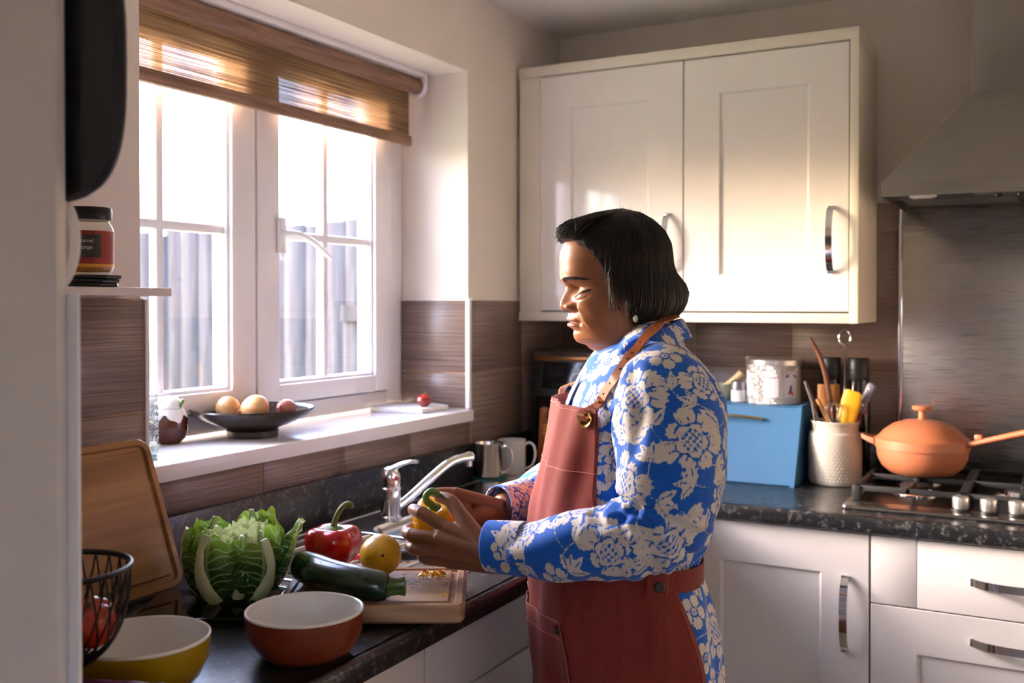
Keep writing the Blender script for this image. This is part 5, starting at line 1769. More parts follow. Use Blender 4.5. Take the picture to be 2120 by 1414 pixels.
G = lambda s0, z0, ss, sz: np.exp(-((np.abs(S) - s0) / ss) ** 2 - ((Z - z0) / sz) ** 2)
G1 = lambda s0, z0, ss, sz: np.exp(-((S - s0) / ss) ** 2 - ((Z - z0) / sz) ** 2)
prof = np.interp(zs, PZ, PF)
dev = (prof - np.interp(zs, MZ, MF))[:, None]
sig = np.interp(zs, [1.30, 1.325, 1.343, 1.350, 1.368, 1.3725, 1.376, 1.383, 1.392, 1.405, 1.414, 1.422, 1.44], [0.03, 0.022, 0.022, 0.024, 0.018, 0.012, 0.0125, 0.0125, 0.0105, 0.0085, 0.0085, 0.016, 0.04])[:, None]
pw = np.interp(zs, [1.34, 1.35, 1.368, 1.375, 1.395, 1.42], [2, 2.6, 2.4, 2.2, 2.0, 2.0])[:, None]
D = dev * np.exp(-(np.abs(S) / sig) ** pw)
FR = np.clip(np.cos(ph)[None, :] * 2.2, 0, 1)      # features act on the front only
H = 0 * Z
H += 0.0098 * G(0.0160, 1.3806, 0.0060, 0.0064)                 # wings of the nose
H -= 0.0030 * G(0.0248, 1.3815, 0.0038, 0.0085)                 # crease behind them
H -= 0.0042 * G(0.0075, 1.3735, 0.0034, 0.0022)                 # nostrils
H -= 0.0112 * G(0.0330, 1.4085, 0.0165, 0.0100)                 # eye sockets
H -= 0.0085 * G(0.0185, 1.4115, 0.0070, 0.0080)
H += 0.0032 * G(0.0270, 1.4240, 0.0170, 0.0052)                 # brow ridge
H += 0.0080 * G(0.0355, 1.4060, 0.0115, 0.0078)                 # lids over the eyeball
lidz = 1.4035 + 0.42 * (np.abs(S) - 0.036)                      # closed lash line, rising outwards
lashw = smoothstep(0.022, 0.026, np.abs(S)) * (1 - smoothstep(0.047, 0.051, np.abs(S)))
lash = np.exp(-((Z - lidz) / 0.0011) ** 2) * lashw
H -= 0.0011 * lash
crz = 1.4140 + 0.18 * (np.abs(S) - 0.035) - 14 * (np.abs(S) - 0.036) ** 2
crease = np.exp(-((Z - crz) / 0.0012) ** 2) * lashw
H -= 0.0008 * crease
H += 0.0014 * G(0.036, 1.3965, 0.0120, 0.0036)                  # pouch under the eye
H -= 0.0009 * np.exp(-((Z - (1.3915 + 20 * (np.abs(S) - 0.031) ** 2)) / 0.0022) ** 2) * lashw
H += 0.0045 * G(0.0420, 1.3890, 0.0170, 0.0140)                 # cheek
H += 0.0030 * G(0.0400, 1.3560, 0.0120, 0.0160)                 # jowl
nlz = np.clip((1.381 - Z) / 0.033, 0, 1)
nls = 0.0240 + 0.0140 * nlz ** 0.9
fold = np.exp(-((np.abs(S) - nls) / 0.0032) ** 2) * smoothstep(1.343, 1.352, Z) * (1 - smoothstep(1.378, 1.384, Z))
H -= 0.0019 * fold
H += 0.0022 * np.exp(-((np.abs(S) - nls - 0.006) / 0.005) ** 2) * smoothstep(1.343, 1.352, Z) * (1 - smoothstep(1.378, 1.386, Z))
lipw = 1 - smoothstep(0.019, 0.0265, np.abs(S))
lipz = 1.3560 - 3.0 * S ** 2
mouth = np.exp(-((Z - lipz) / 0.0013) ** 2) * lipw
H -= 0.0026 * mouth
H += 0.0022 * np.exp(-((Z - lipz + 0.0055) / 0.0038) ** 2) * lipw * smoothstep(0.0, 0.008, np.abs(S))
H += 0.0018 * np.exp(-((Z - lipz - 0.0050) / 0.0034) ** 2) * lipw * smoothstep(0.0, 0.006, np.abs(S))
H -= 0.0036 * G(0.0262, 1.3545, 0.0042, 0.0050)                 # corners of the mouth
H -= 0.0022 * G1(0, 1.3415, 0.020, 0.0030)
H += 0.0030 * G(0.050, 1.3270, 0.02, 0.0100) - 0.0022 * G(0.040, 1.317, 0.02, 0.0035)
H -= 0.0030 * G(0.060, 1.436, 0.012, 0.016)                     # temple
Fq = Fq + (D + H) * FR
jig = RNG.normal(0, 1, Z.shape) * 0.00008
U = Fq * FX + S * SX
W = Fq * FY + S * SY
HV = np.stack([U, W, Z], -1).reshape(-1, 3)
nz_ = len(zs)
HF = [(i * NP + j, i * NP + (j + 1) % NP, (i + 1) * NP + (j + 1) % NP, (i + 1) * NP + j) for i in range(nz_ - 1) for j in range(NP)]
HF.append(tuple(range(NP - 1, -1, -1)))
HF.append(tuple((nz_ - 1) * NP + j for j in range(NP)))
# skin colour: lips, brows, lash line, nostrils, darker lids
SK = np.array(hexc('98623e'))
Cc = np.ones(Z.shape + (3,)) * SK
def tint(mask, col, k=1.0):
    global Cc
    m = (np.clip(mask, 0, 1) * k)[..., None]
    Cc = Cc * (1 - m) + np.array(col) * m
fr_ = front & (np.abs(Z) > 0)
tint(G(0.035, 1.408, 0.017, 0.012) * fr_, hexc('7a4c32'), 0.55)
tint(G(0.030, 1.394, 0.015, 0.006) * fr_, hexc('7a4e36'), 0.4)
up_edge = lipz + 0.0092 * np.clip(1 - (np.abs(S) / 0.0255) ** 1.7, 0, 1) - 0.0018 * np.exp(-(S / 0.004) ** 2)
lo_edge = lipz - 0.0098 * np.clip(1 - (np.abs(S) / 0.0255) ** 2.2, 0, 1)
lips = smoothstep(-0.0008, 0.0008, up_edge - Z) * smoothstep(-0.0008, 0.0008, Z - lo_edge) * (np.abs(S) < 0.026) * fr_
tint(lips, hexc('a0625a'), 0.8)
tint(mouth * fr_, hexc('3f1d18'), 0.8)
tint(G(0.0078, 1.3728, 0.0036, 0.0022) * fr_ * 1.4, hexc('1f0d08'), 0.95)
tint(fold * fr_, hexc('7d4f34'), 0.3)
bz = 1.4255 + 0.14 * (np.abs(S) - 0.02) - 6.0 * (np.abs(S) - 0.030) ** 2
brow = np.exp(-((Z - bz) / (0.0030 - 0.03 * np.clip(np.abs(S) - 0.03, 0, 0.05))) ** 2) * smoothstep(0.009, 0.014, np.abs(S)) * (1 - smoothstep(0.043, 0.052, np.abs(S))) * fr_
tint(brow * (0.75 + 0.25 * np.sin(S * 4200 + Z * 2500)), hexc('120c0a'), 0.95)
tint(np.exp(-((Z - lidz + 0.0004) / 0.0016) ** 2) * lashw * fr_, hexc('0f0908'), 0.95)
tint(crease * fr_, hexc('4b2c1d'), 0.5)
# grey-black hair roots along the hairline
tint(smoothstep(1.478, 1.492, Z + 0.004 * np.sin(S * 900)) * fr_, hexc('2a1c16'), 0.7)
hair_edge = smoothstep(0.0, 0.010, (-(Fq - 0.052) - 0.55 * (Z - 1.44)) * 1.0)
tint(hair_edge * smoothstep(1.38, 1.43, Z) * (Z < 1.50), hexc('3a241a'), 0.35)
tint(0.5 + 0.5 * np.sin(S * 310 + 3) * np.sin(Z * 260), hexc('a06a44'), 0.35)
HC = Cc.reshape(-1, 3)
head_me = mesh_np(HV, HF, 'head')


# ------------------------------------------------------------------ hands: bones -> tubes -> one voxel surface each
def hand_mesh(wrist, fingers, thumb, fr_rad, thumb_rad, palm_n):
    mb = MB()
    w = Vector(wrist)
    for i, f in enumerate(fingers):
        r = fr_rad[i]
        P = spline(f, 16)
        mb.tube(P, list(np.interp(np.linspace(0, 1, 16), [0, 0.33, 0.66, 1.0], r)), 14)
        mb.ball(f[-1], r[3] * 1.02, 12)
        mb.ball(f[0], r[0] * 1.02, 12)
        # knuckle swellings
        for k in (1, 2):
            mb.ball(f[k], r[k] * 1.07, 12)
        # metacarpal
        base = w + (Vector(f[0]) - Vector(fingers[1][0])) * 0.45
        Q = spline([base, base.lerp(Vector(f[0]), 0.5), f[0]], 10)
        mb.tube(Q, list(np.linspace(0.0150, r[0] * 1.12, 10)), 14)
    P = spline(thumb, 16)
    mb.tube(P, list(np.interp(np.linspace(0, 1, 16), [0, 0.33, 0.66, 1.0], thumb_rad)), 14)
    mb.ball(thumb[-1], thumb_rad[3], 12)
    mb.ball(thumb[1], thumb_rad[1] * 1.03, 12)
    mb.ball(thumb[2], thumb_rad[2] * 1.04, 12)
    mb.tube([w, Vector(thumb[0]), Vector(thumb[1])], [0.018, 0.019, 0.0135], 14)
    # web between thumb and index finger, heel of the hand
    mb.tube([Vector(thumb[1]), Vector(thumb[0]).lerp(Vector(fingers[0][0]), 0.5), Vector(fingers[0][0])], [0.0095, 0.0105, 0.0095], 12)
    for i in range(3):
        mb.tube([Vector(fingers[i][0]), Vector(fingers[i + 1][0])], [0.0098, 0.0098], 12)
    me = mb.mesh('hand')
    return eval_mods(me, [('REMESH', dict(mode='VOXEL', voxel_size=0.0016, use_smooth_shade=True)), ('SMOOTH', dict(factor=0.5, iterations=5))])


NW = (-0.205, -0.120, 0.996)
N_F = [[(-0.2802, -0.086, 1.0267), (-0.325, -0.070, 1.0475), (-0.3435, -0.044, 1.0470), (-0.3445, -0.020, 1.0370)],
       [(-0.2952, -0.090, 1.0117), (-0.3401, -0.076, 1.0132), (-0.3540, -0.048, 1.0125), (-0.3500, -0.018, 1.0130)],
       [(-0.2932, -0.088, 0.9912), (-0.3349, -0.078, 0.9911), (-0.3460, -0.052, 0.9930), (-0.3390, -0.026, 0.9975)],
       [(-0.2806, -0.084, 0.9734), (-0.3148, -0.076, 0.9731), (-0.3280, -0.054, 0.9740), (-0.3241, -0.032, 0.9800)]]
N_T = [(-0.2330, -0.098, 1.0150), (-0.2575, -0.080, 1.0450), (-0.2770, -0.062, 1.0650), (-0.2995, -0.046, 1.0695)]
R_F = [[0.0112, 0.0106, 0.0094, 0.0078], [0.0112, 0.0106, 0.0094, 0.0080], [0.0108, 0.0100, 0.0088, 0.0076], [0.0098, 0.0088, 0.0078, 0.0068]]
R_T = [0.0165, 0.0130, 0.0118, 0.0092]
hand_n = hand_mesh(NW, N_F, N_T, R_F, R_T, None)
FW = (-0.212, 0.055, 1.030)
F_F = [[(-0.2885, 0.030, 1.0600), (-0.3145, 0.024, 1.0605), (-0.3235, 0.004, 1.0530), (-0.3220, -0.010, 1.0500)],
       [(-0.2985, 0.050, 1.0500), (-0.3290, 0.046, 1.0480), (-0.3420, 0.028, 1.0400), (-0.3430, 0.016, 1.0320)],
       [(-0.3011, 0.064, 1.0360), (-0.3310, 0.060, 1.0320), (-0.3440, 0.042, 1.0240), (-0.3430, 0.028, 1.0150)],
       [(-0.2972, 0.072, 1.0210), (-0.3240, 0.066, 1.0160), (-0.3340, 0.050, 1.0090), (-0.3330, 0.036, 1.0020)]]
F_T = [(-0.2420, 0.028, 1.0200), (-0.2680, 0.008, 1.0180), (-0.2850, -0.002, 1.0300), (-0.2990, -0.006, 1.0480)]
hand_f = hand_mesh(FW, F_F, F_T, R_F, [0.0155, 0.0120, 0.0108, 0.0085], None)

# ------------------------------------------------------------------ trunk sections: height -> centre, half depth, half width
TZ = np.array([0.30, 0.45, 0.60, 0.733, 0.80, 0.85, 0.90, 0.945, 0.966, 0.99, 1.02, 1.05, 1.10, 1.15, 1.20, 1.235, 1.265, 1.29, 1.31, 1.325])
TF = np.array([-.090, -.104, -.118, -.127, -.134, -.139, -.146, -.147, -.146, -.145, -.142, -.136, -.127, -.114, -.098, -.085, -.070, -.055, -.042, -.030])
TBk = np.array([.150, .152, .154, .155, .153, .149, .141, .128, .117, .124, .134, .144, .152, .160, .163, .160, .146, .124, .104, .088])
TB = np.array([.215, .205, .198, .192, .188, .184, .178, .168, .160, .164, .166, .166, .164, .164, .166, .166, .160, .145, .110, .075])
TE = np.array([2.2] * 15 + [2.2, 2.2, 2.1, 2.0, 2.0])


def trunk(z):
    f, b, w = (np.interp(z, TZ, t) for t in (TF, TBk, TB))
    return (f + b) / 2, (b - f) / 2, w


def trunk_pt(z, phi, off=0.0):
    """point on the trunk surface: phi measured from straight ahead towards her left"""
    uc, a, b = trunk(z)
    n = 2.25
    c, s = np.cos(phi), np.sin(phi)
    k = (np.abs(c / (a + off)) ** n + np.abs(s / (b + off)) ** n) ** (-1 / n)
    fwd, side = k * c, k * s
    th = HT * 0.9
    return np.stack([uc + fwd * -np.cos(th) + side * np.sin(th), fwd * -np.sin(th) - side * np.cos(th), z + 0 * k], -1)


def loft_np(mb, zlist, off, n=72):
    phs = np.linspace(0, 2 * np.pi, n, endpoint=False)
    return mb.rings([[tuple(p) for p in trunk_pt(np.full(n, z), phs, off)] for z in zlist])


# limbs
SHN, ELN, WRN = (0.060, -0.158, 1.262), (0.058, -0.212, 1.062), (-0.205, -0.122, 1.006)
SHF, ELF, WRF = (0.030, 0.170, 1.262), (-0.075, 0.232, 1.060), (-0.206, 0.062, 1.031)
mb = MB()
loft_np(mb, list(np.linspace(0.70, 1.325, 40)), -0.014, 48)
mb.tube([(0.02, 0, 1.28), (0.02, 0, 1.33)], [0.055, 0.052], 24)
for sh, el, wr in ((SHN, ELN, NW), (SHF, ELF, FW)):
    P = spline([(sh[0], sh[1] * 0.72, sh[2] + 0.012), sh, ((sh[0] + el[0]) / 2, (sh[1] + el[1]) / 2, (sh[2] + el[2]) / 2), el], 22)
    mb.tube(P, list(np.linspace(0.056, 0.042, 22)), 20)
    P = spline([el, tuple((np.array(el) * 0.5 + np.array(wr) * 0.5)), wr], 18)
    mb.tube(P, list(np.interp(np.linspace(0, 1, 18), [0, 0.3, 0.8, 1], [0.043, 0.042, 0.029, 0.0262])), 20)
    mb.ball(el, 0.044, 16)
for s in (-1, 1):
    hx, hy = 0.01, s * 0.085
    P = spline([(hx, hy, 0.86), (0.0, hy * 1.02, 0.66), (-0.005, hy, 0.47), (0.010, hy, 0.30), (0.015, hy, 0.09)], 30)
    mb.tube(P, list(np.interp(np.linspace(0, 1, 30), [0, 0.25, 0.5, 0.68, 1], [0.098, 0.082, 0.060, 0.056, 0.038])), 24)
    mb.tube([(0.035, hy, 0.045), (-0.03, hy, 0.045), (-0.10, hy, 0.030), (-0.15, hy, 0.024)], [0.036, 0.042, 0.034, 0.020], 16)
rest = eval_mods(mb.mesh('rest'), [('REMESH', dict(mode='VOXEL', voxel_size=0.009, use_smooth_shade=True)), ('SMOOTH', dict(factor=0.5, iterations=4))])
# ears
em = MB()
for s in (1, -1):
    c = Vector((-0.020 * FX + s * 0.069 * SX, -0.020 * FY + s * 0.069 * SY, 1.398))
    ang = math.atan2(SY * s, SX * s)
    em.ball((0, 0, 0), (0.0085, 0.0165, 0.0285), 16, T(c.x, c.y, c.z, 0, 0, ang) @ Matrix.Rotation(0.25, 4, 'X'))
    em.ball((0, 0, 0), (0.006, 0.008, 0.009), 12, T(c.x + 0.004 * FX, c.y + 0.004 * FY, c.z - 0.024))
ear_me = em.mesh('ears')

# one continuous body: exact union of head, trunk with limbs, and hands
bo = bpy.data.objects.new('body_tmp', head_me)
COL.objects.link(bo)
others = []
for m_ in (rest, hand_n, hand_f, ear_me):
    q = bpy.data.objects.new('u', m_)
    COL.objects.link(q)
    others.append(q)
    md = bo.modifiers.new('u', 'BOOLEAN')
    md.operation, md.solver, md.object = 'UNION', 'EXACT', q
    if hasattr(md, 'use_self'):
        md.use_self = m_ is ear_me
_dg = bpy.context.evaluated_depsgraph_get()
body_me = bpy.data.meshes.new_from_object(bo.evaluated_get(_dg))
for q in others + [bo]:
    bpy.data.objects.remove(q)
BV = verts_np(body_me)
# carry the head colours over by nearest head vertex
from mathutils.kdtree import KDTree
kd = KDTree(len(HV))
for i, p in enumerate(HV):
    kd.insert(p, i)
kd.balance()
BC = np.ones((len(BV), 3)) * np.array(hexc('7d4f36'))
for i in np.nonzero(BV[:, 2] > 1.235)[0]:
    co, j, d = kd.find(BV[i])
    BC[i] = HC[j] if d < 0.004 else SK
# knuckles and finger tips a touch paler, nails
for f, rr in list(zip(N_F, R_F)) + list(zip(F_F, R_F)) + [(N_T, R_T), (F_T, R_T)]:
    for k in (1, 2):
        d = np.linalg.norm(BV - np.array(f[k]), axis=1)
        m = np.clip(1 - d / (rr[k] * 1.6), 0, 1)[:, None] * 0.35
        BC = BC * (1 - m) + np.array(hexc('6c4430')) * m
    d = np.linalg.norm(BV - np.array(f[3]), axis=1)
    m = np.clip(1.3 - d / (rr[3] * 1.7), 0, 1)[:, None] * 0.4
    BC = BC * (1 - m) + np.array(hexc('b17f66')) * m
set_color(body_me, 'skin', BC)


def mat_skin_human():
    m = NT('brown_skin')
    c = m.attr('skin', 'Color')
    n = m.noise(m.coord(), 60, 3)
    c2 = m.mix(m.ramp(n, [(0.35, (0.25,) * 3), (0.7, (0, 0, 0))]), c, hexc('6e442f'))
    m.set(Base_Color=c2, Roughness=m.ramp(n, [(0.3, (0.46,) * 3), (0.7, (0.36,) * 3)]), Specular_IOR_Level=0.45)
    m.b.inputs['Subsurface Weight'].default_value = 0.12
    m.b.inputs['Subsurface Radius'].default_value = (0.010, 0.004, 0.002)
    m.b.inputs['Subsurface Scale'].default_value = 0.6
    m.bump(m.noise(m.coord(), 900, 3, 0.6), 0.18, 0.0006)
    return m.m


SKIN = mat_skin_human()
body = link('body', body_me, SKIN, person)
# nail of the near thumb
nm = MB().ball((0, 0, 0), (0.0068, 0.0022, 0.0056), 14, T(-0.3015, -0.0535, 1.0725, 0.55, 0.15, 0.5))
nm.build('thumbnail', plain('nail_pink', hexc('c79a86'), 0.3), body)

# ------------------------------------------------------------------ hair
HAIRM = NT('near_black_hair')
_h = HAIRM.noise(HAIRM.coord((1, 1, 1)), 260, 2)
HAIRM.set(Base_Color=HAIRM.ramp(_h, [(0.3, (0.006, 0.005, 0.005)), (0.7, (0.022, 0.017, 0.015))]), Roughness=0.5, Specular_IOR_Level=0.35)
HAIRM = HAIRM.m


def hair_pt(s, a):
    """scalp-following surface with the bob's bulge; s 0 at crown .. 1 at hem, a around from straight ahead to her left"""
    pass


# shell: heights against angle. front hem is the hairline, side and back hem the bob
angs = np.linspace(0, 2 * np.pi, 120, endpoint=False)
def wrapdeg(a):
    d = np.degrees(a) % 360
    return np.where(d > 180, 360 - d, d)
da = wrapdeg(angs)
hem = np.interp(da, [0, 20, 40, 54, 62, 70, 80, 88, 95, 104, 140, 180], [1.494, 1.494, 1.479, 1.453, 1.434, 1.418, 1.403, 1.380, 1.363, 1.352, 1.352, 1.364])
def hair_R(z, d):
    """distance from the head axis at height z, angle d (degrees from the front)"""
    out_f = np.interp(z, [1.34, 1.36, 1.38, 1.41, 1.44, 1.47, 1.485, 1.500, 1.512, 1.525, 1.535, 1.5435], [0.060, 0.062, 0.064, 0.07, 0.08, 0.095, 0.104, 0.107, 0.103, 0.080, 0.047, 0.002])
    out_s = np.interp(z, [1.345, 1.352, 1.365, 1.385, 1.41, 1.44, 1.47, 1.50, 1.52, 1.535, 1.5435], [0.058, 0.068, 0.079, 0.085, 0.084, 0.082, 0.081, 0.073, 0.058, 0.036, 0.002])
    out_b = np.interp(z, [1.345, 1.352, 1.362, 1.375, 1.390, 1.405, 1.418, 1.430, 1.445, 1.465, 1.485, 1.505, 1.522, 1.536, 1.5435], [0.058, 0.074, 0.088, 0.100, 0.107, 0.109, 0.104, 0.092, 0.084, 0.083, 0.080, 0.070, 0.053, 0.030, 0.002])
    ws = np.sin(np.radians(d)) ** 2
    fb = np.where(d < 90, out_f, out_b)
    return (ws / out_s ** 2 + (1 - ws) / fb ** 2) ** -0.5


def hair_xyz(z, a, k=1.0):
    R = hair_R(z, wrapdeg(a)) * k
    f, s = R * np.cos(a), R * np.sin(a)
    return np.stack([f * FX + s * SX - 0.002, f * FY + s * SY, z + 0 * R], -1)


rings = []
NS = 46
for i in range(NS):
    q = i / (NS - 1)
    zt = 1.5435 - (1.5435 - hem) * (1 - (1 - q) ** 1.0)
    zt = 1.5435 - (1.5435 - hem) * q ** 1.25
    wob = 1 + 0.010 * np.sin(angs * 23 + 5 * q) * q + 0.008 * np.sin(angs * 41 - 9 * q) * q
    rings.append([tuple(p) for p in hair_xyz(zt, angs + 0.04 * np.sin(9 * q + angs * 3), wob)])
# tuck the hem back in against the head
for k, dz in ((0.93, -0.006), (0.80, 0.004), (0.70, 0.02)):
    rings.append([tuple(p) for p in hair_xyz(hem, angs, 1.0) * np.array([k, k, 1]) + np.array([0, 0, dz])])
mb = MB().rings(rings)
hair = mb.build('hair', HAIRM, person, smooth=80)
# strands laid over the shell, in locks
def strands(n, seed, r, spread, keep, lift=(1.0, 1.012)):
    rg = np.random.default_rng(seed)
    mb = MB()
    for _ in range(n):
        a0 = rg.uniform(0, 2 * np.pi)
        d0 = float(wrapdeg(a0))
        if not keep(d0):
            continue
        h0 = float(np.interp(d0, da[:61], hem[:61])) + rg.normal(0, 0.003)
        q0 = rg.uniform(0.05, 0.55)
        q1 = rg.uniform(max(0.75, q0 + 0.2), 1.02)
        sw = rg.normal(0, 0.10) + 0.22 * math.sin(3 * a0)
        k0 = rg.uniform(*lift)
        P = []
        for i in range(11):
            q = q0 + (q1 - q0) * i / 10
            z = 1.5435 - (1.5435 - h0) * q ** 1.25
            a = a0 + sw * (q - 0.5)
            P.append(hair_xyz(np.array(z), np.array(a), k0 + 0.006 * math.sin(6 * q + a0 * 5)))
        mb.tube(P, [r * 0.5] + [r] * 8 + [r * 0.7, r * 0.25], 4)
    return mb


o = strands(2600, 5, 0.0009, 0.1, lambda d: True, (0.998, 1.014)).build('strands', HAIRM, hair, smooth=80)
o['kind'] = 'stuff'
# fringe swept off the forehead to the front, and wispy flyaways
rg = np.random.default_rng(11)
mb = MB()
for _ in range(900):
    s0 = rg.uniform(-0.055, 0.060)
    f0, z0 = rg.uniform(0.02, 0.07), 1.535 - abs(s0) * 0.25
    tipf = rg.uniform(0.099, 0.109) - 0.30 * max(0, abs(s0) - 0.022)
    tipz = rg.uniform(1.496, 1.512) - 0.10 * abs(s0)
    s1 = s0 * 1.12 + rg.normal(0, 0.006)
    zz = [float(np.interp(f0, [0.02, 0.07], [1.5375, 1.5225])), 1.5215 + rg.normal(0, 0.001) - 0.3 * max(0, 0.05 - f0) * 0, tipz + 0.006, tipz]
    ff = [f0, (f0 + tipf) / 2 + 0.004, tipf - 0.006, tipf]
    P = spline([(f * FX + s * SX, f * FY + s * SY, z - 1.1 * s * s) for f, s, z in zip(ff, (s0, s0 * 1.03, s1, s1), zz)], 10)
    mb.tube(P, [0.0006] + [0.0009] * 6 + [0.0007, 0.0004, 0.0002], 4)
for _ in range(170):
    a0 = rg.uniform(-2.6, 2.6)
    z0 = rg.uniform(1.40, 1.54)
    p = hair_xyz(np.array(z0), np.array(a0), 1.0)
    d = np.array([rg.normal(0.0, 0.5), rg.normal(0, 0.5), rg.normal(0.2, 0.5)])
    out = p - np.array([0, 0, 1.45]); out /= np.linalg.norm(out)
    l = rg.uniform(0.008, 0.022)
    mb.tube(spline([p, p + out * l * 0.35 + d * l * 0.3, p + out * l * 0.5 + d * l], 6), 0.00013, 3)
o = mb.build('fringe', HAIRM, hair, smooth=80)
o['kind'] = 'stuff'
# greying wisps over the ear
mb = MB()
for _ in range(70):
    t0 = rg.uniform(0, 1)
    a = math.radians(rg.uniform(72, 98))
    z0 = rg.uniform(1.435, 1.47)
    z1 = z0 - rg.uniform(0.03, 0.075)
    P = [hair_xyz(np.array(z0 + (z1 - z0) * i / 7), np.array(a - 0.16 * math.sin(2.2 * i / 7) + rg.normal(0, 0.01)), 1.004 + 0.01 * i / 7) for i in range(8)]
    mb.tube(P, 0.0006, 4)
o = mb.build('temple_wisps', plain('dark_brown_hair', hexc('2b201b'), 0.45), hair, smooth=80)
o['kind'] = 'stuff'

# eyebrows and lashes: short hairs rooted on the skin
fm = (np.cos(ph)[None, :] > 0.05) & (Z > 1.37) & (Z < 1.46)
HVg = HV.reshape(nz_, NP, 3)
fp, fsz = HVg[fm], np.stack([(S + 0 * Z)[fm], Z[fm], 0 * Z[fm]], -1)
kf = KDTree(len(fp))
for i, p in enumerate(fsz):
    kf.insert(p, i)
kf.balance()


def on_face(s_, z_, lift):
    p = fp[kf.find((s_, z_, 0))[1]]
    o = np.array([FX, FY, 0.0]) + 0.5 * np.sign(s_) * np.array([SX, SY, 0])
    return tuple(p + o / np.linalg.norm(o) * lift)


BROWM = plain('brow_hair', (0.012, 0.009, 0.008), 0.5)
for sg in (1, -1):
    mb = MB()
    for _ in range(240):
        q = rg.uniform(0, 1)
        a_ = 0.0125 + 0.037 * q
        zc = 1.4262 + 0.06 * (a_ - 0.02) - 7.0 * (a_ - 0.030) ** 2
        z_ = zc + rg.uniform(-1, 1) * (0.0031 - 0.0022 * q)
        l = rg.uniform(0.004, 0.0075)
        up = 0.35 - 0.55 * q + rg.normal(0, 0.12)
        mb.tube([on_face(sg * a_, z_, 0.0002), on_face(sg * (a_ + l * 0.5), z_ + up * l * 0.5, 0.0007), on_face(sg * (a_ + l), z_ + up * l * 0.8, 0.0005)], [0.00026, 0.00022, 0.0001], 4)
    mb.build('eyebrow', BROWM, body)
    mb = MB()
    for k in range(46):
        a_ = 0.0235 + 0.0265 * k / 45
        z_ = 1.4035 + 0.42 * (a_ - 0.036)
        p = np.array(on_face(sg * a_, z_, 0.0002))
        d = np.array([FX, FY, -0.95]) * 0.0042 + sg * np.array([SX, SY, 0]) * 0.0022 * (k / 30 - 0.4)
        mb.tube([tuple(p), tuple(p + d * 0.6), tuple(p + d + np.array([0, 0, 0.0012]))], [0.0003, 0.00022, 0.00008], 4)
        mb.tube([on_face(sg * a_, z_, 0.0003), on_face(sg * (a_ + 0.001), z_ + 0.0004, 0.0003)], 0.00045, 4)
    mb.build('eyelashes', BROWM, body)
# fine hairs where the hairline meets the skin
mb = MB()
for _ in range(420):
    a0 = rg.uniform(-1.75, 1.75)
    d0 = abs(math.degrees(a0))
    if d0 < 26:
        continue
    h0 = float(np.interp(d0, da[:61], hem[:61]))
    P = [hair_xyz(np.array(h0 + dz), np.array(a0 + sw_), k_) for dz, sw_, k_ in ((rg.uniform(-0.010, -0.002), 0.0, 0.965), (0.006, 0.05, 0.995), (0.018, 0.11, 1.006), (0.030, 0.16, 1.004))] if d0 < 62 else [hair_xyz(np.array(h0 + dz), np.array(a0 + sw_), k_) for dz, sw_, k_ in ((0.03, 0.02, 1.004), (0.012, 0.03, 1.004), (-0.004, 0.0, 1.0), (rg.uniform(-0.016, -0.006), -0.03 + rg.normal(0, 0.03), 0.985))]
    mb.tube(spline(P, 8), [0.0002, 0.0004, 0.0006, 0.0006, 0.0006, 0.0005, 0.0004, 0.0002], 4)
o = mb.build('hairline', HAIRM, hair, smooth=80)
o['kind'] = 'stuff'

# earring
er = MB().ball((0.0195, -0.083, 1.3625), (0.0031, 0.0022, 0.0048), 16).build('earring', plain('turquoise_stone', hexc('9fd0d2'), 0.2), person)
MB().tube([(0.0195 + 0.0034 * math.sin(a) - 0.0004, -0.0822, 1.3624 - 0.0054 * math.cos(a)) for a in [2 * math.pi * k / 20 for k in range(21)]], 0.0008, 6).build('setting', plain('gold', hexc('b98d4a'), 0.25, 1.0), er)
MB().tube([(0.0195, -0.082, 1.369), (0.0198, -0.0815, 1.381)], 0.0006, 6).build('hook', MATS['gold'], er)
# shoes
for s in (-1, 1):
    hy = s * 0.085
    MB().tube(spline([(0.045, hy, 0.034), (-0.02, hy, 0.036), (-0.09, hy, 0.032), (-0.155, hy, 0.027), (-0.172, hy, 0.023)], 16), list(np.interp(np.linspace(0, 1, 16), [0, 0.2, 0.6, 0.9, 1], [0.036, 0.045, 0.046, 0.034, 0.012])), 20, flat=0.72, up=(0, 0, 1)).build('shoe', plain('dark_slipper', hexc('22262e'), 0.7), person)
# ------------------------------------------------------------------ shirt dress: one cloth surface, print from signed distances
def sleeve(mb, pts, rad, n=26, seg=36, flat=None):
    P = spline(pts, n)
    R = np.interp(np.linspace(0, 1, n), np.linspace(0, 1, len(rad)), rad)
    mb.tube(P, list(R), seg)
    return P


SLN = [(0.035, -0.105, 1.268), (0.060, -0.150, 1.250), (0.068, -0.178, 1.195), (0.066, -0.198, 1.130), (0.050, -0.205, 1.070), (-0.010, -0.198, 1.038), (-0.070, -0.176, 1.027), (-0.130, -0.150, 1.014), (-0.168, -0.134, 1.011)]
SRN = [0.060, 0.075, 0.080, 0.082, 0.070, 0.056, 0.055, 0.044, 0.0365]
SLF = [(0.010, 0.110, 1.272), (0.030, 0.152, 1.250), (0.010, 0.190, 1.190), (-0.030, 0.214, 1.120), (-0.076, 0.222, 1.058), (-0.112, 0.190, 1.046), (-0.150, 0.140, 1.040), (-0.180, 0.098, 1.035)]
SRF = [0.060, 0.072, 0.074, 0.072, 0.068, 0.058, 0.046, 0.036]
mb = MB()
zz = list(np.linspace(0.46, 0.94, 30)) + list(np.linspace(0.945, 1.30, 40)) + [1.310, 1.318, 1.326]
loft_np(mb, zz, 0.0, 90)
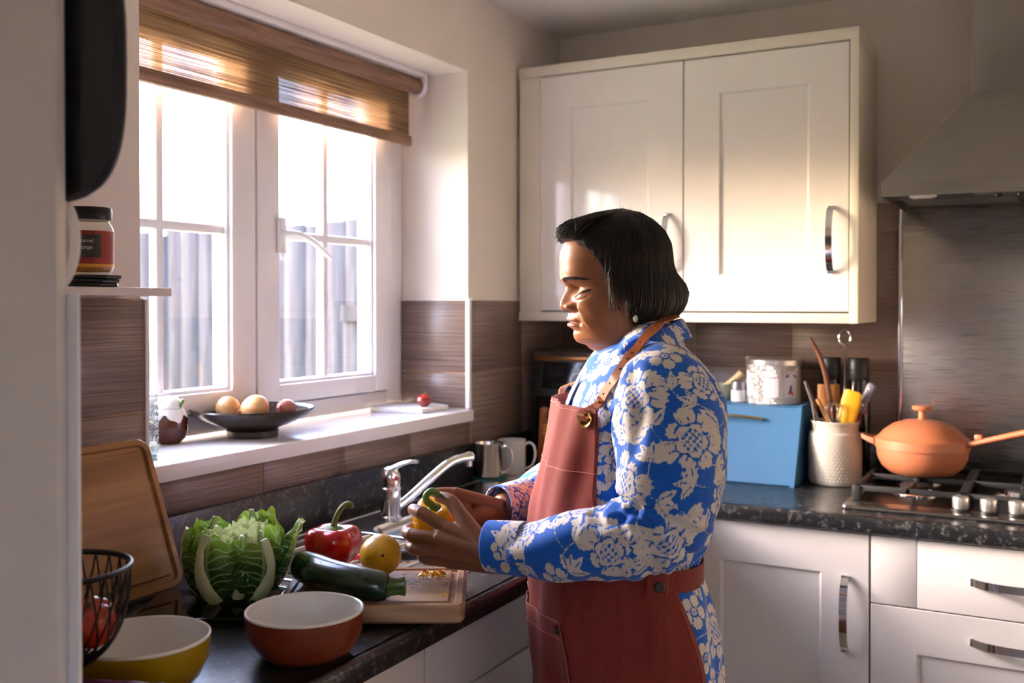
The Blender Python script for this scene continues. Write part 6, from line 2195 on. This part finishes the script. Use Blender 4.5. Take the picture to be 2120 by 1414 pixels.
# yoke over the shoulders
mb.tube([(0.035, -0.10, 1.290), (0.045, -0.03, 1.315), (0.045, 0.03, 1.315), (0.030, 0.10, 1.292)], [0.048, 0.052, 0.052, 0.048], 24)
PN = sleeve(mb, SLN, SRN)
PFs = sleeve(mb, SLF, SRF)
dress_me = eval_mods(mb.mesh('dress'), [('REMESH', dict(mode='VOXEL', voxel_size=0.0029, use_smooth_shade=True)), ('SMOOTH', dict(factor=0.5, iterations=28))])
V = verts_np(dress_me)
N = normals_np(dress_me)


def path_coords(V, P):
    """nearest point on a polyline: parameter 0..1, distance, index"""
    P = np.asarray(P)
    best = np.full(len(V), 1e9)
    par = np.zeros(len(V))
    for i in range(len(P) - 1):
        d = P[i + 1] - P[i]
        t = np.clip(((V - P[i]) @ d) / (d @ d), 0, 1)
        q = np.linalg.norm(V - P[i] - t[:, None] * d, axis=1)
        m = q < best
        best[m] = q[m]
        par[m] = (i + t[m]) / (len(P) - 1)
    return par, best


def vnoise(V, f, seed):
    """cheap smooth value from summed sines"""
    rg = np.random.default_rng(seed)
    out = np.zeros(len(V))
    for k in range(5):
        d = rg.normal(0, 1, 3)
        d /= np.linalg.norm(d)
        out += np.sin(V @ d * f * (1 + 0.5 * k) + rg.uniform(0, 6.28)) / (1 + 0.4 * k)
    return out / 2.4


disp = np.zeros(len(V))
nn1, nn2 = vnoise(V, 14, 1), vnoise(V, 30, 2)
for P, R, near in ((PN, SRN, True), (PFs, SRF, False)):
    t, d = path_coords(V, P)
    rloc = np.interp(t, np.linspace(0, 1, len(R)), R)
    on = np.clip(1.6 - d / (rloc * 1.25), 0, 1) * (t > 0.04)
    ax = np.gradient(np.asarray(P), axis=0)
    up_ = V[:, 2] - np.interp(t, np.linspace(0, 1, len(P)), np.asarray(P)[:, 2])
    side = V[:, 0] - np.interp(t, np.linspace(0, 1, len(P)), np.asarray(P)[:, 0])
    # crushed folds in the crook of the elbow, long drags to the cuff, soft folds on the upper arm
    crook = np.exp(-((t - 0.53) / 0.10) ** 2)
    disp += on * crook * 0.0050 * np.sin(2 * np.pi * (t * 16 + 9 * up_) + 2.0 * nn1)
    fore = smoothstep(0.58, 0.70, t) * (1 - smoothstep(0.93, 0.99, t))
    disp += on * fore * 0.0042 * np.sin(2 * np.pi * (up_ * 17 + t * 2.2) + 1.8 * nn1)
    upper = smoothstep(0.06, 0.16, t) * (1 - smoothstep(0.40, 0.50, t))
    disp += on * upper * 0.0040 * np.sin(2 * np.pi * (side * 9 + t * 3.4) + 2.2 * nn1)
    cuff = np.exp(-((t - 0.945) / 0.018) ** 2)
    disp += on * cuff * 0.0022 * np.sin(2 * np.pi * np.arctan2(up_, side) * 3)
trunk_on = np.clip(1 - np.maximum(np.clip(1.6 - path_coords(V, PN)[1] / 0.10, 0, 1), np.clip(1.6 - path_coords(V, PFs)[1] / 0.10, 0, 1)), 0, 1)
ang = np.arctan2(V[:, 1], V[:, 0] - 0.01)
waist = np.exp(-((V[:, 2] - 0.995) / 0.045) ** 2)
disp += trunk_on * (0.0026 * np.sin(ang * 17 + 2 * nn1) * (0.35 + waist) + 0.0022 * nn2)
below = 1 - smoothstep(0.90, 0.95, V[:, 2])
disp += below * 0.0045 * np.sin(ang * 13 + 1.2 * nn1)
# blouse bulging over the apron belt
disp += trunk_on * 0.006 * np.exp(-((V[:, 2] - 1.015) / 0.028) ** 2)
# deep fold between sleeve and back, and a drag line from the armpit to the chest
def crease(V, pts, depth, width, side=0.012):
    t, d = path_coords(V, np.array(pts))
    return -depth * np.exp(-(d / width) ** 2) + depth * 0.7 * np.exp(-((d - width * 2.1) / (width * 1.1)) ** 2)
disp += crease(V, [(0.118, -0.160, 1.205), (0.132, -0.170, 1.140), (0.122, -0.175, 1.070), (0.100, -0.165, 1.010)], 0.006, 0.009)
disp += crease(V, [(-0.010, -0.170, 1.225), (-0.022, -0.160, 1.180), (-0.026, -0.150, 1.120)], 0.006, 0.008)
disp += crease(V, [(0.020, -0.262, 1.10), (-0.020, -0.240, 1.070), (-0.045, -0.215, 1.080)], 0.005, 0.006)
disp += crease(V, [(0.055, -0.275, 1.045), (-0.01, -0.252, 1.050), (-0.05, -0.23, 1.048)], 0.004, 0.006)
disp += crease(V, [(0.010, -0.20, 1.285), (0.022, -0.235, 1.240), (0.010, -0.255, 1.180)], 0.004, 0.010)
V = V + N * disp[:, None]
set_verts(dress_me, V)


# --- print: flowers stamped at points spread over the cloth
def ell(x, y, cx, cy, a, b, rot=0.0):
    c, s = math.cos(rot), math.sin(rot)
    X, Y = (x - cx) * c + (y - cy) * s, -(x - cx) * s + (y - cy) * c
    return (1 - np.sqrt((X / a) ** 2 + (Y / b) ** 2)) * min(a, b)


def peony(x, y, R, rg):
    r, th = np.hypot(x, y), np.arctan2(y, x)
    n = int(rg.integers(6, 9)); o = rg.uniform(0, 6.28)
    q = (th - o) * n / (2 * np.pi)
    fr = np.abs((q - np.floor(q)) - 0.5) * 2              # 0 mid petal, 1 boundary
    k = np.floor(q) % n
    Rk = R * (0.86 + 0.14 * np.sin(k * 2.4 + o))
    out = Rk * (1 - 0.22 * fr ** 3 + 0.045 * np.cos(th * 31 + o)) - r
    gap = r * np.sin(np.clip((1 - fr) * np.pi / n, 0, 1.5)) - 0.0017
    s_out = np.minimum(out, np.where(r > 0.42 * R, gap, 1))
    ringq = 0.46 * R * (1 + 0.16 * np.cos(th * 5 + o * 2)) - r
    s_out = np.minimum(s_out, np.abs(ringq) - 0.0018)
    # short strokes on each petal, dotted heart
    stroke = np.maximum(np.abs((((th - o) * n * 2.5 / (2 * np.pi)) % 1) - 0.5) * r * 2 * np.pi / (n * 2.5) - 0.0011, np.maximum(r - 0.74 * Rk, 0.52 * R - r))
    s_out = np.minimum(s_out, stroke)
    heart = np.minimum(np.sin(x * 620 + o) * np.sin(y * 620 - o) * 0.0022 + 0.0004, 0.30 * R - r)
    inner = np.minimum(ringq - 0.0, np.where(r < 0.30 * R, np.maximum(heart, -0.002), r - 0.30 * R - 0.0008))
    return np.where(r < 0.46 * R, np.minimum(inner, np.maximum(s_out, inner)), s_out)


def daisy(x, y, R, rg):
    r, th = np.hypot(x, y), np.arctan2(y, x)
    o = rg.uniform(0, 6.28)
    q = (th - o) * 5 / (2 * np.pi)
    fr = np.abs((q - np.floor(q)) - 0.5) * 2
    s = R * (1 - 0.34 * fr ** 2.2 + 0.04 * np.cos(th * 23)) - r
    s = np.minimum(s, np.where(r > 0.35 * R, r * np.sin(np.clip((1 - fr) * np.pi / 5, 0, 1.5)) - 0.0012, 1))
    s = np.minimum(s, np.abs(r - 0.27 * R) - 0.0015)
    return np.minimum(s, r - 0.08 * R)


def spray(x, y, R, rg):
    s = np.full(x.shape, -1.0)
    m = int(rg.integers(3, 6)); o = rg.uniform(0, 6.28)
    for k in range(m):
        a = o + (k - (m - 1) / 2) * rg.uniform(0.5, 0.8)
        L = R * rg.uniform(0.75, 1.0)
        X, Y = x * math.cos(a) + y * math.sin(a), -x * math.sin(a) + y * math.cos(a)
        Y = Y - 0.25 * X * X / R
        t = np.clip(X / L, 0, 1)
        w = 0.24 * L * np.sin(np.pi * t ** 0.8) ** 0.9 * (1 + 0.12 * np.sin(t * 26))
        leaf = np.where((X > 0) & (X < L), w - np.abs(Y), -np.hypot(np.minimum(X, 0) + np.maximum(X - L, 0), Y))
        leaf = np.minimum(leaf, np.maximum(np.abs(Y) - 0.0012, X - 0.78 * L))
        s = np.maximum(s, leaf)
    X, Y = x * math.cos(o) + y * math.sin(o), -x * math.sin(o) + y * math.cos(o)
    s = np.maximum(s, np.minimum(0.0010 - np.abs(Y + 0.3 * X * X / R), np.minimum(R * 0.3 - X, X + R)))
    return s


def print_sdf(V, N, seed=4, scale=1.0, dense=1.0):
    rg = np.random.default_rng(seed)
    sd = np.full(len(V), -0.02)
    order = rg.permutation(len(V))
    placed = []
    kdv = KDTree(len(V))
    for i, p in enumerate(V):
        kdv.insert(p, i)
    kdv.balance()
    for kind, R0, sep, tries, fn in (('p', 0.046, 2.0, 2600, peony), ('d', 0.027, 1.95, 5200, daisy), ('s', 0.036, 1.22, 9000, spray), ('d', 0.0150, 1.9, 9000, daisy)):
        cand = order[:tries] if kind != 'x' else order
        rg.shuffle(cand)
        for i in cand:
            R = R0 * scale * rg.uniform(0.85, 1.12)
            p, n = V[i], N[i]
            if placed:
                PP = np.array([q[0] for q in placed]); RR = np.array([q[1] for q in placed])
                if np.any(np.linalg.norm(PP - p, axis=1) < sep * dense * 0.5 * (R + RR)):
                    continue
            placed.append((p, R * 0.93))
            idx = np.array([q[1] for q in kdv.find_range(p, R * 1.25)])
            if not len(idx):
                continue
            idx = idx[(N[idx] @ n) > 0.1]
            a = np.cross((0, 0, 1.0), n)
            a = a / (np.linalg.norm(a) + 1e-9) if np.linalg.norm(a) > 0.2 else np.array([1.0, 0, 0])
            b = np.cross(n, a)
            dv = V[idx] - p
            sd[idx] = np.maximum(sd[idx], fn(dv @ a, dv @ b, R, rg))
    return sd


N = normals_np(dress_me)
set_attr(dress_me, 'flower', print_sdf(V, N))


def mat_floral(name='blue_floral_cotton'):
    m = NT(name)
    fl = m.attr('flower')
    # feathered, ikat-like edges: the threshold wanders with streaky noise
    n1 = m.noise(m.coord((90, 90, 900)), 1.0, 2, 0.6)
    n2 = m.noise(m.coord((420, 420, 60)), 1.0, 2, 0.6)
    w = m.math('MULTIPLY', m.math('SUBTRACT', n2, 0.5), 0.0052)
    f = m.math('ADD', fl, w)
    k = m.math('MULTIPLY', f, 900.0)
    k = m.math('ADD', k, 0.4, True)
    blue = m.ramp(n1, [(0.3, hexc('0b55b8')), (0.7, hexc('1768cc'))])
    cream = m.ramp(n1, [(0.3, hexc('cfc6ba')), (0.7, hexc('ded6ca'))])
    m.set(Base_Color=m.mix(k, blue, cream), Roughness=0.75, Specular_IOR_Level=0.25, Sheen_Weight=0.15)
    wv = m.noise(m.coord((1500, 1500, 1500)), 1.0, 1)
    m.bump(wv, 0.12, 0.0005)
    return m.m


FLORAL = mat_floral()
dress = link('shirt_dress', dress_me, FLORAL, person)


def cloth_part(me, name, parent, thick=0.0013, seed=3, scale=1.0, floral=True, mat=None, levels=0, dense=0.72):
    mods = []
    if levels:
        mods.append(('SUBSURF', dict(levels=levels, render_levels=levels)))
    mods.append(('SOLIDIFY', dict(thickness=thick, offset=0.0)))
    me = eval_mods(me, mods)
    if floral:
        set_attr(me, 'flower', print_sdf(verts_np(me), normals_np(me), seed, scale, dense))
    return link(name, me, mat or FLORAL, parent)


# cuffs
def cuff(P0, P1, r0, r1, name, seed, n=72, m=30):
    P0, P1 = np.array(P0), np.array(P1)
    d = (P1 - P0) / np.linalg.norm(P1 - P0)
    a = np.cross(d, (0, 1.0, 0.15)); a /= np.linalg.norm(a)
    b = np.cross(d, a)
    rings = []
    for i in range(m):
        q = i / (m - 1)
        r = r0 + (r1 - r0) * q
        rings.append([tuple(P0 + (P1 - P0) * q + r * ((1.02 + 0.02 * math.sin(3 * t)) * math.cos(t) * a + 0.92 * math.sin(t) * b)) for t in [2 * math.pi * j / n for j in range(n)]])
    me = MB().rings(rings, True, (False, False)).mesh(name)
    return cloth_part(me, name, dress, 0.0022, seed, 0.72)


cuff_n = cuff((-0.148, -0.1435, 1.0115), (-0.206, -0.1215, 1.0095), 0.0405, 0.0385, 'cuff', 8)
cuff_f = cuff((-0.172, 0.108, 1.0365), (-0.214, 0.055, 1.0335), 0.0385, 0.0370, 'cuff', 9)
BUT = plain('shell_button', hexc('b9b19c'), 0.25, var=0.15, scale=120)
bt_ = MB().lathe([(0.0, -0.0012), (0.0078, -0.0010), (0.0086, 0.0004), (0.0070, 0.0014), (0.0055, 0.0008), (0, 0.0007)], 28, T(-0.1765, -0.1690, 0.9890, math.radians(98), 0, math.radians(-22))).build('cuff_button', BUT, dress)

# collar: a stand and a turned-down leaf, higher at the nape
def collar_pt(phi, h, off):
    """phi 0 at the throat; h 0 neckline .. 1 top edge; off outwards"""
    r_u, r_w = 0.067 + off, 0.070 + off
    base = 1.283 + 0.030 * (1 - math.cos(phi)) / 2
    top = 1.300 + 0.062 * (1 - math.cos(phi)) / 2
    z = base + (top - base) * h
    lean = 0.010 * (1 - h)
    u = 0.018 + 0.006 * (1 - math.cos(phi)) / 2 - (r_u + lean) * math.cos(phi)
    w = -(r_w + lean) * math.sin(phi)
    return (u, w, z)


def sm(a, b, x):
    return float(smoothstep(a, b, x))


nph = 64
gap = math.radians(16)
phis = [gap + (2 * math.pi - 2 * gap) * i / (nph - 1) for i in range(nph)]
rows = []
for h in (0.0, 0.35, 0.7, 1.0):
    rows.append([collar_pt(p, h, 0.0) for p in phis])
for q in (0.12, 0.3, 0.5, 0.7, 0.88, 1.0):
    row = []
    for p in phis:
        ends = 1 - sm(0.0, 0.75, min(p - gap, 2 * math.pi - gap - p))
        x, y, z = collar_pt(p, 1.0, 0.004 + 0.017 * q ** 0.8)
        drop = (0.030 + 0.018 * ends) * q
        row.append((x - 0.010 * ends * q, y, z - drop + 0.0035 * math.sin(min(1, q * 5) * math.pi)))
    rows.append(row)
me = MB().rings(rows, False).mesh('collar')
cloth_part(me, 'collar', dress, 0.0018, 12, 0.62, levels=1)
# button band down the front
rows = []
for z in np.linspace(0.985, 1.290, 30):
    P = trunk_pt(np.full(7, z), np.linspace(-0.13, 0.13, 7), 0.0035)
    rows.append([tuple(p) for p in P])
cloth_part(MB().rings(rows, False).mesh('button_band'), 'button_band', dress, 0.0015, 13, 0.7)

# ------------------------------------------------------------------ apron
def mat_apron():
    m = NT('rust_red_canvas')
    n = m.noise(m.coord((500, 500, 40)), 1.0, 2)
    n2 = m.noise(m.coord((60, 60, 14)), 1.0, 3)
    f = m.math('ADD', m.math('MULTIPLY', n, 0.5), m.math('MULTIPLY', n2, 0.5))
    m.set(Base_Color=m.ramp(f, [(0.3, (0.160, 0.021, 0.015)), (0.7, (0.235, 0.036, 0.026))]), Roughness=0.8, Specular_IOR_Level=0.2, Sheen_Weight=0.1)
    m.bump(m.noise(m.coord((1300, 1300, 1300)), 1.0, 1), 0.2, 0.0006)
    return m.m


APRON = mat_apron()
AZ = [0.50, 0.62, 0.735, 0.81, 0.87, 0.92, 0.948, 0.966, 0.985, 1.02, 1.06, 1.10, 1.14, 1.18, 1.205, 1.228]
A_NEAR = [2.02, 2.02, 2.02, 2.02, 2.00, 1.97, 1.95, 1.88, 1.62, 1.30, 1.13, 1.06, 1.02, 0.99, 0.97, 0.95]      # near edge angle
A_OFF = [0.012, 0.011, 0.010, 0.009, 0.009, 0.009, 0.008, 0.007, 0.008, 0.010, 0.012, 0.011, 0.012, 0.016, 0.020, 0.024]
ANG_TOP = 0.95


def apron_pt(z, k, extra=0.0):
    """k -1 (far edge) .. 1 (near edge)"""
    e = np.interp(z, AZ, A_NEAR)
    phi = k * e
    off = np.interp(z, AZ, A_OFF) + extra
    P = trunk_pt(np.asarray(z) + 0 * np.asarray(k), phi, off)
    # creases: long soft vertical folds, stronger on the bib and below the belt
    f = 0.0030 * np.sin(phi * 7.5 + 14 * z + 0.8) + 0.0020 * np.sin(phi * 17 - 9 * z) + 0.0026 * np.sin(phi * 4 - 22 * z)
    f = f * (0.35 + 0.65 * np.abs(np.interp(z, [0.90, 0.96, 1.05], [1.2, 0.3, 1.0])))
    g = P.copy()
    g[..., 0] += -np.cos(phi) * f
    g[..., 1] += -np.sin(phi) * f
    return g


zr = np.concatenate([np.linspace(0.50, 0.93, 70), np.linspace(0.934, 1.228, 66)])
kr = np.linspace(-1, 1, 110)
rows = [[tuple(p) for p in apron_pt(np.full(len(kr), z), kr)] for z in zr]
me = MB().rings(rows, False).mesh('apron')
apron = cloth_part(me, 'apron', person, 0.0018, floral=False, mat=APRON)
SEAM = plain('apron_stitch', hexc('c87a66'), 0.8)


def seam(z0, z1, k0, k1, n=40, extra=0.0016, r=0.0005, name='stitching'):
    P = [tuple(apron_pt(np.array([z0 + (z1 - z0) * i / (n - 1)]), np.array([k0 + (k1 - k0) * i / (n - 1)]), extra)[0]) for i in range(n)]
    return MB().tube(P, r, 5).build(name, SEAM, apron)


seam(1.222, 1.222, -0.99, 0.99)
seam(1.130, 1.130, -0.99, 0.99)
seam(1.222, 1.02, 0.965, 0.965)
seam(0.93, 0.52, 0.982, 0.982)
# pocket with its snap
prow = []
zp = np.linspace(0.660, 0.905, 36)
kp = np.linspace(-0.44, 0.44, 40)
for z in zp:
    prow.append([tuple(p) for p in apron_pt(np.full(len(kp), z), kp, 0.0030 + 0.0015 * sm(0.87, 0.905, z))])
pocket = cloth_part(MB().rings(prow, False).mesh('pocket'), 'pocket', apron, 0.0018, floral=False, mat=APRON)
for (za, zb, ka, kb) in ((0.9045, 0.9045, -0.44, 0.44), (0.9045, 0.66, 0.437, 0.437), (0.9045, 0.66, -0.437, -0.437), (0.878, 0.878, -0.44, 0.44)):
    P = [tuple(apron_pt(np.array([za + (zb - za) * i / 39]), np.array([ka + (kb - ka) * i / 39]), 0.0055)[0]) for i in range(40)]
    MB().tube(P, 0.00045, 5).build('stitching', SEAM, pocket)
SNAP = plain('dark_snap', hexc('4a4642'), 0.3, 0.8)


def disc_on(z, k, extra, prof, mat, name, parent, seg=24):
    p = apron_pt(np.array([z]), np.array([k]), extra)[0]
    q = apron_pt(np.array([z]), np.array([k + 0.01]), extra)[0]
    h = apron_pt(np.array([z + 0.004]), np.array([k]), extra)[0]
    nrm = Vector(q - p).cross(Vector(h - p)).normalized()
    if nrm.dot(Vector((p[0] - 0.0, p[1], 0))) < 0:
        nrm = -nrm
    M = Matrix.Translation(Vector(p)) @ nrm.to_track_quat('Z', 'Y').to_matrix().to_4x4()
    return MB().lathe(prof, seg, M).build(name, mat, parent)


disc_on(0.893, 0.415, 0.0055, [(0.0072, 0.0), (0.0072, 0.0012), (0.0055, 0.0022), (0.0, 0.0018)], SNAP, 'snap_button', pocket)
# waist tab and belt running round to the back
rows = []
for i in range(40):
    q = i / 39
    phi = 1.72 + q * 1.9
    zc = 0.975 - 0.010 * math.sin(q * 2)
    row = []
    for dz in np.linspace(-0.017, 0.017, 7):
        p = trunk_pt(np.array([zc]), np.array([phi]), 0.010 + 0.001 * math.sin(9 * q))[0]
        row.append((p[0], p[1], zc + dz - 0.0065 + 0.012 * (1 - q) ** 2 * 0))
    rows.append(row)
belt = cloth_part(MB().rings(rows, False).mesh('belt'), 'belt', apron, 0.002, floral=False, mat=APRON)
rows = []
for phi in np.linspace(1.66, 1.86, 14):
    rows.append([tuple(np.array(trunk_pt(np.array([0.97]), np.array([phi]), 0.0135)[0]) * np.array([1, 1, 0]) + np.array([0, 0, z])) for z in np.linspace(0.942, 0.988, 9)])
cloth_part(MB().rings(rows, False).mesh('belt_tab'), 'belt_tab', apron, 0.0022, floral=False, mat=APRON)
p = trunk_pt(np.array([0.97]), np.array([1.775]), 0.0150)[0]
nr = Vector((p[0] - 0.0, p[1], 0)).normalized()
nr = Vector((0.25, -0.97, 0.0))
MB().lathe([(0.0085, 0.0), (0.0085, 0.0015), (0.0068, 0.0028), (0.0, 0.0022)], 24, Matrix.Translation((p[0], p[1], 0.964)) @ nr.to_track_quat('Z', 'Y').to_matrix().to_4x4()).build('belt_button', SNAP, apron)

# points laid on the cloth, seen from her left side
from mathutils.bvhtree import BVHTree


def side_finder(objs):
    vs, fs, off = [], [], 0
    for o in objs:
        vs += [tuple(v.co) for v in o.data.vertices]
        fs += [tuple(i + off for i in p_.vertices) for p_ in o.data.polygons]
        off = len(vs)
    return BVHTree.FromPolygons(vs, fs)


ON_SIDE = side_finder([dress, *[c for c in dress.children if c.name.startswith(('collar', 'cuff'))], apron])


def lay(u, z, lift=0.0025):
    h = ON_SIDE.ray_cast(Vector((u, -0.6, z)), Vector((0, 1, 0)))
    return (u, h[0].y - lift, z) if h[0] is not None else (u, -0.1, z)


# leather neck straps, buckle and ringed eyelets
LEATHER = plain('tan_leather', hexc('96512c'), 0.42, var=0.15, scale=40)
BRASS = plain('bright_brass', hexc('c39a55'), 0.22, 1.0)
HOLE = plain('punched_hole', hexc('1a0e08'), 0.9)


def ribbon(pts, wdir, width, thick, name, parent, mat, n=40):
    P = spline(pts, n)
    rows = []
    for i in range(n):
        t = Vector(P[min(i + 1, n - 1)] - P[max(i - 1, 0)]).normalized()
        o = Vector(wdir(i / (n - 1)))
        o = (o - t * o.dot(t)).normalized()
        s = t.cross(o)
        c = Vector(P[i])
        rows.append([tuple(c + s * (width / 2) * a + o * (thick / 2) * b) for a, b in ((-1, -1), (1, -1), (1, 1), (-1, 1))])
    ob = MB().rings(rows).build(name, mat, parent, smooth=30)
    return ob, P


grm = apron_pt(np.array([1.2145]), np.array([0.86]), 0.004)[0]
SN = [tuple(grm + np.array([-0.002, -0.003, -0.004])), (-0.036, -0.1265, 1.2355), (-0.024, -0.124, 1.2580), (-0.0003, -0.108, 1.2945), (0.0165, -0.096, 1.3160), (0.0400, -0.0840, 1.3420), (0.062, -0.0660, 1.3590), (0.084, -0.030, 1.3680)]
_l = [lay(float(q[0]), float(q[2]), 0.0034) for q in spline(SN[1:], 18)[:-4]]
_w = [p_[1] for p_ in _l]
_w = [min(_w[max(0, i - 1):i + 2]) for i in range(len(_w))]
for _ in range(2):
    _w = [min(_w[i], sum(_w[max(0, i - 1):i + 2]) / len(_w[max(0, i - 1):i + 2])) for i in range(len(_w))]
SN = [SN[0]] + [(p_[0], w_, p_[2]) for p_, w_ in zip(_l, _w)] + [SN[-2], SN[-1]]
st_n, PS = ribbon(SN, lambda q: (-0.75 + 0.5 * q, -0.8, 0.25 + 0.25 * q), 0.0165, 0.0022, 'neck_strap', apron, LEATHER)
for q in (0.20, 0.30, 0.395, 0.49, 0.585, 0.68):
    c = PS[int(q * 39)]
    o = Vector((-0.75 + 0.5 * q, -0.8, 0.25 + 0.25 * q)).normalized()
    MB().lathe([(0.0017, -0.0004), (0.0017, 0.0005), (0, 0.0005)], 12, Matrix.Translation(Vector(c) + o * 0.0013) @ o.to_track_quat('Z', 'Y').to_matrix().to_4x4()).build('strap_hole', HOLE, st_n)
# loop end through the eyelet, with a rivet
lo_, PL = ribbon([tuple(grm + np.array([0.000, 0.001, -0.006])), tuple(grm + np.array([-0.005, -0.007, 0.006])), (-0.040, -0.1310, 1.2310), (-0.034, -0.1315, 1.2410)], lambda q: (-0.6, -0.8, 0.1), 0.0135, 0.002, 'strap_loop', apron, LEATHER, 16)
MB().ball((-0.0375, -0.1335, 1.2370), (0.0026, 0.002, 0.0026), 12).build('rivet', BRASS, lo_)


def eyelet(z, k, name='eyelet'):
    e = disc_on(z, k, 0.0022, [(0.0085, 0.0), (0.0105, 0.0022), (0.0125, 0.0028), (0.0140, 0.0016), (0.0142, 0.0)], BRASS, name, apron, 36)
    disc_on(z, k, 0.0016, [(0.0088, 0.0), (0.0, 0.0002)], HOLE, 'eyelet_hole', apron)


eyelet(1.2120, 0.86)
eyelet(1.2120, -0.86)
gf = apron_pt(np.array([1.2145]), np.array([-0.86]), 0.004)[0]
SF = [tuple(gf), (gf[0] + 0.006, gf[1] + 0.002, 1.2400), (-0.052, 0.060, 1.262), (-0.025, 0.075, 1.300), (0.010, 0.086, 1.330), (0.050, 0.076, 1.356), (0.084, 0.030, 1.368)]
st_f, _ = ribbon(SF, lambda q: (-0.75 + 0.5 * q, 0.5, 0.3), 0.0165, 0.0022, 'neck_strap', apron, LEATHER)
MB().tube([(-0.072 + 0.009 * math.sin(a), 0.050, 1.2395 + 0.007 * math.cos(a)) for a in [2 * math.pi * k / 16 for k in range(17)]], 0.0012, 6).build('buckle', BRASS, st_f)

# ------------------------------------------------------------------ yellow pepper held in both hands
yp = thing('yellow_pepper', 'yellow bell pepper with curled green stalk held in the woman\'s hands', 'pepper', (0, 0, 0))
YM = T(0.788, -1.393, 0, 0, 0, PA) @ T(-0.3085, -0.0330, 1.0310) @ Euler((0.42, -0.10, 0.25)).to_matrix().to_4x4()
yp.matrix_world = YM
lobed(MB(), 0.0385, 0.0330, 4, 0.20, seg=64, nz=26, dip=0.22, taper=0.06, ph=1.2).build('flesh', mat_skin('yellow_pepper_skin', hexc('d98f06'), hexc('f0b418'), 0.16, 18, 0.5), yp)
MB().lathe([(0.001, 0.0195), (0.012, 0.0225), (0.010, 0.0245), (0.0055, 0.027)], 10).build('calyx', plain('fresh_green_stalk', hexc('5c7f2c'), 0.45, var=0.25, scale=70), yp)
P = spline([(0.0, 0.0, 0.018), (-0.004, -0.002, 0.028), (-0.012, -0.004, 0.040), (-0.012, -0.004, 0.051), (-0.004, -0.004, 0.0575), (0.004, -0.004, 0.0545), (0.005, -0.004, 0.0500)], 22)
MB().tube(P, list(np.interp(np.linspace(0, 1, 22), [0, 0.2, 0.6, 0.9, 1], [0.0075, 0.0060, 0.0056, 0.0062, 0.0058])), 12).build('stalk', MATS['fresh_green_stalk'], yp)
